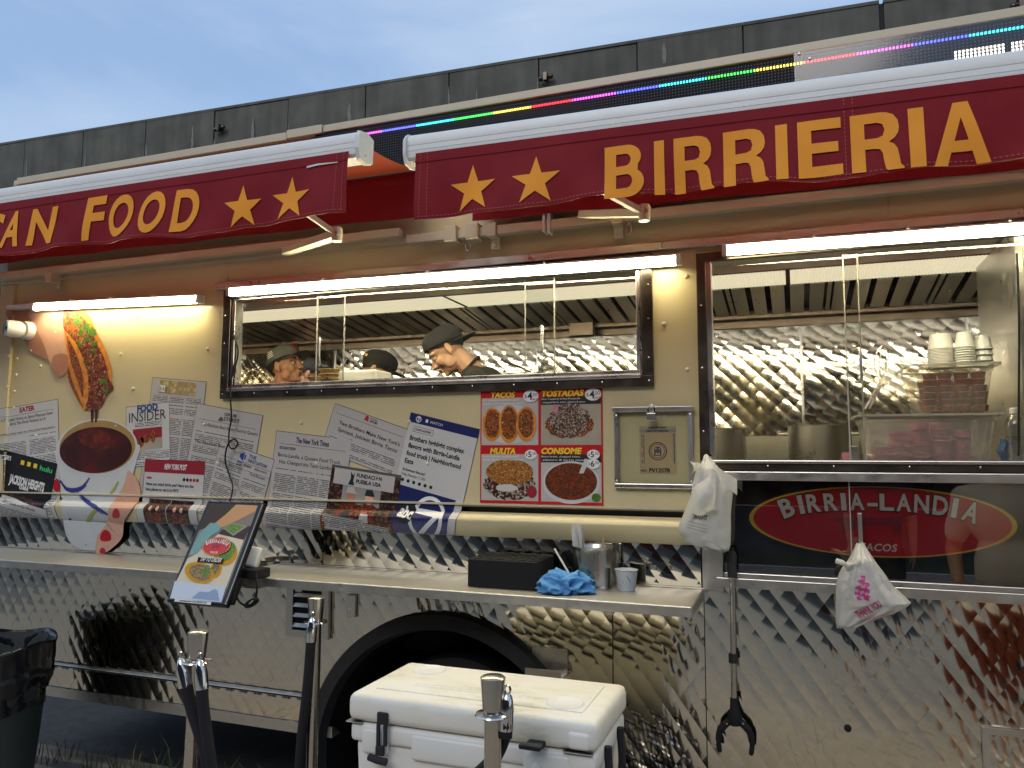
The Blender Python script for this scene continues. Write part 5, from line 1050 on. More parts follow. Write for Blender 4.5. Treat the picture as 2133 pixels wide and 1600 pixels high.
# -- FOOD INSIDER page
p = Paper('article_print', 'white page titled FOOD INSIDER beside the printed soup cup', 'poster', (264, 849), (353, 838), 0.315, 0.0030)
x, y = p.L(287, 858); x2, _ = p.L(330, 853); p.text('FOOD', x, y + 0.002, 0.034, x2 - x, 'ink_blue', 0.05, name='masthead')
x, y = p.L(270, 881); x2, _ = p.L(347, 872); p.text('INSIDER', x, y, 0.052, x2 - x, 'ink', 0.0, name='masthead'); p.body(p.w * 0.2, y + 0.006, p.w * 0.84, y + 0.03, 'print_tiny')
xa, ya = p.L(278, 895); xb, yb = p.L(339, 929); p.rect(xa, ya, xb, yb + 0.01, 'ink_maroon', 2, 'photo'); p.rect(xa, ya + 0.055, xb, yb + 0.01, 'pale_wall', 3, 'photo_table')
for cx, cy, rx, ry in ((0.085, 0.055, 0.032, 0.022), (0.05, 0.07, 0.025, 0.03), (0.135, 0.045, 0.016, 0.036)): p.shape(arc_pts(xa + cx, ya + cy, rx, ry, 16), 'taco_menu', 4, 'photo_food')
p.shape(arc_pts(xa + 0.06, ya + 0.105, 0.03, 0.012, 16), 'kraft', 4, 'photo_food')
p.rule(yb + 0.022, 0.0, p.w); p.body(0.03, yb + 0.03, p.w - 0.005, 0.31, 'print_fine')
# -- NEW YORK POST page, running over the rib
p = Paper('article_print', 'white page with red NEW YORK POST banner and two dark photos', 'poster', (304, 956), (428, 962), 0.47, 0.0036)
p.rect(0, 0, p.w, 0.066, 'ink_maroon', 1, 'banner'); p.text('NEW YORK POST', p.w * 0.52, 0.047, 0.027, p.w * 0.37, 'ink_white', 0.03, 0.15, 'c', name='masthead')
p.rect(p.w * 0.05, 0.09, p.w * 0.13, 0.10, 'ink_red', 1)
for i, c in enumerate(['ink', 'ink_navy', 'ink_red', 'ink_red', 'ink_maroon']): p.shape(arc_pts(p.w * (0.68 + 0.055 * i), 0.095, 0.009, 0.009, 12), c, 2, 'share_icon')
p.text('Have you tried birria yet? Here are the', p.w * 0.045, 0.133, 0.015, p.w * 0.80, bold=0.03); p.text('best places to get it in NYC', p.w * 0.045, 0.160, 0.015, p.w * 0.56, bold=0.03)
p.body(p.w * 0.05, 0.178, p.w * 0.2, 0.188, 'print_tiny'); p.body(p.w * 0.62, 0.184, p.w * 0.9, 0.194, 'print_tiny')
xa, ya = p.L(314, 1011); p.rect(p.w * 0.12, 0.20, p.w * 0.49, 0.335, 'photo_dark', 2, 'photo'); p.rect(p.w * 0.50, 0.20, p.w * 0.87, 0.335, 'photo_dark', 2, 'photo')
for x, c in ((0.23, 'skin_print'), (0.35, 'ink_red'), (0.64, 'skin_print_dark'), (0.75, 'skin_print_dark')): p.shape(arc_pts(p.w * x, 0.245, 0.010, 0.013, 12), 'skin_print', 4, 'photo_face'); p.shape([(p.w * x - 0.022, 0.32), (p.w * x - 0.018, 0.265), (p.w * x + 0.018, 0.265), (p.w * x + 0.022, 0.32)], 'photo_orange', 3, 'photo_shirt')
p.rect(p.w * 0.12, 0.375, p.w * 0.42, 0.46, 'photo_dark', 2, 'photo'); p.rect(p.w * 0.44, 0.375, p.w * 0.74, 0.46, 'photo_orange', 2, 'photo'); p.body(p.w * 0.78, 0.38, p.w * 0.92, 0.45, 'print_tiny')
# -- Two Brothers page
p = Paper('article_print', 'tilted grey page headed Two Brothers Make New York\'s Spiciest Juiciest Birria Tacos', 'poster', (699, 841), (857, 898), 0.225, 0.0024, 'paper_grey')
p.rule(0.038, 0.02, p.w - 0.03); x, y = p.L(759, 875); p.shape([(x, y), (x + 0.004, y - 0.02), (x + 0.012, y - 0.026), (x + 0.02, y - 0.02), (x + 0.024, y)], 'ink_red'); p.text('FOOD', x + 0.03, y - 0.012, 0.009, 0.04, name='masthead'); p.text('ISTUBE', x + 0.032, y, 0.009, 0.04, bold=0.03, name='masthead')
p.text("Two Brothers Make New York's", p.w * 0.52, 0.084, 0.018, p.w * 0.80, align='c', bold=0.008); p.text('Spiciest, Juiciest Birria Tacos', p.w * 0.52, 0.115, 0.018, p.w * 0.78, align='c', bold=0.008); p.body(0.02, 0.135, p.w - 0.03, 0.215, 'print_fine_grey')
# -- New York Times page
p = Paper('article_print', 'pale page headed The New York Times with three text columns', 'poster', (577, 898), (733, 917), 0.60, 0.0030, 'paper_grey')
p.text('The New York Times', p.w * 0.5, 0.044, 0.026, p.w * 0.44, align='c', bold=0.02, name='masthead'); p.rule(0.055); p.text('RESTAURANT REVIEW', p.w * 0.07, 0.082, 0.014, p.w * 0.22, bold=0.01)
p.text('Birria-Landia, a Queens Food Truck,', p.w * 0.06, 0.118, 0.018, p.w * 0.84); p.text('Has Changed the Taco Landscape', p.w * 0.09, 0.150, 0.018, p.w * 0.78)
for i in range(3): p.body(p.w * (0.05 + 0.305 * i), 0.17, p.w * (0.335 + 0.305 * i), 0.585, 'print_fine_grey')
# -- ABC7 page
p = Paper('article_print', 'white page with navy top bar and a large white 7 in a ring', 'poster', (857, 860), (999, 895), 0.60, 0.0026)
p.rect(0, 0, p.w, 0.04, 'ink_navy', 1, 'banner'); p.shape(arc_pts(p.w * 0.13, 0.020, 0.014, 0.014, 20), 'ink_white', 2, 'ring_logo'); p.shape(arc_pts(p.w * 0.13, 0.020, 0.0105, 0.0105, 20), 'ink_navy', 3, 'ring_logo'); p.text('7', p.w * 0.115, 0.028, 0.016, m='ink_white', bold=0.04, k=4); p.rect(p.w * .235, .012, p.w * .27, .026, 'ink_white', 2); p.text('WATCH', p.w * 0.30, 0.026, 0.012, m='ink_white')
x, y = p.L(862, 886)
for (xa, ya, xb, yb) in ((0.03, 0.053, 0.13, 0.0545), (0.03, 0.078, 0.13, 0.0795), (0.03, 0.053, 0.0315, 0.0795), (0.1285, 0.053, 0.13, 0.0795)): p.rect(xa, ya, xb, yb, 'ink', 1, 'rule')
p.text('FOOD & DRINK', 0.04, 0.071, 0.010, 0.08, bold=0.02)
for i, (ln, wd) in enumerate([('Brothers highlight complex', .80), ('flavors with Birria-Landia', .76), ('food truck | Neighborhood', .80), ('Eats', .13)]): p.text(ln, 0.022, 0.118 + 0.035 * i, 0.021, p.w * wd, bold=0.03)
p.text('By Eyewitness News abc7', 0.022, 0.258, 0.012, 0.115, bold=0.02); p.text('Friday, November 17, 2023', 0.022, 0.279, 0.012, 0.12)
for i in range(6): p.shape(arc_pts(0.032 + 0.029 * i, 0.30, 0.008, 0.008, 10), 'ink', 2, 'share_icon')
p.rect(0.012, 0.325, p.w - 0.035, 0.545, 'ink_navy', 1, 'photo')
cx, cy = p.w * 0.58, 0.435
ro, ri = arc_pts(cx, cy, 0.083, 0.098, 40), arc_pts(cx, cy, 0.066, 0.081, 40); mb = MB(); mb.add([Vector((p.at(*q)[0], -(p.lift + 0.0014), p.at(*q)[1])) for q in ro + ri], [(i, (i + 1) % 40, 40 + (i + 1) % 40, 40 + i) for i in range(40)]); wobj('ring_logo', mb, 'ink_white', p.t, None, True)
p.shape([(cx - 0.075, cy - 0.03), (cx + 0.066, cy - 0.045), (cx + 0.066, cy - 0.028), (cx - 0.01, cy + 0.082), (cx - 0.035, cy + 0.082), (cx + 0.035, cy - 0.018), (cx - 0.075, cy - 0.010)], 'ink_white', 4, 'numeral_seven')
p.shape(arc_pts(cx - 0.105, cy + 0.0, 0.044, 0.048, 28), 'ink', 5, 'globe'); p.text('abc', cx - 0.142, cy + 0.02, 0.046, 0.075, 'ink_white', 0.04, k=6, name='network_letters')
p.body(0.015, 0.556, p.w - 0.04, 0.58, 'print_tiny')
# -- foundation card
p = Paper('article_print', 'dark photo card of two cooks headed FUNDACION PUEBLA USA', 'poster', (693, 967), (837, 990), 0.43, 0.0038, 'photo_dark', False)
p.rect(0, 0, p.w, 0.014, 'ink_grey', 1); p.rect(p.w * 0.05, 0.012, p.w * 0.92, 0.085, 'paper_grey', 2, 'card_header'); p.text('FUNDACIÓN', p.w * 0.38, 0.040, 0.017, p.w * 0.36, bold=0.04, k=3, name='card_title'); p.text('PUEBLA USA', p.w * 0.38, 0.068, 0.017, p.w * 0.36, bold=0.04, k=3, name='card_title'); p.shape([(p.w * .27, .08), (p.w * .30, .05), (p.w * .29, .02), (p.w * .33, .035), (p.w * .35, .02), (p.w * .34, .06), (p.w * .36, .08)], 'ink', 3)
p.rect(p.w * 0.2, 0.085, p.w * 0.75, 0.165, 'tray_grey', 1, 'photo_backdrop')
for x, sk in ((0.33, 'skin_print_dark'), (0.60, 'skin_print')):
    cx = p.w * x; p.shape([(cx - 0.06, 0.235), (cx - 0.045, 0.165), (cx - 0.01, 0.150), (cx + 0.02, 0.152), (cx + 0.05, 0.17), (cx + 0.058, 0.235)], 'photo_orange', 3, 'photo_shirt'); p.shape(arc_pts(cx, 0.128, 0.021, 0.030, 20), sk, 4, 'photo_face')
    p.shape([(cx - 0.026, 0.118), (cx - 0.02, 0.09), (cx + 0.012, 0.088), (cx + 0.024, 0.11), (cx + (0.042 if x < .5 else 0.024), 0.118)], 'paper_grey' if x < 0.5 else 'ink', 5, 'photo_cap'); p.shape([(cx - 0.022, 0.235), (cx - 0.018, 0.195), (cx + 0.022, 0.195), (cx + 0.026, 0.235)], 'paper_grey' if x > .5 else 'ink', 4, 'photo_apron')
p.rect(-0.004, 0.235, p.w * 1.0, 0.44, 'taco_menu', 3, 'card_border'); p.rect(p.w * 0.05, 0.24, p.w * 0.95, 0.425, 'print_fine', 4, 'text_column', True); p.rect(p.w * .02, .225, p.w * .6, .262, 'print_fine_grey', 5, 'text_column', True)
# -- dark streaming card
p = Paper('article_print', 'black photo card lettered JACKSON HEIGHTS at the left edge', 'poster', (1, 935), (121, 966), 0.36, 0.0032, 'photo_city', False)
p.text("EATER'S", 0.02, 0.048, 0.022, p.w * 0.18, 'ink_white', 0.04); p.text('hulu', p.w * 0.73, 0.058, 0.027, p.w * 0.21, 'ink_green', 0.03)
for i in range(3): p.rect(p.w * (.40 + .11 * i), .03, p.w * (.46 + .11 * i), .055, 'menu_yellow', 2)
for ln, (pa, pb), h, wpx in (('JACKSON HEIGHTS', (20, 1003), 0.046, 0.60), ('QUEENS', (41, 1016), 0.016, 0.16)): x, y = p.L(pa, pb); p.text(ln, x, y + 0.004, h, p.w * wpx, 'ink_white', 0.05)
p.rect(0.03, 0.225, p.w * 0.95, 0.262, 'photo_dark', 2, 'photo_cars')
p = Paper('article_print', 'white printed strip over the rib at the left edge', 'poster', (-90, 1000), (98, 1062), 0.16, 0.0042)
p.text("Eater's Guide to the World", p.w * 0.55, 0.03, 0.016, p.w * 0.34, k=2); p.rule(0.04, 0.02, p.w - 0.01); p.body(0.02, 0.05, p.w - 0.02, 0.15, 'print_tiny')

# ------------------------------------------------------------------ taco and soup cup picture
K = 2.857
def cp(*pts): return [PW(x / K, 600 + y / K) for x, y in pts]
def sm(*pts): return [PW(q[0] / K, 600 + q[1] / K) for q in cspline([(x, y, 0) for x, y in pts], 4)]
tw = thing('taco_picture', 'large printed picture of a hand dipping a taco into a soup cup', 'picture', (PW(205, 1000)[0], -0.004, 1.12))
Lq = 0.0046
def tp_(name, pts, m, k): return wobj(name, poly(pts, Lq + 0.0004 * k), m, tw)
tp_('printed_hand', sm((60, 140), (190, 135), (300, 135), (300, 250), (290, 420), (240, 402), (190, 375), (140, 300), (85, 210)), 'skin_print_dark', 0)
tp_('printed_finger', sm((180, 138), (375, 138), (385, 250), (408, 420), (398, 500), (362, 532), (330, 515), (300, 440), (262, 330), (215, 230)), 'skin_print', 1)
tp_('printed_fingertip', sm((330, 400), (405, 400), (402, 490), (364, 530), (330, 512), (310, 455)), 'skin_print_dark', 2)
tp_('tortilla', sm((385, 235), (425, 285), (475, 360), (525, 500), (534, 640), (512, 732), (478, 690), (432, 600), (402, 515), (410, 430)), 'tortilla_print', 3)
tp_('tortilla', sm((455, 138), (530, 160), (575, 250), (625, 350), (660, 450), (668, 540), (630, 640), (580, 400)), 'tortilla_print', 2)
tp_('filling', sm((385, 142), (440, 138), (510, 190), (555, 270), (590, 340), (632, 440), (655, 540), (682, 600), (640, 640), (602, 712), (552, 726), (512, 722), (532, 640), (524, 500), (474, 360), (424, 285), (385, 240)), 'filling', 4)
tp_('filling_top', sm((385, 150), (450, 150), (500, 200), (520, 300), (490, 340), (430, 280), (388, 230)), 'filling_hi', 5)
tp_('tortilla_fold', sm((412, 470), (440, 560), (480, 660), (505, 715), (478, 680), (436, 600), (408, 520)), 'taco_menu', 5)
tp_('tortilla_fold', sm((396, 270), (408, 290), (450, 380), (490, 480), (508, 590), (495, 500), (440, 390)), 'filling', 6)
tp_('tortilla_fold', sm((405, 300), (440, 350), (480, 450), (500, 560), (498, 650), (470, 560), (430, 450)), 'taco_menu', 5)
rnd = random.Random(3)
for i, (x, y, r) in enumerate([(470, 200, 38), (520, 230, 34), (555, 262, 36), (490, 265, 26), (525, 300, 22), (568, 330, 24), (440, 165, 24), (480, 340, 18), (628, 560, 26), (640, 610, 20), (510, 440, 16), (570, 370, 18)]):
    pts = [(x + r * (1 if j % 2 else 0.62) * rnd.uniform(.7, 1.1) * math.cos(2 * math.pi * j / 12), y + r * (1 if j % 2 else 0.62) * rnd.uniform(.7, 1.1) * math.sin(2 * math.pi * j / 12)) for j in range(12)]
    tp_('cilantro_leaf', cp(*pts), 'lettuce', 6 + i % 3)
for x, y, r in [(540, 430, 14), (600, 470, 18), (570, 600, 16), (575, 655, 18), (555, 520, 12), (450, 300, 12)]: tp_('onion_piece', sm((x - r, y), (x, y - r * 1.4), (x + r, y), (x, y + r * 1.2)), 'taco_menu', 9)
tp_('broth_drip', cp((546, 722), (562, 722), (560, 800), (550, 800)), 'broth', 9); tp_('broth_drip', cp((572, 722), (588, 720), (582, 800), (573, 800)), 'broth', 9)
tp_('cup_side', sm((346, 960), (360, 1110), (380, 1370), (408, 1490), (470, 1545), (560, 1560), (640, 1530), (700, 1480), (745, 1300), (812, 1050), (824, 930), (585, 1080)), 'cup_print', 3)
def el(cx, cy, rx, ry, a=-4, n=40): return cp(*[(cx + rx * math.cos(t) * math.cos(R(a)) - ry * math.sin(t) * math.sin(R(a)), cy + rx * math.cos(t) * math.sin(R(a)) + ry * math.sin(t) * math.cos(R(a))) for t in [2 * math.pi * i / n for i in range(n)]])
tp_('cup_rim', el(585, 950, 240, 171), 'cup_print', 5); tp_('cup_inside', el(586, 946, 226, 158), 'cup_kraft', 6); tp_('soup', el(577, 964, 216, 137), 'broth', 7)
tp_('soup_glow', sm((470, 870), (560, 840), (650, 860), (690, 930), (600, 960), (500, 930)), 'broth_glow', 8)
for (pts, m, w) in [([(365, 1145), (400, 1190), (450, 1200), (500, 1180), (540, 1130)], 'stroke_blue', 10), ([(375, 1165), (410, 1208), (470, 1210), (520, 1175)], 'stroke_blue', 5), ([(470, 1220), (530, 1270), (590, 1310), (650, 1350)], 'stroke_blue', 11), ([(480, 1245), (540, 1290), (620, 1345)], 'stroke_blue', 5), ([(660, 1230), (690, 1190), (710, 1150)], 'stroke_lime', 8), ([(530, 1400), (550, 1350), (580, 1320)], 'stroke_lime', 14), ([(420, 1370), (460, 1410), (490, 1450), (520, 1530)], 'stroke_blue', 12), ([(390, 1380), (420, 1440), (460, 1480)], 'stroke_lime', 15)]:
    sp = spline([(a, b, 0) for a, b in pts], 4); up = []; dn = []
    for i, q in enumerate(sp):
        t = (sp[min(i + 1, len(sp) - 1)] - sp[max(0, i - 1)]).normalized(); ww = w * (0.4 + 0.6 * math.sin(math.pi * (i + 0.5) / len(sp))) * rnd.uniform(0.7, 1.1); up.append((q.x - t.y * ww, q.y + t.x * ww)); dn.append((q.x + t.y * ww, q.y - t.x * ww))
    tp_('brush_stroke', cp(*(up + dn[::-1])), m, 8)
tp_('printed_hand', sm((770, 1085), (828, 1150), (842, 1240), (790, 1320), (748, 1390), (735, 1480), (690, 1535), (625, 1580), (582, 1577), (576, 1535), (596, 1450), (648, 1392), (655, 1315), (715, 1225), (752, 1150)), 'skin_print', 9)
for x, y, rx, ry in ((700, 1338, 19, 27), (637, 1470, 28, 32), (619, 1560, 15, 16), (345, 1168, 15, 36)): tp_('painted_nail', sm((x - rx, y + ry), (x - rx, y - ry * .3), (x, y - ry), (x + rx, y - ry * .3), (x + rx, y + ry)), 'nail', 11)

# ------------------------------------------------------------------ menu board
x0, x1, z0, z1 = PW(1002, 815)[0], PW(1256, 930)[0], 1.402, PW(1002, 815)[1]
mn = thing('menu_sign', 'red menu sign with four food photos and prices under the long window', 'menu', ((x0 + x1) / 2, -0.004, z0))
obj('menu_board', MB().rbox(x0, x1, -0.005, -0.0005, z0, z1, 0.001), 'menu_red', mn)
cw, chh = (x1 - x0) / 2, (z1 - z0) / 2
def mrect(a, b, c, d, m, k, nm='menu_block'): return obj(nm, MB().add([(a, -0.005 - 0.0004 * k, c), (b, -0.005 - 0.0004 * k, c), (b, -0.005 - 0.0004 * k, d), (a, -0.005 - 0.0004 * k, d)], [(0, 1, 2, 3)]), m, mn, fix=False)
def mpoly(pts, m, k, nm): return obj(nm, MB().add([(x, -0.005 - 0.0004 * k, z) for x, z in pts], [tuple(range(len(pts)))]), m, mn, fix=False)
def mtext(s_, x, z, h, w_, m, k, bold=0.03, shear=0.0, align='l', nm='menu_lettering'):
    mb = MB(); put_text(mb, s_, lambda a, b: Vector((a, -0.005 - 0.0004 * k, b)), x, z, h, w_, bold, shear, align=align); obj(nm, mb, m, mn, fix=False)
for i, (ttl, wd, desc, pr) in enumerate([('TACOS', .43, ('Slow roasted braised beef topped', 'Birria, onion, cilantro & sauce'), ['4']), ('TOSTADAS', .70, ('Slow Toasted & Grilled Mozzarella', 'chopped Birria, onion, cilantro & sauce'), ['4']), ('MULITA', .45, ('Corn tortilla stuffed with', 'birria, cilantro, sauce and cheese'), ['5']), ('CONSOME', .66, ('Birria broth, chopped onion,', 'cilantro & birria meat'), ['5', '6'])]):
    cx, cz = x0 + cw * (i % 2), z1 - chh * (i // 2); a, b = cx + 0.006, cx + cw - 0.006
    ph0, ph1 = cz - chh + (0.006 if i < 2 else 0.012), cz - 0.033
    mrect(a, b, ph0, ph1, 'pale_wall' if i == 1 else 'paper_grey', 1, 'menu_photo')
    mtext(ttl, cx + cw * (0.17 if i in (0, 2) else 0.02), cz - 0.031, 0.024, cw * wd - 0.005, 'menu_yellow', 3, 0.045, 0.18)
    cm, ph = (a + b) / 2, (ph0 + ph1) / 2
    if i == 0:
        mpoly(arc_pts(cm, ph - 0.01, 0.125, 0.085, 30), 'paper', 2, 'plate')
        for j in range(3):
            u = a + 0.042 + 0.078 * j; mpoly(arc_pts(u + 0.008, ph - 0.012, 0.047, 0.082 - 0.008 * abs(j - 1), 26), 'tortilla_print', 3 + 2 * j, 'taco_shell'); mpoly([(x + rnd.uniform(-.003, .003), z) for x, z in arc_pts(u + 0.008, ph - 0.008, 0.036, 0.07 - 0.008 * abs(j - 1), 26)], 'taco_menu', 4 + 2 * j, 'taco_filling')
    elif i == 1:
        mpoly([(x + rnd.uniform(-.006, .006), z + rnd.uniform(-.005, .005)) for x, z in arc_pts(cm - 0.005, ph - 0.018, 0.105, 0.055, 40)], 'taco_menu', 3, 'tostada_base'); mpoly([(x + rnd.uniform(-.006, .006), z + rnd.uniform(-.005, .005)) for x, z in arc_pts(cm - 0.005, ph + 0.002, 0.09, 0.068, 40)], 'tostada_menu', 4, 'tostada_topping'); mpoly(arc_pts(cm - 0.065, ph + 0.05, 0.012, 0.02, 12), 'onion', 5, 'onion_piece')
    elif i == 2:
        mpoly([(x + rnd.uniform(-.006, .006), z + rnd.uniform(-.004, .004)) for x, z in arc_pts(cm, ph - 0.03, 0.118, 0.065, 40)], 'meat_menu', 3, 'mulita_filling'); mpoly(arc_pts(cm, ph + 0.022, 0.108, 0.055, 36), 'bun_menu', 4, 'mulita_top'); mpoly([(x + rnd.uniform(-.004, .004), z) for x, z in arc_pts(cm - 0.01, ph - 0.045, 0.05, 0.016, 18)], 'paper', 5, 'cheese'); mpoly(arc_pts(b - 0.028, ph - 0.06, 0.022, 0.026, 16), 'ink_maroon', 5, 'sauce_pool')
    else:
        mpoly(arc_pts(cm, ph - 0.018, 0.123, 0.088, 36), 'paper', 3, 'bowl'); mpoly(arc_pts(cm, ph - 0.014, 0.112, 0.076, 36), 'broth_menu', 4, 'soup'); mpoly([(cm + 0.035, ph + 0.02), (cm + 0.055, ph + 0.02), (cm + 0.082, ph + 0.078), (cm + 0.06, ph + 0.08)], 'paper', 5, 'spoon'); mpoly(arc_pts(b - 0.022, ph0 + 0.02, 0.02, 0.018, 12), 'lettuce', 5, 'lime')
    if i in (1, 3): mrect(a, b, ph1 - 0.034, ph1, 'ink', 2, 'caption_band')
    for j, ln in enumerate(desc): mtext(ln, a + 0.004 + 0.005 * j, ph1 - 0.013 - 0.014 * j, 0.0075, cw * (0.62 + 0.06 * j), 'ink_white', 12, 0.0, nm='caption')
    for j, pv in enumerate(pr):
        bx, bz, rr = b - 0.032, cz - 0.028 - 0.038 * j - (0.006 if i > 1 else 0), 0.036 if i < 2 else 0.028
        mpoly([(bx + rr * (1 if k_ % 2 else 0.9) * math.cos(2 * math.pi * k_ / 48), bz + rr * 0.75 * (1 if k_ % 2 else 0.9) * math.sin(2 * math.pi * k_ / 48)) for k_ in range(48)], 'ink_white', 13, 'price_burst'); mtext('$', bx - rr * 0.78, bz - rr * 0.2, rr * 0.4, None, 'ink', 14, 0.0, nm='price'); mtext(pv, bx - rr * 0.42, bz - rr * 0.40, rr * 0.85, None, 'ink', 14, 0.02, nm='price'); mtext('.00', bx + rr * 0.12, bz - rr * 0.05, rr * 0.42, None, 'ink', 14, 0.0, nm='price')
        if i < 2: mtext('EACH', bx + rr * 0.05, bz - rr * 0.5, rr * 0.26, None, 'ink_red', 14, 0.02, nm='price')
# ------------------------------------------------------------------ permit holder
x0, x1, z0, z1 = A(1281, 930).x, A(1446, 930).x, A(1360, 1018).z, A(1360, 850).z
pm = thing('permit_holder', 'steel framed permit holder with padlock right of the red menu sign', 'permit holder', ((x0 + x1) / 2, -0.01, z0))
frame('holder_frame', x0 + 0.02, x1 - 0.02, z0 + 0.02, z1 - 0.014, 0.019, -0.022, -0.001, pm, 'steel')
obj('holder_lid', MB().rbox(x0 - 0.004, x1 + 0.004, -0.03, -0.0225, z1 - 0.016, z1 + 0.004, 0.002), 'steel', pm)
obj('holder_back', MB().box(x0 + 0.02, x1 - 0.02, -0.004, -0.0015, z0 + 0.02, z1 - 0.014), 'cream', pm)
a, b, c, d = A(1333, 940).x, A(1409, 940).x, A(1370, 987).z, A(1370, 888).z
obj('permit_paper', MB().box(a, b, -0.0058, -0.0045, c, d), 'kraft', pm); obj('permit_band', MB().box(a, b, -0.0063, -0.0059, d - 0.025, d - 0.012), 'tray_grey', pm)
def ptx(s_, x, z, h, w_=None, bold=0.02, al='l'): mb = MB(); put_text(mb, s_, lambda q, r: Vector((q, -0.0068, r)), x, z, h, w_, bold, align=al); obj('permit_lettering', mb, 'ink', pm, fix=False)
ptx('MOBILE FOOD VENDOR', (a + b) / 2, d - 0.009, 0.006, (b - a) * 0.5, 0.03, 'c'); ptx('PERMIT NOT TRANSFERABLE', (a + b) / 2, d - 0.022, 0.006, (b - a) * 0.6, 0.03, 'c'); ptx('FV12578', a + (b - a) * 0.26, c + 0.006, 0.016, (b - a) * 0.56, 0.03); ptx('NYC', a + (b - a) * 0.03, c + 0.008, 0.008, None, 0.04)
for u in (0.06, 0.9):
    mb = MB(); mb.add([(a + (b - a) * u, -0.0062, c + 0.04), (a + (b - a) * (u + 0.07), -0.0062, c + 0.04), (a + (b - a) * (u + 0.07), -0.0062, d - 0.03), (a + (b - a) * u, -0.0062, d - 0.03)], [(0, 1, 2, 3)]); mb.uv = [(v.z, v.x) for v in mb.v]; obj('permit_smallprint', mb, 'print_tan', pm, fix=False)
sx, sz, sr = (a + b) / 2, (c + d) / 2 - 0.005, (b - a) * 0.25
def ring(r0, r1, m, k): n_ = 32; mb = MB(); mb.add([(sx + r * math.cos(2 * math.pi * i / n_), -0.0062 - 0.0003 * k, sz + r * math.sin(2 * math.pi * i / n_)) for r in (r0, r1) for i in range(n_)], [(i, (i + 1) % n_, n_ + (i + 1) % n_, n_ + i) for i in range(n_)]); obj('seal', mb, m, pm, fix=False)
ring(sr, sr * 0.92, 'ink', 0); ring(sr * 0.75, sr * 0.70, 'ink', 0); ring(sr * 0.86, sr * 0.83, 'ink_grey', 0)
for (dx, dz, w_, h_) in ((-0.3, -0.05, 0.10, 0.4), (0.3, -0.05, 0.10, 0.4), (0, 0.05, 0.2, 0.3), (0, 0.42, 0.3, 0.1), (-0.05, -0.45, 0.5, 0.06)): obj('seal_figure', MB().add([(sx + (dx + w_ * math.cos(t)) * sr, -0.0062, sz + (dz + h_ * math.sin(t)) * sr) for t in [2 * math.pi * i / 12 for i in range(12)]], [tuple(range(12))]), 'ink_grey', pm, fix=False)
obj('holder_pane', MB().box(x0 + 0.019, x1 - 0.019, -0.016, -0.014, z0 + 0.02, z1 - 0.014), 'glass', pm)
sc = MB()
for (x, z) in ((x0 + 0.011, z1 - 0.03), (x1 - 0.011, z1 - 0.03), (x0 + 0.011, z0 + 0.03), (x1 - 0.011, z0 + 0.03)): sc.ell((x, -0.023, z), (0.004, 0.002, 0.004), nu=8, nv=5)
tag(obj('screw_heads', sc, 'chrome', pm, True), None, kind='stuff')
q = A(1357, 868, -0.045)
pl = thing('padlock', 'small steel padlock hanging on the top of the permit holder', 'padlock', (q.x, -0.045, q.z - 0.018))
obj('lock_body', MB().rbox(q.x - 0.018, q.x + 0.018, -0.055, -0.036, q.z - 0.018, q.z + 0.015, 0.003), 'steel', pl); obj('shackle', MB().tube(spline([(q.x - 0.012, -0.045, q.z + 0.013), (q.x - 0.012, -0.045, q.z + 0.035), (q.x, -0.045, q.z + 0.047), (q.x + 0.012, -0.045, q.z + 0.035), (q.x + 0.012, -0.045, q.z + 0.013)], 5), 0.0035, 8), 'chrome', pl, True)
# ------------------------------------------------------------------ shelves on the truck side
def knurl():
    m, n, l, p = base_mat('shelf_top'); p.inputs['Metallic'].default_value = 1; p.inputs['Base Color'].default_value = (0.62, 0.60, 0.54, 1); p.inputs['Roughness'].default_value = 0.45
    g = n.new('ShaderNodeNewGeometry'); w1_ = n.new('ShaderNodeTexChecker'); w1_.inputs['Scale'].default_value = 170; l.new(g.outputs['Position'], w1_.inputs['Vector'])
    b_ = n.new('ShaderNodeBump'); b_.inputs['Strength'].default_value = 0.25; b_.inputs['Distance'].default_value = 0.002; l.new(w1_.outputs['Fac'], b_.inputs['Height']); l.new(b_.outputs[0], p.inputs['Normal'])
knurl()
def shelf(label, x0, x1, brs):
    t = thing('side_shelf', label, 'shelf', ((x0 + x1) / 2, -0.18, 1.06), 'shelves along the truck side')
    obj('shelf_board', MB().rbox(x0, x1, -0.368, 0.006, 1.078, 1.09, 0.002), 'shelf_top', t); obj('shelf_lip', MB().rbox(x0, x1, -0.3725, -0.3685, 1.055, 1.0885, 0.001), 'steel_brushed', t)
    obj('end_lip', MB().rbox(x1 + 0.0005, x1 + 0.004, -0.37, 0.004, 1.055, 1.088, 0.001), 'steel_brushed', t)
    for x in brs: obj('shelf_bracket', MB().box(x - 0.018, x + 0.018, -0.006, 0.0, 0.97, 1.077).box(x - 0.003, x + 0.003, -0.2, -0.006, 1.05, 1.077).ell((x, -0.007, 1.0), (0.006, 0.004, 0.006), nu=8, nv=5), 'steel', t)
shelf('narrow steel shelf at the left under the taco picture', -4.25, -2.50, [A(88, 1200).x, -2.7]); shelf('narrow steel shelf at the right carrying the black box and can', -2.33, -0.352, [A(1268, 1285).x, -1.4, -2.2])
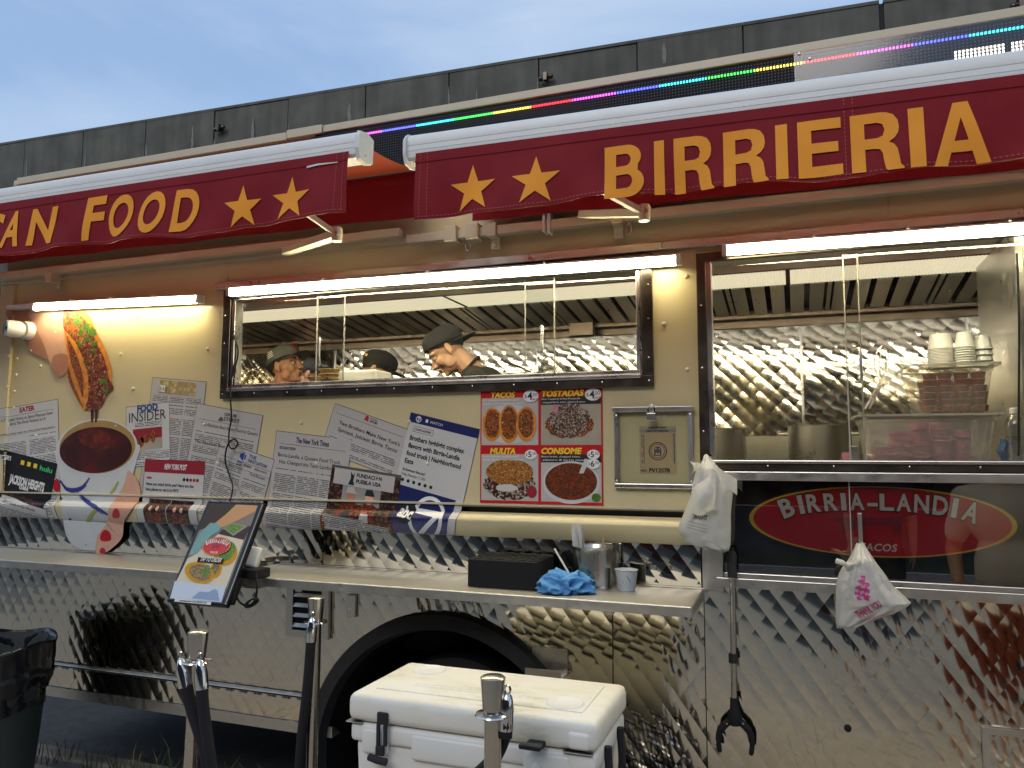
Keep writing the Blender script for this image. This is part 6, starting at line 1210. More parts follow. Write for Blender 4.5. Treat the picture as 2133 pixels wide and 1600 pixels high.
# ------------------------------------------------------------------ tilted ordering screen
def scr(name, col, e=0.14): mat(name, tuple(c_ * 0.62 for c_ in lin(col)[:3]), 0.4, emit=col, es=e, spec=0.1)
for nm, c in (('scr_dark', '4a4340'), ('scr_grey', '85807a'), ('scr_skin', 'c49a72'), ('scr_teal', '7ba6a8'), ('scr_board', 'd6cdb8'), ('scr_tortilla', 'c8962c'), ('scr_meat', '8a4a30'), ('scr_red', 'b01018'), ('scr_white', 'e8e6e0'), ('scr_black', '100e0c'), ('scr_sky', 'c4d2e4'), ('scr_blue', '8ea4c4'), ('scr_steel', '9a968e'), ('scr_gold', 'e0b060')): scr(nm, c)
food('scr_green', ['2a5010', '7aa838', '4a7a1c', 'a8cc60'], 260); food('scr_taco', ['5a2a14', 'a05a38', '6b8a30', 'c8a878', '7a3a20'], 200)
kb = A(345, 1253, -0.55); lo, hi = -0.5, 0.2
for _ in range(40):
    md = (lo + hi) / 2
    if A(432, 1043, md).x < kb.x: hi = md
    else: lo = md
kt = A(432, 1043, lo); kv = Vector((0, kt.y - kb.y, kt.z - kb.z)); kl = kv.length; kv.normalize(); kw = A(470, 1263, -0.55).x - kb.x; kn = Vector((0, -kv.z, kv.y))
def KP(x, y, h=0.0): return kb + Vector((x, 0, 0)) + kv * y + kn * h
def KI(cx, cy):                                     # crop pixel of the screen -> screen coordinates
    d = ray(330 + cx / 6.4, 1030 + cy / 6.4); t_ = (kb - CAM).dot(kn) / d.dot(kn); q = CAM + d * t_ - kb; return (q.x, q.dot(kv))
ks = thing('order_screen', 'tilted touch screen reading TAP TO ORDER over a taco photo', 'screen', (kb.x + kw / 2, kb.y, kb.z))
Mk = Matrix(((1, kv.x, kn.x, kb.x), (0, kv.y, kn.y, kb.y), (0, kv.z, kn.z, kb.z), (0, 0, 0, 1)))
obj('casing', MB().rbox(0, kw, 0, kl, -0.03, 0, 0.008, M=Mk, seg=3), 'black_gloss', ks)
def kpoly(nm, pts, m, k): return obj(nm, MB().add([KP(*KI(x, y), 0.0006 * k) for x, y in pts], [tuple(range(len(pts)))]), m, ks, fix=False)
def ke(cx, cy, rx, ry, a=0, n=28): return [(cx + rx * math.cos(t) * math.cos(R(a)) - ry * math.sin(t) * math.sin(R(a)), cy + rx * math.cos(t) * math.sin(R(a)) + ry * math.sin(t) * math.cos(R(a))) for t in [2 * math.pi * i / n for i in range(n)]]
kpoly('screen_picture', [(690, 120), (1330, 150), (850, 1445), (160, 1390)], 'scr_grey', 1)
kpoly('picture_sleeve', [(690, 120), (1040, 137), (900, 280), (750, 385), (620, 450), (540, 480)], 'scr_dark', 2); kpoly('picture_arm', [(1040, 137), (1325, 152), (1290, 230), (1080, 340), (830, 450), (755, 385), (900, 270)], 'scr_skin', 3)
kpoly('picture_counter', [(850, 470), (1240, 420), (1140, 610), (800, 530)], 'scr_dark', 2); kpoly('picture_tray', [(865, 455), (985, 375), (1190, 430), (1000, 555)], 'scr_steel', 3); kpoly('picture_greens', [(885, 455), (985, 390), (1150, 430), (1000, 525)], 'scr_green', 4)
kpoly('picture_board', [(800, 530), (1140, 605), (905, 1240), (240, 1160), (390, 860), (500, 790)], 'scr_board', 2); kpoly('picture_glove', [(700, 380), (800, 395), (838, 430), (815, 490), (700, 560), (640, 640), (520, 790), (415, 820), (470, 680), (560, 520)], 'scr_teal', 5)
kpoly('picture_taco', ke(900, 790, 150, 170, 35), 'scr_tortilla', 4); kpoly('picture_taco', ke(920, 760, 95, 140, 35), 'scr_green', 5); kpoly('picture_taco', ke(770, 1010, 75, 115, 20), 'scr_tortilla', 4); kpoly('picture_taco', ke(765, 990, 50, 80, 20), 'scr_taco', 5)
kpoly('picture_taco', ke(550, 1050, 200, 140, 20), 'scr_tortilla', 6); kpoly('picture_taco', ke(565, 1045, 150, 105, 20), 'scr_taco', 7); kpoly('picture_taco', ke(650, 1020, 45, 75, 20), 'scr_green', 8)
kpoly('sky_reflection', [(230, 1160), (560, 1195), (910, 1240), (848, 1445), (165, 1390)], 'scr_sky', 9); kpoly('reflection_blue', [(450, 1390), (560, 1300), (680, 1310), (760, 1265), (800, 1290), (830, 1430)], 'scr_blue', 10)  # sky mirrored in the lower screen, painted in two blues
co = KI(787, 697); kr = KI(970, 705); ku = KI(795, 578); 
oval_logo(ks, lambda x, y, h: KP(x, y, 0.0068 + h * 0.35), co[0], co[1], kr[0] - co[0], ku[1] - co[1])
kpoly('order_button', [(548, 845), (886, 870), (868, 938), (530, 912)], 'scr_black', 14)
mb = MB(); a_, b_ = KI(565, 898), KI(850, 918); put_text(mb, 'TAP TO ORDER', lambda x, y: KP(x, y, 0.0096), a_[0], (a_[1] + b_[1]) / 2, 0.0185, b_[0] - a_[0], 0.02, 0.1); obj('button_lettering', mb, 'scr_white', ks, fix=False)
kpoly('support_sticker', [(238, 1397), (722, 1442), (712, 1482), (226, 1436)], 'paper', 13); mb = MB(); a_, b_ = KI(300, 1433), KI(655, 1460); put_text(mb, 'International Ave. Grow 800-287-6126', lambda x, y: KP(x, y, 0.0088), a_[0], a_[1], 0.007, b_[0] - a_[0], 0.02); obj('sticker_lettering', mb, 'ink', ks, fix=False)
obj('stand_arm', MB().tube([KP(kw * 0.55, kl * 0.5, -0.03), KP(kw * 0.55, kl * 0.5, -0.12), (kb.x + kw * 0.55, -0.30, 1.095)], 0.018, 10), 'black', ks, True); obj('stand_plate', MB().rbox(kb.x + kw * 0.55 - 0.03, kb.x + kw * 0.55 + 0.16, -0.39, -0.2, 1.045, 1.054, 0.003).rbox(kb.x + kw * 0.55 + 0.10, kb.x + kw * 0.55 + 0.16, -0.39, -0.375, 1.045, 1.10, 0.002), 'steel_brushed', ks)
obj('cable_box', MB().rbox(kw * 0.75, kw * 0.98, kl * 0.05, kl * 0.30, -0.06, -0.031, 0.006, M=Mk), 'black', ks)
q = A(521, 1160, -0.36); cr_ = thing('card_reader', 'white square card reader beside the tilted screen', 'card reader', (q.x, -0.36, 1.09))
Mc = Matrix.Translation(q) @ Euler((R(-20), R(10), R(18))).to_matrix().to_4x4()
obj('reader_body', MB().rbox(-0.045, 0.045, -0.02, 0.02, -0.045, 0.045, 0.012, M=Mc, seg=4), 'plastic_white', cr_, True); obj('reader_base', MB().lathe([(0.03, 0), (0.022, 0.03)], (q.x + 0.005, -0.345, 1.092), 14), 'plastic_white', cr_, True)
q = A(523, 1188, -0.40); pa_ = thing('power_adapter', 'black power adapter on the shelf edge under the card reader', 'adapter', (q.x, -0.40, 1.085))
obj('adapter_body', MB().rbox(q.x - 0.05, q.x + 0.05, -0.43, -0.335, 1.092, 1.13, 0.005), 'black', pa_); obj('adapter_socket', MB().rbox(q.x - 0.035, q.x - 0.005, -0.4335, -0.43, 1.102, 1.122, 0.001), 'rubber', pa_)
cb = MB(); c0 = A(535, 1207, -0.44)
cb.tube(spline([A(533, 1195, -0.43), A(535, 1215, -0.44), A(534, 1240, -0.44), A(528, 1255, -0.44), A(515, 1262, -0.44), A(500, 1255, -0.44), A(492, 1240, -0.45), A(490, 1222, -0.44)], 6), 0.0045, 6)
for i in range(4): cb.tube([A(520 + 14 * math.cos(t) * (1 - .1 * i) + 4, 1256 - 7 * math.sin(t) - 6 * math.cos(t), -0.445 - 0.004 * i) for t in [2 * math.pi * k_ / 14 for k_ in range(15)]], 0.004, 6, False)
tag(obj('coiled_cable', cb, 'black', smooth=True), 'coiled black cable hanging below the power adapter', 'cable')
# ------------------------------------------------------------------ things on the right shelf
ZS = 1.0905
x0, x1 = A(974, 1195, -0.26).x, A(1117, 1195, -0.26).x; zt_ = A(1040, 1167, -0.26).z
nb = thing('napkin_box', 'black box with woven top on the steel shelf', 'box', ((x0 + x1) / 2, -0.15, ZS))
obj('box_body', MB().rbox(x0, x1, -0.26, -0.03, ZS, zt_, 0.004), 'black', nb)
wv = [];
nx_, ny_ = 12, 8
for i in range(nx_):
    for j in range(ny_):
        ax, ay = x0 + 0.005 + (x1 - x0 - 0.01) * i / nx_, -0.255 + 0.22 * j / ny_; hz = 0.004 if (i + j) % 2 else 0.002
        obj('woven_strip', MB().rbox(ax + 0.001, ax + (x1 - x0 - 0.01) / nx_ - 0.001, ay + 0.001, ay + 0.22 / ny_ - 0.001, zt_ - 0.001, zt_ + hz, 0.001, seg=1), 'black', nb)
q = A(1234, 1215, -0.10); zc = A(1234, 1137, -0.10).z; rc = 0.080
cn = thing('straw_can', 'steel can full of white wrapped straws on the shelf', 'can', (q.x, -0.09, ZS))
H_ = zc - ZS
obj('can_body', MB().lathe([(0.001, 0.0), (rc, 0.0), (rc + 0.002, 0.004), (rc, 0.008)] + [(rc - 0.0008 * (i % 2), H_ * (0.1 + 0.8 * i / 16)) for i in range(17)] + [(rc, H_ * 0.95), (rc + 0.003, H_ * 0.99), (rc, H_), (rc - 0.004, H_ * 0.98), (rc - 0.005, 0.01), (0.001, 0.01)], (q.x, -0.09, ZS), 40), 'chrome_brushed', cn, True, sharp=60)
s0 = None
for i in range(22):
    bx, by = q.x - 0.045 + random.uniform(-0.015, 0.02), -0.09 + random.uniform(-0.035, 0.035); tx_ = bx - random.uniform(0.005, 0.035)
    L_ = random.uniform(0.205, 0.245); t = tag(obj('wrapped_straw', MB().tube([(bx, by, ZS + 0.012), (tx_, by + random.uniform(-.02, .02), ZS + L_)], 0.0055, 6), 'paper'), 'white paper wrapped straw standing in the steel can', 'straw', 'straws in the can')
bx = q.x + 0.03; tag(obj('wooden_stirrer', MB().tube([(bx, -0.08, ZS + 0.012), (bx + 0.012, -0.085, ZS + 0.19)], 0.004, 6), 'kraft'), 'single pale stirrer at the right side of the steel can', 'stirrer')
def paper_cup(label, px, py, Y, r, h):
    c = A(px, py, Y); t = thing('paper_cup', label, 'cup', (c.x, Y, ZS)); 
    obj('cup_wall', MB().lathe([(0.001, 0.003), (r * 0.78, 0.0), (r, h - 0.003), (r + 0.003, h), (r - 0.001, h + 0.001), (r - 0.002, h - 0.004), (r * 0.76, 0.006), (0.001, 0.006)], (c.x, Y, ZS), 32), 'cup_print', t, True)
    for (a0, z0_, dz, m_) in ((200, .75, -.35, 'stroke_blue'), (245, .55, -.3, 'stroke_lime'), (280, .8, -.5, 'stroke_blue'), (225, .35, -.2, 'stroke_lime')):
        mb = MB(); 
        def sp(u, v): 
            zf = (z0_ + dz * u + 0.06 * v * math.sin(math.pi * u)); rr = r * (0.78 + 0.22 * zf) + 0.0008; an = R(a0 + 32 * u); return Vector((c.x + rr * math.cos(an), Y + rr * math.sin(an), ZS + zf * h))
        obj('brush_mark', mb.sheet(sp, 8, 1), m_, t)
paper_cup('small white paper cup with blue strokes on the shelf', 1305, 1210, -0.115, 0.043, A(1305, 1186, -0.115).z - ZS)
st0, st1 = A(1190, 1203, -0.2), A(1155, 1143, -0.15)
tag(obj('drinking_straw', MB().tube([st0, st1], 0.004, 8), 'paper', smooth=True), 'white straw leaning from the blue cloth onto the black box', 'straw')
# crumpled blue cloth
c = A(1172, 1222, -0.25); rg = MB()
def rag(u, v):
    a, ph = 2 * math.pi * u, math.pi * (0.02 + 0.60 * v); d = Vector((math.cos(a) * math.sin(ph), math.sin(a) * math.sin(ph), math.cos(ph)))
    q_ = Vector((d.x * 2.0, d.y * 2.0, d.z * 1.5)); r1 = 1 - abs(noise.noise(q_ * 1.1 + Vector((3, 1, 2)))) * 2.2; r2 = 1 - abs(noise.noise(q_ * 2.4 + Vector((7, 0, 5)))) * 2.0; r3 = noise.noise(q_ * 5.0)
    k = 0.70 + 0.42 * r1 + 0.07 * r2 + 0.015 * r3; k *= 1 + 0.12 * math.sin(3 * a + 1)
    return Vector((c.x + 0.105 * d.x * k, -0.245 + 0.075 * d.y * k, ZS + max(0.002, 0.012 + 0.062 * d.z * k)))
rg.sheet(rag, 96, 40)
tag(obj('blue_rag', rg, 'blue_rag', smooth=True, sharp=None), 'crumpled blue cloth beside the steel can on the shelf', 'cloth')
# ------------------------------------------------------------------ plastic bags and litter grabber
KB = 2.387
def bagpt(cx, cy, Y): return A(1400 + cx / KB, 930 + cy / KB, Y)
def bag(label, rows, Y, dep, seed, folds=9):
    t = thing('plastic_bag', label, 'bag', (bagpt((rows[0][1] + rows[0][2]) / 2, 0, Y).x, Y, bagpt(rows[-1][1], rows[-1][0], Y).z), 'plastic bags hung on the truck side')
    rs = [Vector((b_, l_, r_)) for b_, l_, r_ in rows]; rs = spline([tuple(q) for q in rs], 5); n = 72; rings = []
    Zs = []
    for i, q in enumerate(rs):
        a, b = bagpt(q[1], q[0], Y), bagpt(q[2], q[0], Y); cx, hw = (a.x + b.x) / 2, abs(b.x - a.x) / 2; k = i / (len(rs) - 1)
        dd = dep * min(1, 3 * hw / 0.12) * (0.35 + 0.65 * math.sin(math.pi * min(1, 0.15 + 0.85 * k)) ** 0.7) * (1 if k < 0.93 else 0.5)
        rings.append((cx, hw, dd, a.z, b.z)); Zs.append(a.z)
    def pt(i, w):
        cx, hw, dd, za, zb = rings[i]; k = i / (len(rings) - 1); f = 1 + (0.10 * (1 - 0.5 * k)) * math.sin(folds * w + 1.5 * noise.noise((k * 2, seed, 0))) + 0.09 * noise.noise((math.cos(w) * 2.6, math.sin(w) * 2.6 + seed, k * 6)) + 0.05 * noise.noise((math.cos(w) * 8, math.sin(w) * 8 + seed, k * 15))
        return Vector((cx + hw * math.cos(w), Y - dd * math.sin(w) * f, za + (zb - za) * (0.5 + 0.5 * math.cos(w)) + 0.006 * noise.noise((math.cos(w) * 3, k * 9, seed))))
    m_ = MB(); m_.sheet(lambda u, v: pt(min(len(rings) - 1, int(round(v * (len(rings) - 1)))), 2 * math.pi * u), n, len(rings) - 1)
    o = obj('bag_film', m_, 'bag_white', t, True, sharp=None)
    def front(x, z, lift=0.004):
        best = min(range(len(rings)), key=lambda i: abs((rings[i][3] + rings[i][4]) / 2 + (rings[i][4] - rings[i][3]) / 2 * max(-1, min(1, (x - rings[i][0]) / max(1e-4, rings[i][1]))) - z))
        cx, hw, dd, za, zb = rings[best]; c_ = max(-0.97, min(0.97, (x - cx) / max(1e-4, hw))); w = math.acos(c_); return Vector((x, pt(best, w).y - lift, z))
    return t, front
t1, f1 = bag('knotted white plastic bag hanging right of the permit holder', [(48, 158, 182), (70, 150, 200), (110, 125, 232), (150, 112, 262), (200, 102, 298), (250, 92, 300), (330, 60, 293), (400, 34, 293), (450, 52, 292), (480, 70, 291), (500, 150, 288), (512, 205, 282), (523, 240, 275)], -0.10, 0.07, 1.3)
fl_ = MB(); fl_.sheet(lambda u, v: bagpt(150 - 65 * v + 25 * math.sin(u * 3) * v, 85 + 75 * u * v - 12 * v, -0.14 - 0.03 * math.sin(3 * v) + 0.015 * u), 8, 8); obj('bag_handle', fl_, 'bag_white', t1, True)
fl_ = MB(); fl_.sheet(lambda u, v: bagpt(205 + 118 * v, 90 + 60 * u + 75 * v + 30 * math.sin(2.5 * u) * v, -0.14 - 0.02 * math.sin(3 * v)), 8, 8); obj('bag_handle', fl_, 'bag_white', t1, True)
fl_ = MB(); fl_.sheet(lambda u, v: bagpt(100 + 115 * u, 180 + 150 * v - 40 * u * (1 - v) + 15 * math.sin(5 * u), -0.185 - 0.03 * math.sin(math.pi * v) * math.sin(math.pi * u)), 8, 8); obj('bag_handle', fl_, 'bag_white', t1, True)
obj('bag_knot', MB().ell(bagpt(170, 62, -0.10), (0.012, 0.012, 0.018)), 'bag_white', t1, True); obj('hook', MB().tube([bagpt(196, 44, -0.02), bagpt(190, 46, -0.10), bagpt(190, 38, -0.105)], 0.003, 6), 'black', t1)
def btext(s_, cx, cy, h, w_, fr, par, m, ang=0, mirror=False, Y=-0.16, bold=0.04):
    o_ = bagpt(cx, cy, Y); mb = MB(); ca, sa = math.cos(R(ang)), math.sin(R(ang))
    put_text(mb, s_, lambda x, y: fr(o_.x + (-x if mirror else x) * ca - y * sa, o_.z + (-x if mirror else x) * sa + y * ca, 0.0035), 0, 0, h, w_, bold, align='c'); obj('bag_lettering', mb, m, par, fix=False)
btext('THANK', 140, 362, 0.016, 0.055, f1, t1, 'ink_grey', -3, True)
for i in range(3): btext('PLEASE RETURN THIS BAG TO A', 125, 385 + i * 16, 0.004, 0.075, f1, t1, 'ink_grey', -12, True, bold=0)
t2, f2 = bag('white THANK YOU plastic bag with pink flowers tied under the oval sign', [(482, 916, 950), (520, 898, 975), (570, 872, 1010), (620, 838, 1048), (670, 818, 1085), (720, 814, 1130), (765, 813, 1178), (785, 812, 1182), (820, 812, 1120), (860, 813, 1010), (890, 816, 920), (903, 820, 870)], -0.10, 0.085, 4.2, 13)
obj('bag_knot', MB().ell(bagpt(880, 592, -0.16), (0.016, 0.016, 0.014)).tube(spline([bagpt(880, 592, -0.165), bagpt(850, 580, -0.17), bagpt(815, 568, -0.165)], 4), [0.006] * 4 + [0.009] * 5, 8).tube(spline([bagpt(885, 592, -0.165), bagpt(910, 585, -0.175), bagpt(932, 570, -0.17)], 4), [0.006] * 4 + [0.009] * 5, 8), 'bag_white', t2, True)
mat('pink_print', (0.55, 0.05, 0.25), 0.5); mat('pink_dark', (0.35, 0.02, 0.13), 0.5)
rnd = random.Random(11)
for i, (x, y, r) in enumerate([(945, 650, 14), (935, 680, 20), (960, 690, 22), (925, 715, 22), (955, 725, 24), (930, 742, 16), (965, 745, 15)]):
    cc = bagpt(x, y, -0.16); rr = r / KB / 1600 * 2.75
    for j in range(6):
        a = 2 * math.pi * j / 6 + i; pts = [(cc.x + rr * (0.55 * math.cos(a) + 0.5 * math.cos(t)), cc.z + rr * (0.55 * math.sin(a) + 0.5 * math.sin(t))) for t in [2 * math.pi * k_ / 8 for k_ in range(8)]]
        obj('flower_print', MB().add([f2(px_, pz_, 0.003 + 0.0004 * ((i + j) % 4)) for px_, pz_ in pts], [tuple(range(8))]), 'pink_print' if (i + j) % 3 else 'bag_white', t2, fix=False)
btext('THANK YOU', 985, 822, 0.026, 0.088, f2, t2, 'pink_dark', 33)
btext('PLEASE RETURN THIS TO A PARTICIPATING', 1015, 850, 0.006, 0.12, f2, t2, 'pink_dark', 22, bold=0); btext('STORE FOR RECYCLING', 1025, 866, 0.006, 0.07, f2, t2, 'pink_dark', 22, bold=0)
q0, q1 = bagpt(933, 332, -0.035), bagpt(936, 512, -0.035)
tag(obj('bag_hook', MB().rbox(q0.x - 0.007, q0.x + 0.007, -0.03, -0.026, q1.z, q0.z, 0.001).rbox(q0.x - 0.007, q0.x + 0.007, -0.10, -0.031, q1.z, q1.z + 0.004, 0.001).rbox(q0.x - 0.007, q0.x + 0.007, -0.104, -0.1, q1.z, q1.z + 0.03, 0.001), 'steel_brushed'), 'flat steel hook holding the flowered plastic bag', 'hook')
def gp(cx, cy, Y=-0.045): return bagpt(cx, cy, Y)
gb = thing('litter_grabber', 'long litter grabber with black jaws hanging against the quilted steel', 'grabber', gp(310, 1540))
obj('grip', MB().tube([gp(296, 520), gp(297, 540), gp(299, 650)], [0.012, 0.018, 0.018], 10), 'rubber', gb, True); obj('grip_loop', MB().tube(spline([gp(290, 525), gp(288, 512), gp(296, 506), gp(305, 512), gp(303, 525)], 4), 0.004, 6), 'rubber', gb, True)
obj('shaft', MB().tube([gp(299, 650), gp(308, 1255)], 0.0105, 12), 'chrome_brushed', gb, True); obj('joint_sleeve', MB().tube([gp(303, 1030), gp(304, 1075)], 0.0165, 12), 'rubber', gb, True)
obj('jaw_mount', MB().tube([gp(307, 1250), gp(309, 1300), gp(311, 1350), gp(312, 1385)], [0.014, 0.016, 0.028, 0.02], 10), 'black', gb, True)
for s_, pts in ((-1, [(312, 1350), (270, 1375), (238, 1415), (232, 1470), (238, 1520)]), (1, [(315, 1350), (352, 1380), (385, 1420), (398, 1480), (392, 1535)])):
    obj('jaw', MB().tube(spline([gp(x, y) for x, y in pts], 4), [0.014] * 8 + [0.012] * 4 + [0.009] * 4 + [0.006], 8), 'black', gb, True); obj('jaw_rivet', MB().ell(gp(312 + s_ * 40, 1378, -0.06), (0.004, 0.002, 0.004), nu=8, nv=5), 'chrome', gb, True)
# ------------------------------------------------------------------ stanchions with ropes
def rope(label, pts, par_r=0.019):
    t = thing('barrier_rope', label, 'rope', (pts[-1][0], pts[-1][1], 0), 'black velvet ropes on the posts'); P = [Vector(p_) for p_ in pts]
    d = (P[1] - P[0]).normalized(); obj('snap_hook', MB().tube([P[0] - d * 0.03 + Vector((0.008 * math.cos(a), 0, 0.012 * math.sin(a))) for a in [2 * math.pi * i / 10 for i in range(11)]], 0.003, 6, False), 'chrome', t, True)
    obj('rope_end', MB().tube([P[0] - d * 0.022, P[0] - d * 0.014, P[0], P[0] + d * 0.02, P[0] + d * 0.07], [0.006, 0.013, 0.017, 0.021, 0.021], 14), 'chrome', t, True)
    obj('velvet', MB().tube([P[0] + d * 0.069] + [Vector(q) for q in spline([tuple(P[0] + d * 0.09)] + [tuple(p_) for p_ in P[1:]], 5)], par_r, 12), 'velvet', t, True)
def stanchion(label, x, y, h, lean=(0, 0)):
    t = thing('rope_post', label, 'post', (x, y, 0), 'chrome rope posts in front of the truck'); L = Vector((lean[0], lean[1], 0)); c = Vector((x, y, 0)); sh = Matrix(((1, 0, lean[0]), (0, 1, lean[1]), (0, 0, 1)))
    obj('base', MB().lathe([(0.001, 0.03), (0.03, 0.03), (0.05, 0.022), (0.15, 0.012), (0.16, 0.006), (0.16, 0.0)], c, 36), 'chrome', t, True)
    obj('pole', MB().lathe([(0.0225, 0.02), (0.0225, h - 0.10), (0.024, h - 0.095)], c, 28, sh), 'chrome_brushed', t, True)
    obj('ring_flange', MB().lathe([(0.024, h - 0.098), (0.045, h - 0.1), (0.0475, h - 0.0975), (0.045, h - 0.094), (0.024, h - 0.092)], c, 32, sh), 'chrome', t, True)
    obj('crown', MB().lathe([(0.024, h - 0.092), (0.023, h - 0.088), (0.027, h - 0.085), (0.033, h - 0.008), (0.033, h - 0.004), (0.028, h), (0.001, h + 0.002)], c, 32, sh), 'chrome_brushed', t, True)
SH = 1.03
S1 = AZp(413, 1314, SH); S2 = AZp(659, 1243, SH); S3 = AZp(1027, 1408, SH)
S2.y = min(S2.y, -0.46); S2 = Vector((A(659, 1243, -0.46).x, -0.46, A(659, 1243, -0.46).z))
stanchion('chrome rope post with two black ropes at the left', S1.x - 0.02, S1.y, SH, (0.02, 0)); stanchion('chrome rope post standing close to the truck left of the white cooler', S2.x, S2.y, S2.z); stanchion('chrome rope post standing in front of the white cooler', S3.x, S3.y, SH)
def PX(px, py, Y): return A(px, py, Y)
yy = S1.y - 0.03
rope('black rope on the left side of the left post', [PX(379, 1385, yy), PX(384, 1420, yy), PX(400, 1480, yy), PX(428, 1570, yy), PX(437, 1660, yy), PX(440, 1780, yy - 0.05)]); rope('black rope on the right side of the left post', [PX(418, 1388, yy), PX(420, 1420, yy), PX(424, 1480, yy), PX(436, 1570, yy), PX(446, 1660, yy), PX(452, 1780, yy - 0.05)])
yy = S2.y - 0.035
rope('black rope leaning from the post close to the truck', [PX(650, 1298, yy), PX(648, 1330, yy), PX(643, 1400, yy), PX(636, 1470, yy), PX(628, 1540, yy), PX(622, 1640, yy)])
yy = S3.y + 0.01
rope('black rope hooked behind the post in front of the cooler', [PX(1056, 1462, yy), PX(1054, 1500, yy), PX(1048, 1540, yy + 0.03), PX(1025, 1585, yy + 0.05), PX(990, 1620, yy + 0.05), PX(960, 1660, yy + 0.05)])
# ------------------------------------------------------------------ cooler on crates
cx0, cx1, cy0, cy1, cz0, czt = -1.333, -0.536, -0.957, -0.55, 0.365, 0.867; LZ = czt - 0.80
ck = thing('ice_cooler', 'big white hard cooler with black rubber latches standing on crates', 'cooler', ((cx0 + cx1) / 2, (cy0 + cy1) / 2, cz0))
def cbox(a, b, c, d, e_, f_, r, taper=0.0, seg=3):
    bm = bmesh.new(); bmesh.ops.create_cube(bm, size=1)
    for q in bm.verts:
        tp2 = taper if q.co.z < 0 else 0
        q.co = Vector(((a + b) / 2 + q.co.x * (b - a - 2 * tp2), (c + d) / 2 + q.co.y * (d - c - 2 * tp2), (e_ + f_) / 2 + q.co.z * (f_ - e_)))
    bmesh.ops.bevel(bm, geom=list(bm.edges), offset=r, segments=seg, affect='EDGES', profile=0.5); bm.verts.index_update()
    m_ = MB().add([q.co.copy() for q in bm.verts], [tuple(q.index for q in f.verts) for f in bm.faces]); bm.free(); return m_
obj('tub_body', cbox(cx0 + 0.02, cx1 - 0.02, cy0 + 0.02, cy1 - 0.02, cz0, 0.66 + LZ, 0.02, 0.015), 'cooler_side', ck, True)
obj('rim_band', cbox(cx0 + 0.008, cx1 - 0.008, cy0 + 0.008, cy1 - 0.008, 0.655 + LZ, 0.712 + LZ, 0.014), 'cooler_side', ck, True)
for (a, b) in ((cx0 + 0.05, cx0 + 0.14), (cx0 + 0.22, cx1 - 0.30), (cx1 - 0.22, cx1 - 0.08)): obj('rim_skirt', cbox(a, b, cy0 + 0.004, cy0 + 0.03, 0.625 + LZ, 0.70 + LZ, 0.01), 'cooler_side', ck, True)
obj('lid', cbox(cx0, cx1, cy0, cy1, 0.716 + LZ, czt, 0.024), 'cooler', ck, True)
obj('lid_panel', cbox(cx0 + 0.06, cx1 - 0.06, cy0 + 0.07, cy1 - 0.06, czt - 0.01, czt + 0.004, 0.003, seg=2), 'cooler', ck, True)
obj('lid_line', MB().rbox(cx0 + 0.16, cx1 - 0.16, cy0 + 0.13, cy0 + 0.134, czt + 0.003, czt + 0.0055, 0.0008, seg=1).rbox(cx0 + 0.16, cx1 - 0.16, cy0 + 0.15, cy0 + 0.154, czt + 0.003, czt + 0.0055, 0.0008, seg=1), 'cooler', ck)
for x, y in ((cx0 + 0.13, cy1 - 0.10), (cx1 - 0.13, cy0 + 0.13)): obj('cup_recess', MB().lathe([(0.058, czt + 0.0045), (0.055, czt + 0.0075), (0.05, czt + 0.006), (0.047, czt + 0.0045), (0.001, czt + 0.0045)], (x, y, 0), 32), 'cooler_side', ck, True)
obj('lid_corner', cbox(cx1 - 0.085, cx1 - 0.02, cy0 - 0.006, cy0 + 0.02, 0.722 + LZ, 0.772 + LZ, 0.012), 'cooler_side', ck, True); obj('hinge_bar', cbox(cx1 - 0.10, cx1 - 0.015, cy0 - 0.003, cy0 + 0.02, 0.7125 + LZ, 0.7155 + LZ, 0.001), 'steel_brushed', ck); obj('hinge_bar', cbox(cx0 - 0.004, cx0 + 0.05, cy0 + 0.0, cy0 + 0.04, 0.7125 + LZ, 0.7155 + LZ, 0.001), 'steel_brushed', ck)
lx = A(795, 1490, cy0 - 0.012).x
lt = obj('rubber_latch', MB().rbox(lx - 0.018, lx + 0.018, cy0 - 0.012, cy0 - 0.001, 0.722 + LZ, 0.758 + LZ, 0.004).rbox(lx - 0.018, lx - 0.006, cy0 - 0.014, cy0 - 0.004, 0.66 + LZ, 0.724 + LZ, 0.003).rbox(lx + 0.006, lx + 0.018, cy0 - 0.014, cy0 - 0.004, 0.66 + LZ, 0.724 + LZ, 0.003).rbox(lx - 0.018, lx + 0.01, cy0 - 0.018, cy0 - 0.004, 0.632 + LZ, 0.662 + LZ, 0.004).tube([(lx - 0.038, cy0 - 0.016, 0.626 + LZ), (lx - 0.01, cy0 - 0.02, 0.622 + LZ), (lx + 0.022, cy0 - 0.016, 0.618 + LZ)], 0.011, 10), 'rubber', ck)
lx = A(1112, 1512, cy0 - 0.02).x
obj('rubber_latch', MB().rbox(lx - 0.02, lx + 0.03, cy0 - 0.03, cy0 - 0.001, 0.722 + LZ, 0.738 + LZ, 0.004).rbox(lx - 0.035, lx + 0.03, cy0 - 0.055, cy0 - 0.028, 0.724 + LZ, 0.738 + LZ, 0.005), 'rubber', ck); obj('latch_keeper', MB().ell((lx, cy0 - 0.002, 0.66 + LZ), (0.011, 0.008, 0.016)), 'cooler_side', ck, True)
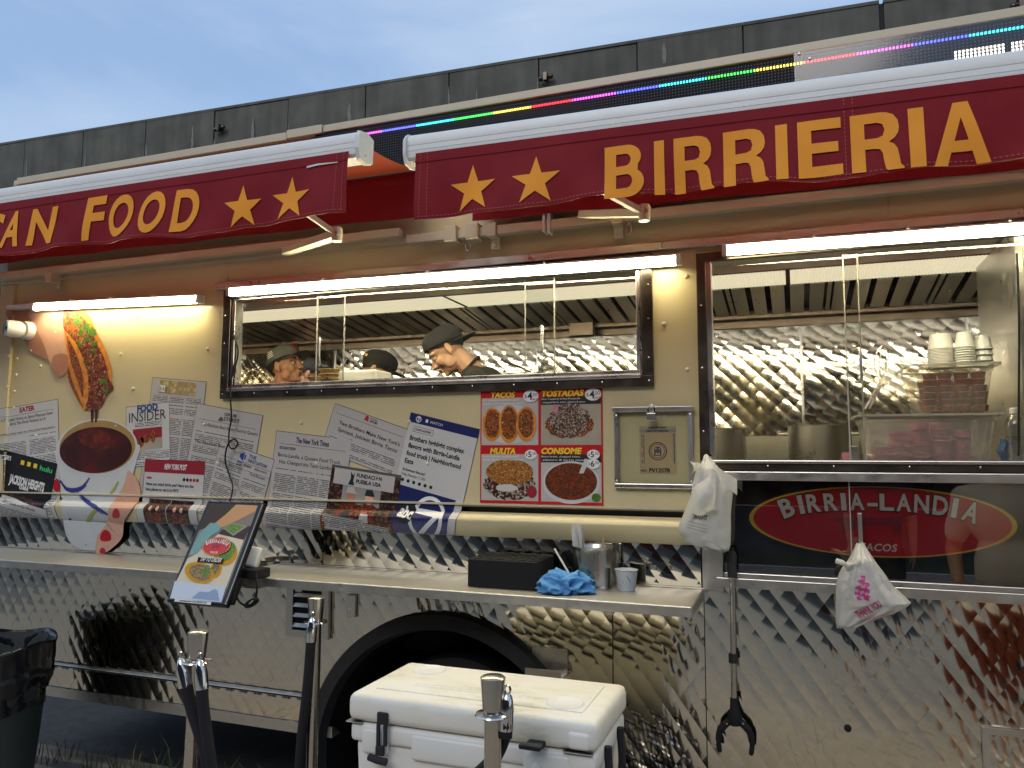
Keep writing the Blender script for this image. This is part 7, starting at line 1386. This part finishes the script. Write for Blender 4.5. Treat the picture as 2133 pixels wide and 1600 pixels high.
for s_ in (cx1 - 0.004, ): obj('side_handle', MB().tube(spline([(s_ + 0.005, cy0 + 0.12, 0.70 + LZ), (s_ + 0.012, cy0 + 0.12, 0.56 + LZ), (s_ + 0.014, cy0 + 0.14, 0.53 + LZ), (s_ + 0.014, cy1 - 0.14, 0.53 + LZ), (s_ + 0.012, cy1 - 0.12, 0.56 + LZ), (s_ + 0.005, cy1 - 0.12, 0.70 + LZ)], 4), 0.012, 8), 'rubber', ck, True)
def crate(label, x0, y0, w_, d_, h):
    t = thing('milk_crate', label, 'crate', (x0 + w_ / 2, y0 + d_ / 2, 0.002), 'black crates under the cooler'); z0 = 0.002
    for z in (0.0, 0.10, 0.20, h - 0.02):
        obj('crate_rail', MB().box(x0, x0 + w_, y0, y0 + 0.01, z0 + z, z0 + z + 0.02).box(x0, x0 + w_, y0 + d_ - 0.01, y0 + d_, z0 + z, z0 + z + 0.02).box(x0, x0 + 0.01, y0 + 0.0102, y0 + d_ - 0.0102, z0 + z, z0 + z + 0.02).box(x0 + w_ - 0.01, x0 + w_, y0 + 0.0102, y0 + d_ - 0.0102, z0 + z, z0 + z + 0.02), 'black', t)
    n_ = 7
    for i in range(n_):
        u = i / (n_ - 1); x = x0 + 0.0015 + (w_ - 0.019) * u; y = y0 + 0.0015 + (d_ - 0.019) * u
        obj('crate_slat', MB().box(x, x + 0.016, y0 + 0.002, y0 + 0.008, z0 + 0.001, z0 + h - 0.001).box(x, x + 0.016, y0 + d_ - 0.008, y0 + d_ - 0.002, z0 + 0.001, z0 + h - 0.001), 'black', t)
        obj('crate_slat', MB().box(x0 + 0.002, x0 + 0.008, y, y + 0.016, z0 + 0.001, z0 + h - 0.001).box(x0 + w_ - 0.008, x0 + w_ - 0.002, y, y + 0.016, z0 + 0.001, z0 + h - 0.001), 'black', t)
    obj('crate_floor', MB().box(x0 + 0.012, x0 + w_ - 0.012, y0 + 0.012, y0 + d_ - 0.012, z0, z0 + 0.008), 'black', t)
crate('black plastic crate under the left half of the white cooler', -1.31, -0.93, 0.36, 0.36, 0.361); crate('black plastic crate under the right half of the white cooler', -0.92, -0.93, 0.36, 0.36, 0.361)
# ------------------------------------------------------------------ litter bin
bx, by, br, bh = -3.655, -0.42, 0.285, 0.70
tb = thing('litter_bin', 'dark round litter bin lined with a black bag at the left edge', 'bin', (bx, by, 0))
obj('bin_body', MB().lathe([(0.001, 0.004), (0.205, 0.0), (0.215, 0.01), (0.255, bh - 0.16), (0.27, bh - 0.05), (0.278, bh), (0.268, bh), (0.25, bh - 0.1), (0.2, 0.02), (0.001, 0.02)], (bx, by, 0), 48), 'can_green', tb, True)
bg_ = MB()
def bagf(u, v):
    a = 2 * math.pi * u; 
    if v < 0.62: 
        k = v / 0.62; z = bh - 0.20 + 0.215 * k + 0.010 * math.sin(9 * a) * (1 - k) + 0.01 * math.sin(5 * a + 1); r = 0.262 + 0.026 * k + 0.012 * math.exp(-((k - 0.25) / 0.12) ** 2) + 0.006 * noise.noise((math.cos(a) * 6, math.sin(a) * 6, k * 4)) + 0.004 * math.sin(31 * a + 4 * k)
    else:
        k = (v - 0.62) / 0.38; z = bh + 0.015 + 0.01 * math.sin(5 * a + 1) - 0.30 * k * k; r = 0.287 - 0.035 * k + 0.012 * noise.noise((math.cos(a) * 5, math.sin(a) * 5, 3 + k * 4)) - 0.012 * math.sin(3.1 * k)
    return Vector((bx + r * math.cos(a), by + r * math.sin(a), z))
obj('bin_bag', bg_.sheet(bagf, 96, 30), 'binbag', tb, True, sharp=None); obj('bin_bag_bottom', MB().lathe([(0.24, bh - 0.28), (0.1, bh - 0.33), (0.001, bh - 0.34)], (bx, by, 0), 32), 'binbag', tb, True)
# weeds along the kerb
mat('weed', (0.05, 0.075, 0.025), 0.8, var=0.4, vscale=20); mat('weed_dry', (0.20, 0.16, 0.07), 0.85)
wd = MB(); rnd = random.Random(5)
for (pxc, n_, s_) in ((120, 30, 60), (330, 40, 70), (440, 60, 60), (560, 30, 50), (660, 70, 40), (250, 30, 60), (700, 30, 30)):
    for i in range(n_):
        b_ = AZp(pxc + rnd.gauss(0, s_ * 0.5), 1585, 0.0); b_.y = 0.03 + rnd.gauss(0, 0.05); b_.z = -0.003; hh = rnd.uniform(0.04, 0.16) * (1.6 if 400 < pxc < 700 and rnd.random() < .3 else 1); a = rnd.uniform(0, 6.28); d = Vector((math.cos(a), math.sin(a), 0)); sd_ = Vector((-d.y, d.x, 0)) * rnd.uniform(0.0015, 0.003)
        p1_, p2_ = b_ + d * hh * 0.25 + Vector((0, 0, hh * 0.6)), b_ + d * hh * 0.75 + Vector((0, 0, hh * rnd.uniform(0.7, 1))); wd.add([b_ - sd_, b_ + sd_, p1_ + sd_ * 0.8, p1_ - sd_ * 0.8, p2_], [(0, 1, 2, 3), (3, 2, 4)], 0 if rnd.random() < .7 else 1)
tag(obj('weeds', wd, ['weed', 'weed_dry'], fix=False, loc=(-2.6, 0.03, 0)), 'sparse weeds growing along the kerb under the truck', 'weeds', kind='stuff')
# ------------------------------------------------------------------ people
def remesh(mb, vox, smooth=3, sf=0.5):
    me = bpy.data.meshes.new('r'); me.from_pydata(mb.v, [], mb.f); o = bpy.data.objects.new('r', me); COL.objects.link(o)
    md = o.modifiers.new('r', 'REMESH'); md.mode = 'VOXEL'; md.voxel_size = vox
    if smooth: s_ = o.modifiers.new('s', 'SMOOTH'); s_.iterations = smooth; s_.factor = sf
    dg = bpy.context.evaluated_depsgraph_get(); m2 = bpy.data.meshes.new_from_object(o.evaluated_get(dg))
    out = MB(); out.v = [v.co.copy() for v in m2.vertices]; out.f = [tuple(p.vertices) for p in m2.polygons]; out.mi = [0] * len(out.f)
    bpy.data.objects.remove(o); bpy.data.meshes.remove(me); bpy.data.meshes.remove(m2); return out
def tcap(mb, a, b, ra, rb, n=12):
    a, b = Vector(a), Vector(b); mb.tube([a, a.lerp(b, 0.5), b], [ra, (ra + rb) / 2 * 1.0, rb], n); mb.ell(a, ra, nu=n, nv=8); mb.ell(b, rb, nu=n, nv=8); return mb
def head_parts(mb, T, s):           # T maps local head coordinates (x forward, y left, z up) to the world
    def e_(c, r): mb.add([T(Vector(q)) for q in MB().ell(c, r, nu=16, nv=12).v], MB().ell(c, r, nu=16, nv=12).f)
    def t_(pts, r): q = MB().tube(pts, r, 8); mb.add([T(v) for v in q.v], q.f)
    e_((-0.014, 0, 0.028), (0.096, 0.075, 0.085)); e_((0.028, 0, -0.028), (0.060, 0.060, 0.085)); e_((0.030, 0, -0.078), (0.050, 0.050, 0.038)); e_((0.070, 0, -0.097), (0.020, 0.024, 0.018))
    for y in (-1, 1):
        e_((0.070, 0.028 * y, 0.024), (0.020, 0.028, 0.011)); e_((0.058, 0.040 * y, -0.030), (0.028, 0.022, 0.028)); e_((0.022, 0.050 * y, -0.062), (0.034, 0.014, 0.03)); e_((0.097, 0.012 * y, -0.037), (0.011, 0.009, 0.008))
        e_((-0.012, 0.077 * y, -0.008), (0.017, 0.007, 0.033)); e_((-0.004, 0.074 * y, -0.034), (0.008, 0.007, 0.012))
    t_([(0.082, 0, 0.016), (0.096, 0, -0.012), (0.112, 0, -0.033)], [0.009, 0.010, 0.010]); e_((0.110, 0, -0.034), (0.013, 0.013, 0.011))
    e_((0.090, 0, -0.061), (0.011, 0.024, 0.0065)); e_((0.088, 0, -0.073), (0.011, 0.021, 0.0075)); e_((0.080, 0, -0.050), (0.012, 0.02, 0.012))
def hand_parts(mb, w, d, nrm, side, s=1.0, curl=0.5):     # w: wrist, d: direction of the palm, nrm: palm normal
    d = Vector(d).normalized(); nrm = Vector(nrm); nrm = (nrm - d * nrm.dot(d)).normalized(); sx = d.cross(nrm) * side; w = Vector(w)
    Mr = Matrix((sx, d, nrm)).transposed(); mb.ell(w + d * 0.048 * s, (0.038 * s, 0.052 * s, 0.016 * s), Mr)
    for i, (o_, L_) in enumerate(((-0.028, 0.062), (-0.0095, 0.072), (0.0095, 0.068), (0.027, 0.052))):
        p = w + d * 0.088 * s + sx * o_ * s; dd = d.copy(); pts = [p]
        for k in range(3): dd = (dd + nrm * curl * (0.35 + 0.2 * k)).normalized(); pts.append(pts[-1] + dd * L_ * s * (0.45, 0.32, 0.25)[k])
        mb.tube(pts, [0.0092 * s, 0.0088 * s, 0.008 * s, 0.0065 * s], 8); mb.ell(pts[-1], 0.0068 * s, nu=8, nv=6)
    p = w + d * 0.025 * s - sx * 0.030 * s; q = p + (d * 0.55 - sx * 0.8 + nrm * 0.25).normalized() * 0.040 * s; r = q + (d * 0.9 - sx * 0.2 + nrm * 0.35).normalized() * 0.032 * s
    mb.tube([p, q, r], [0.0125 * s, 0.0105 * s, 0.0085 * s], 8); mb.ell(r, 0.0088 * s, nu=8, nv=6)
def person(label, head, hyaw, hpitch, hroll, floor, byaw, skin, shirt, trousers, cap=None, capback=False, shoe='black', shorts=None, vox=0.005, neck=None, scale=1.0, arms=None, group=None, hair=True, lean=0.0, sleeve=0.5):
    head = Vector(head); Mh = Matrix.Rotation(R(hyaw), 3, 'Z') @ Matrix.Rotation(R(hpitch), 3, 'Y') @ Matrix.Rotation(R(hroll), 3, 'X'); T = lambda q: head + Mh @ (Vector(q) * scale)
    Mb = Matrix.Rotation(R(byaw), 3, 'Z'); nb = Vector(neck) if neck is not None else head + Mb @ Vector((-0.045, 0, -0.175)) * scale
    L = lambda x, y, z: nb + Mb @ Vector((x - lean * max(0, -z) , y, z))        # body coordinates from the neck base
    hgt = nb.z - floor; k = hgt / 1.42
    t = thing('person', label, 'person', (nb.x, nb.y, floor), group)
    body = MB(); head_parts(body, T, scale)
    tcap(body, T((-0.025, 0, -0.07)), nb + Vector((0, 0, -0.01)), 0.056 * scale, 0.062)
    sh = [L(-0.01 - 0.12 * lean, s_ * 0.178, -0.085) for s_ in (-1, 1)]
    ar = arms or {}
    el = [ar.get('el%d' % i, L(-0.02, s_ * 0.235, -0.34 * k)) for i, s_ in enumerate((-1, 1))]; wr = [ar.get('wr%d' % i, L(0.10, s_ * 0.22, -0.56 * k)) for i, s_ in enumerate((-1, 1))]
    pel = L(0, 0, -0.56 * k); hip = [L(0, s_ * 0.085, -0.60 * k) for s_ in (-1, 1)]; kn = [L(0.02, s_ * 0.09, -1.0 * k) for s_ in (-1, 1)]; an = [Vector((L(-0.01, s_ * 0.095, 0).x, L(-0.01, s_ * 0.095, 0).y, floor + 0.085)) for s_ in (-1, 1)]
    ch = L(0.0, 0, -0.20 * k)
    def torso(m_, g):
        m_.ell(ch + Vector((0, 0, 0.02)), (0.118 + g, 0.158 + g, 0.17 + g), Mb); m_.ell(L(0.01, 0, -0.42 * k), (0.118 + g, 0.145 + g, 0.20 + g), Mb); m_.ell(pel, (0.115 + g, 0.155 + g, 0.13 + g), Mb)
        for i in (0, 1): m_.ell(sh[i], (0.05 + g, 0.052 + g, 0.048 + g), Mb); tcap(m_, nb + Vector((0, 0, -0.035)), sh[i], 0.052 + g, 0.045 + g); tcap(m_, ch, Vector(sh[i]) + Vector((0, 0, -0.03)), 0.09 + g, 0.05 + g)
    torso(body, -0.012)
    for i, s_ in enumerate((-1, 1)):
        tcap(body, sh[i], el[i], 0.048, 0.039); tcap(body, el[i], wr[i], 0.038, 0.026); tcap(body, hip[i], kn[i], 0.075, 0.053); tcap(body, kn[i], an[i], 0.052, 0.035); body.ell(kn[i].lerp(an[i], 0.3) + Mb @ Vector((-0.02, 0, 0)), (0.045, 0.045, 0.09))
        tcap(body, an[i], an[i] + Mb @ Vector((0.12, 0, -0.05)), 0.036, 0.028)
        hd = (Vector(wr[i]) - Vector(el[i])).normalized(); hand_parts(body, wr[i], ar.get('hd%d' % i, hd), ar.get('hn%d' % i, Mb @ Vector((0, -s_, 0.1))), -s_, 1.0, 0.35)
    b = remesh(body, vox, 6)
    Mi = Mh.transposed()
    for v in b.v:                                  # eye sockets, mouth line, nostrils, ear hollows
        q = (Mi @ (v - head)) / scale
        if q.x > 0.03 and -0.11 < q.z < 0.06 and q.length < 0.16:
            dx = 0.0
            for y in (-1, 1): dx -= 0.010 * math.exp(-(((q.y - 0.031 * y) / 0.017) ** 2 + ((q.z - 0.002) / 0.011) ** 2)); dx -= 0.005 * math.exp(-(((q.y - 0.008 * y) / 0.005) ** 2 + ((q.z + 0.043) / 0.004) ** 2))
            dx -= 0.006 * math.exp(-((q.y / 0.024) ** 4 + ((q.z + 0.0667) / 0.0028) ** 2)); dx -= 0.004 * math.exp(-((q.y / 0.02) ** 2 + ((q.z + 0.086) / 0.008) ** 2))
            v += Mh @ Vector((dx * scale, 0, 0))
        elif abs(q.y) > 0.07 and abs(q.z) < 0.04:
            v -= Mh @ Vector((0, (1 if q.y > 0 else -1) * 0.005 * scale * math.exp(-(((q.x + 0.010) / 0.008) ** 2 + ((q.z + 0.006) / 0.016) ** 2)), 0))
    obj('body', b, skin, t, True, sharp=None, fix=False)
    def hl(nm, src, m): obj(nm, MB().add([T(v) for v in src.v], src.f), m, t, True)
    for y in (-1, 1):
        hl('eye', MB().ell((0.0745, 0.031 * y, 0.001), (0.0115, 0.0125, 0.0075)), 'eye_white'); hl('iris', MB().ell((0.0825, 0.031 * y - 0.0, 0.0005), (0.0045, 0.0052, 0.0055)), 'iris'); hl('eyelid', MB().tube(spline([(0.076, (0.031 - 0.014) * y, 0.002), (0.0865, 0.028 * y, 0.0085), (0.0855, 0.034 * y, 0.0082), (0.073, (0.031 + 0.014) * y, 0.001)], 3), 0.0030, 6), skin)
        hl('eyebrow', MB().tube(spline([(0.088, 0.014 * y, 0.022), (0.0905, 0.027 * y, 0.028), (0.083, 0.040 * y, 0.027), (0.074, 0.049 * y, 0.020)], 3), [0.003] * 3 + [0.0038] * 5 + [0.002] * 2, 6), 'brow')
    hl('lips', MB().ell((0.0925, 0, -0.0615), (0.0095, 0.021, 0.0045)).ell((0.0910, 0, -0.0725), (0.0095, 0.0185, 0.0055)), 'lip')
    if hair:
        hm = MB(); hm.sheet(lambda u, v: (lambda a, ph: T(Vector((-0.014 + 0.0995 * math.cos(a) * math.sin(ph), 0.0785 * math.sin(a) * math.sin(ph), 0.028 + 0.0885 * math.cos(ph))) + Vector((0.0, 0, 0.0))))(2 * math.pi * u, v * (R(66) + R(70) * (0.5 - 0.5 * math.cos(2 * math.pi * u)) ** 0.8)), 40, 14); obj('hair', hm, 'hair', t, True, sharp=None)
    if cap:
        Mc_ = Matrix.Rotation(R(180 if capback else 0), 3, 'Z'); C = lambda q: T(Matrix.Rotation(R(-9 if not capback else -17), 3, 'Y') @ (Mc_ @ Vector(q)) + Vector((-0.008, 0, 0.030)))
        cm_ = MB().sheet(lambda u, v: (lambda a, ph: C((0.110 * math.cos(a) * math.sin(ph) ** 0.9, 0.089 * math.sin(a) * math.sin(ph) ** 0.9, 0.018 + 0.080 * math.cos(ph) ** 0.75 + 0.004 * math.cos(a))))(2 * math.pi * u, max(0.02, v * math.pi / 2 * 0.999)), 40, 12); cm_.sheet(lambda u, v: (lambda a: C((0.110 * math.cos(a), 0.089 * math.sin(a), 0.022 - 0.018 * v + 0.004 * math.cos(a))))(2 * math.pi * u), 40, 1)
        cp_ = obj('cap_crown', cm_, cap, t, True, sharp=None)
        br_ = MB()
        for dz in (0.0, -0.004): br_.sheet(lambda u, v: (lambda a: C((0.100 * math.cos(a) + 0.078 * v * math.cos(a * 0.72), 0.085 * math.sin(a) + 0.004 * v * math.sin(a), 0.008 + dz - 0.014 * (math.sin(a) ** 2) - 0.006 * v)))(R(-74) + R(148) * u), 20, 6)
        obj('cap_brim', br_, cap, cp_, True, sharp=None); obj('cap_button', MB().add([C(v) for v in MB().ell((0, 0, 0.100), (0.007, 0.007, 0.005)).v], MB().ell((0, 0, 0), 1).f), cap, cp_, True)
        if cap == 'cap_grey':
            pts = [(math.cos(a_) , math.sin(a_)) for a_ in [0.0]]; em = MB().sheet(lambda u, v: C((0.1125 * math.cos(R(-18 + 36 * u)) * (1 - 0.12 * v), 0.091 * math.sin(R(-18 + 36 * u)) * 1.05, 0.042 + 0.035 * v)), 6, 3); obj('cap_emblem', em, 'ink_red', cp_)
            em = MB()
            for r_ in range(4): em.sheet(lambda u, v: C((0.1115 * math.cos(R(-118 + 26 * u)), 0.0905 * math.sin(R(-118 + 26 * u)), 0.058 - 0.010 * r_ + 0.005 * v)), 4, 1)
            obj('cap_side_print', em, 'ink_white', cp_)
        if cap == 'cap_black' and not capback: obj('cap_patch', MB().sheet(lambda u, v: C((0.1125 * math.cos(R(-150 + 16 * u)), 0.0912 * math.sin(R(-150 + 16 * u)), 0.022 + 0.016 * v)), 3, 2), 'menu_yellow', cp_)
    s_m = MB(); torso(s_m, 0.010)
    for i in (0, 1): tcap(s_m, sh[i], Vector(sh[i]).lerp(Vector(el[i]), sleeve + 0.2), 0.057, 0.056)
    nd = (T((-0.025, 0, -0.07)) - nb).normalized(); e1_ = nd.cross(Mb @ Vector((0, 1, 0))).normalized(); e2_ = nd.cross(e1_); cc_ = nb + nd * 0.012
    obj('collar', MB().tube([cc_ + (e1_ * math.cos(a_) * 0.070 + e2_ * math.sin(a_) * 0.068) for a_ in [2 * math.pi * i / 24 for i in range(25)]], 0.009, 8, False), shirt, t, True)
    sb = remesh(s_m, 0.010, 7)
    for v in sb.v: v += Vector((noise.noise(v * 11), noise.noise(v * 11 + Vector((5, 0, 0))), 0)) * 0.006
    obj('shirt', sb, shirt, t, True, sharp=None, fix=False)
    tr = MB(); tr.ell(L(0, 0, -0.60 * k), (0.128, 0.168, 0.13), Mb)
    for i in (0, 1):
        tcap(tr, hip[i], kn[i], 0.095, 0.072)
        if not shorts: tcap(tr, kn[i], an[i], 0.070, 0.058)
    tb_ = remesh(tr, 0.012, 2); 
    for v in tb_.v: v += Vector((noise.noise(v * 9), noise.noise(v * 9 + Vector((5, 0, 0))), 0)) * 0.007
    obj('shorts' if shorts else 'trousers', tb_, shorts or trousers, t, True, sharp=None, fix=False)
    for i in (0, 1):
        sm_ = MB(); a_ = an[i]; f = Mb @ Vector((1, 0, 0)); b0_ = Vector((a_.x, a_.y, floor)); sm_.ell(b0_ + f * 0.055 + Vector((0, 0, 0.035)), (0.135, 0.048, 0.036), Mb); sm_.ell(b0_ + f * 0.0 + Vector((0, 0, 0.06)), (0.06, 0.045, 0.055), Mb); sm_.ell(b0_ + f * 0.13 + Vector((0, 0, 0.03)), (0.06, 0.050, 0.028), Mb); sr_ = remesh(sm_, 0.009, 2)
        for v in sr_.v: v.z = max(v.z, floor + 0.003)
        obj('shoe', sr_, shoe, t, True, sharp=None, fix=False)
    return t
FL = 0.722
Y1 = 1.15; h1 = A(596, 763, Y1)
person('man in grey cap and red shirt looking right behind the long window', h1, 0, -11, 0, FL, 10, 'skin_a', 'red_shirt', 'dark_trousers', 'cap_grey', group='workers in the truck', neck=h1 + Vector((-0.05, 0, -0.15)), scale=1.1)
Y2 = 1.72; h2 = A(652, 781, Y2)
person('worker in black cap partly hidden behind the man in the grey cap', h2, 12, 30, 0, FL, 20, 'skin_a', 'navy_shirt', 'dark_trousers', 'cap_black', group='workers in the truck', vox=0.006)
Y3 = 1.02; h3 = A(786, 772, Y3)
person('worker in black cap bending behind the white foam box', h3, 20, 32, 0, FL, 15, 'skin_b', 'black_shirt', 'dark_trousers', 'cap_black', group='workers in the truck', vox=0.006)
Y4 = 0.62; h4 = A(930, 730, Y4)
person('man in backwards black cap and black shirt looking down behind the long window', h4, 203, 40, 0, FL, 178, 'skin_b', 'black_shirt', 'dark_trousers', 'cap_black', True, group='workers in the truck', neck=A(984, 768, Y4 + 0.05), scale=1.03, lean=0.45, sleeve=0.6)
# customers waiting on the pavement (seen mirrored in the steel and glass)
person('customer in white shirt and rust shorts standing at the service window', (0.98, -1.40, 1.66), 95, 10, 0, 0.0, 95, 'skin_c', 'white_shirt', 'jeans', shoe='shoe_white', shorts='shorts_rust', vox=0.007, group='customers on the pavement')
person('customer in grey shirt and dark trousers waiting behind on the pavement', (1.75, -2.75, 1.63), 100, 0, 0, 0.0, 100, 'skin_c', 'grey_shirt', 'dark_trousers', shoe='black', vox=0.007, group='customers on the pavement')
person('customer in navy shirt and shorts waiting beside the camera spot', (0.62, -3.75, 1.62), 90, 0, 0, 0.0, 90, 'skin_c', 'navy_shirt', 'jeans', shoe='shoe_white', shorts='jeans', vox=0.007, group='customers on the pavement')
for o in bpy.data.objects:
    if '_o' in o: del o['_o']
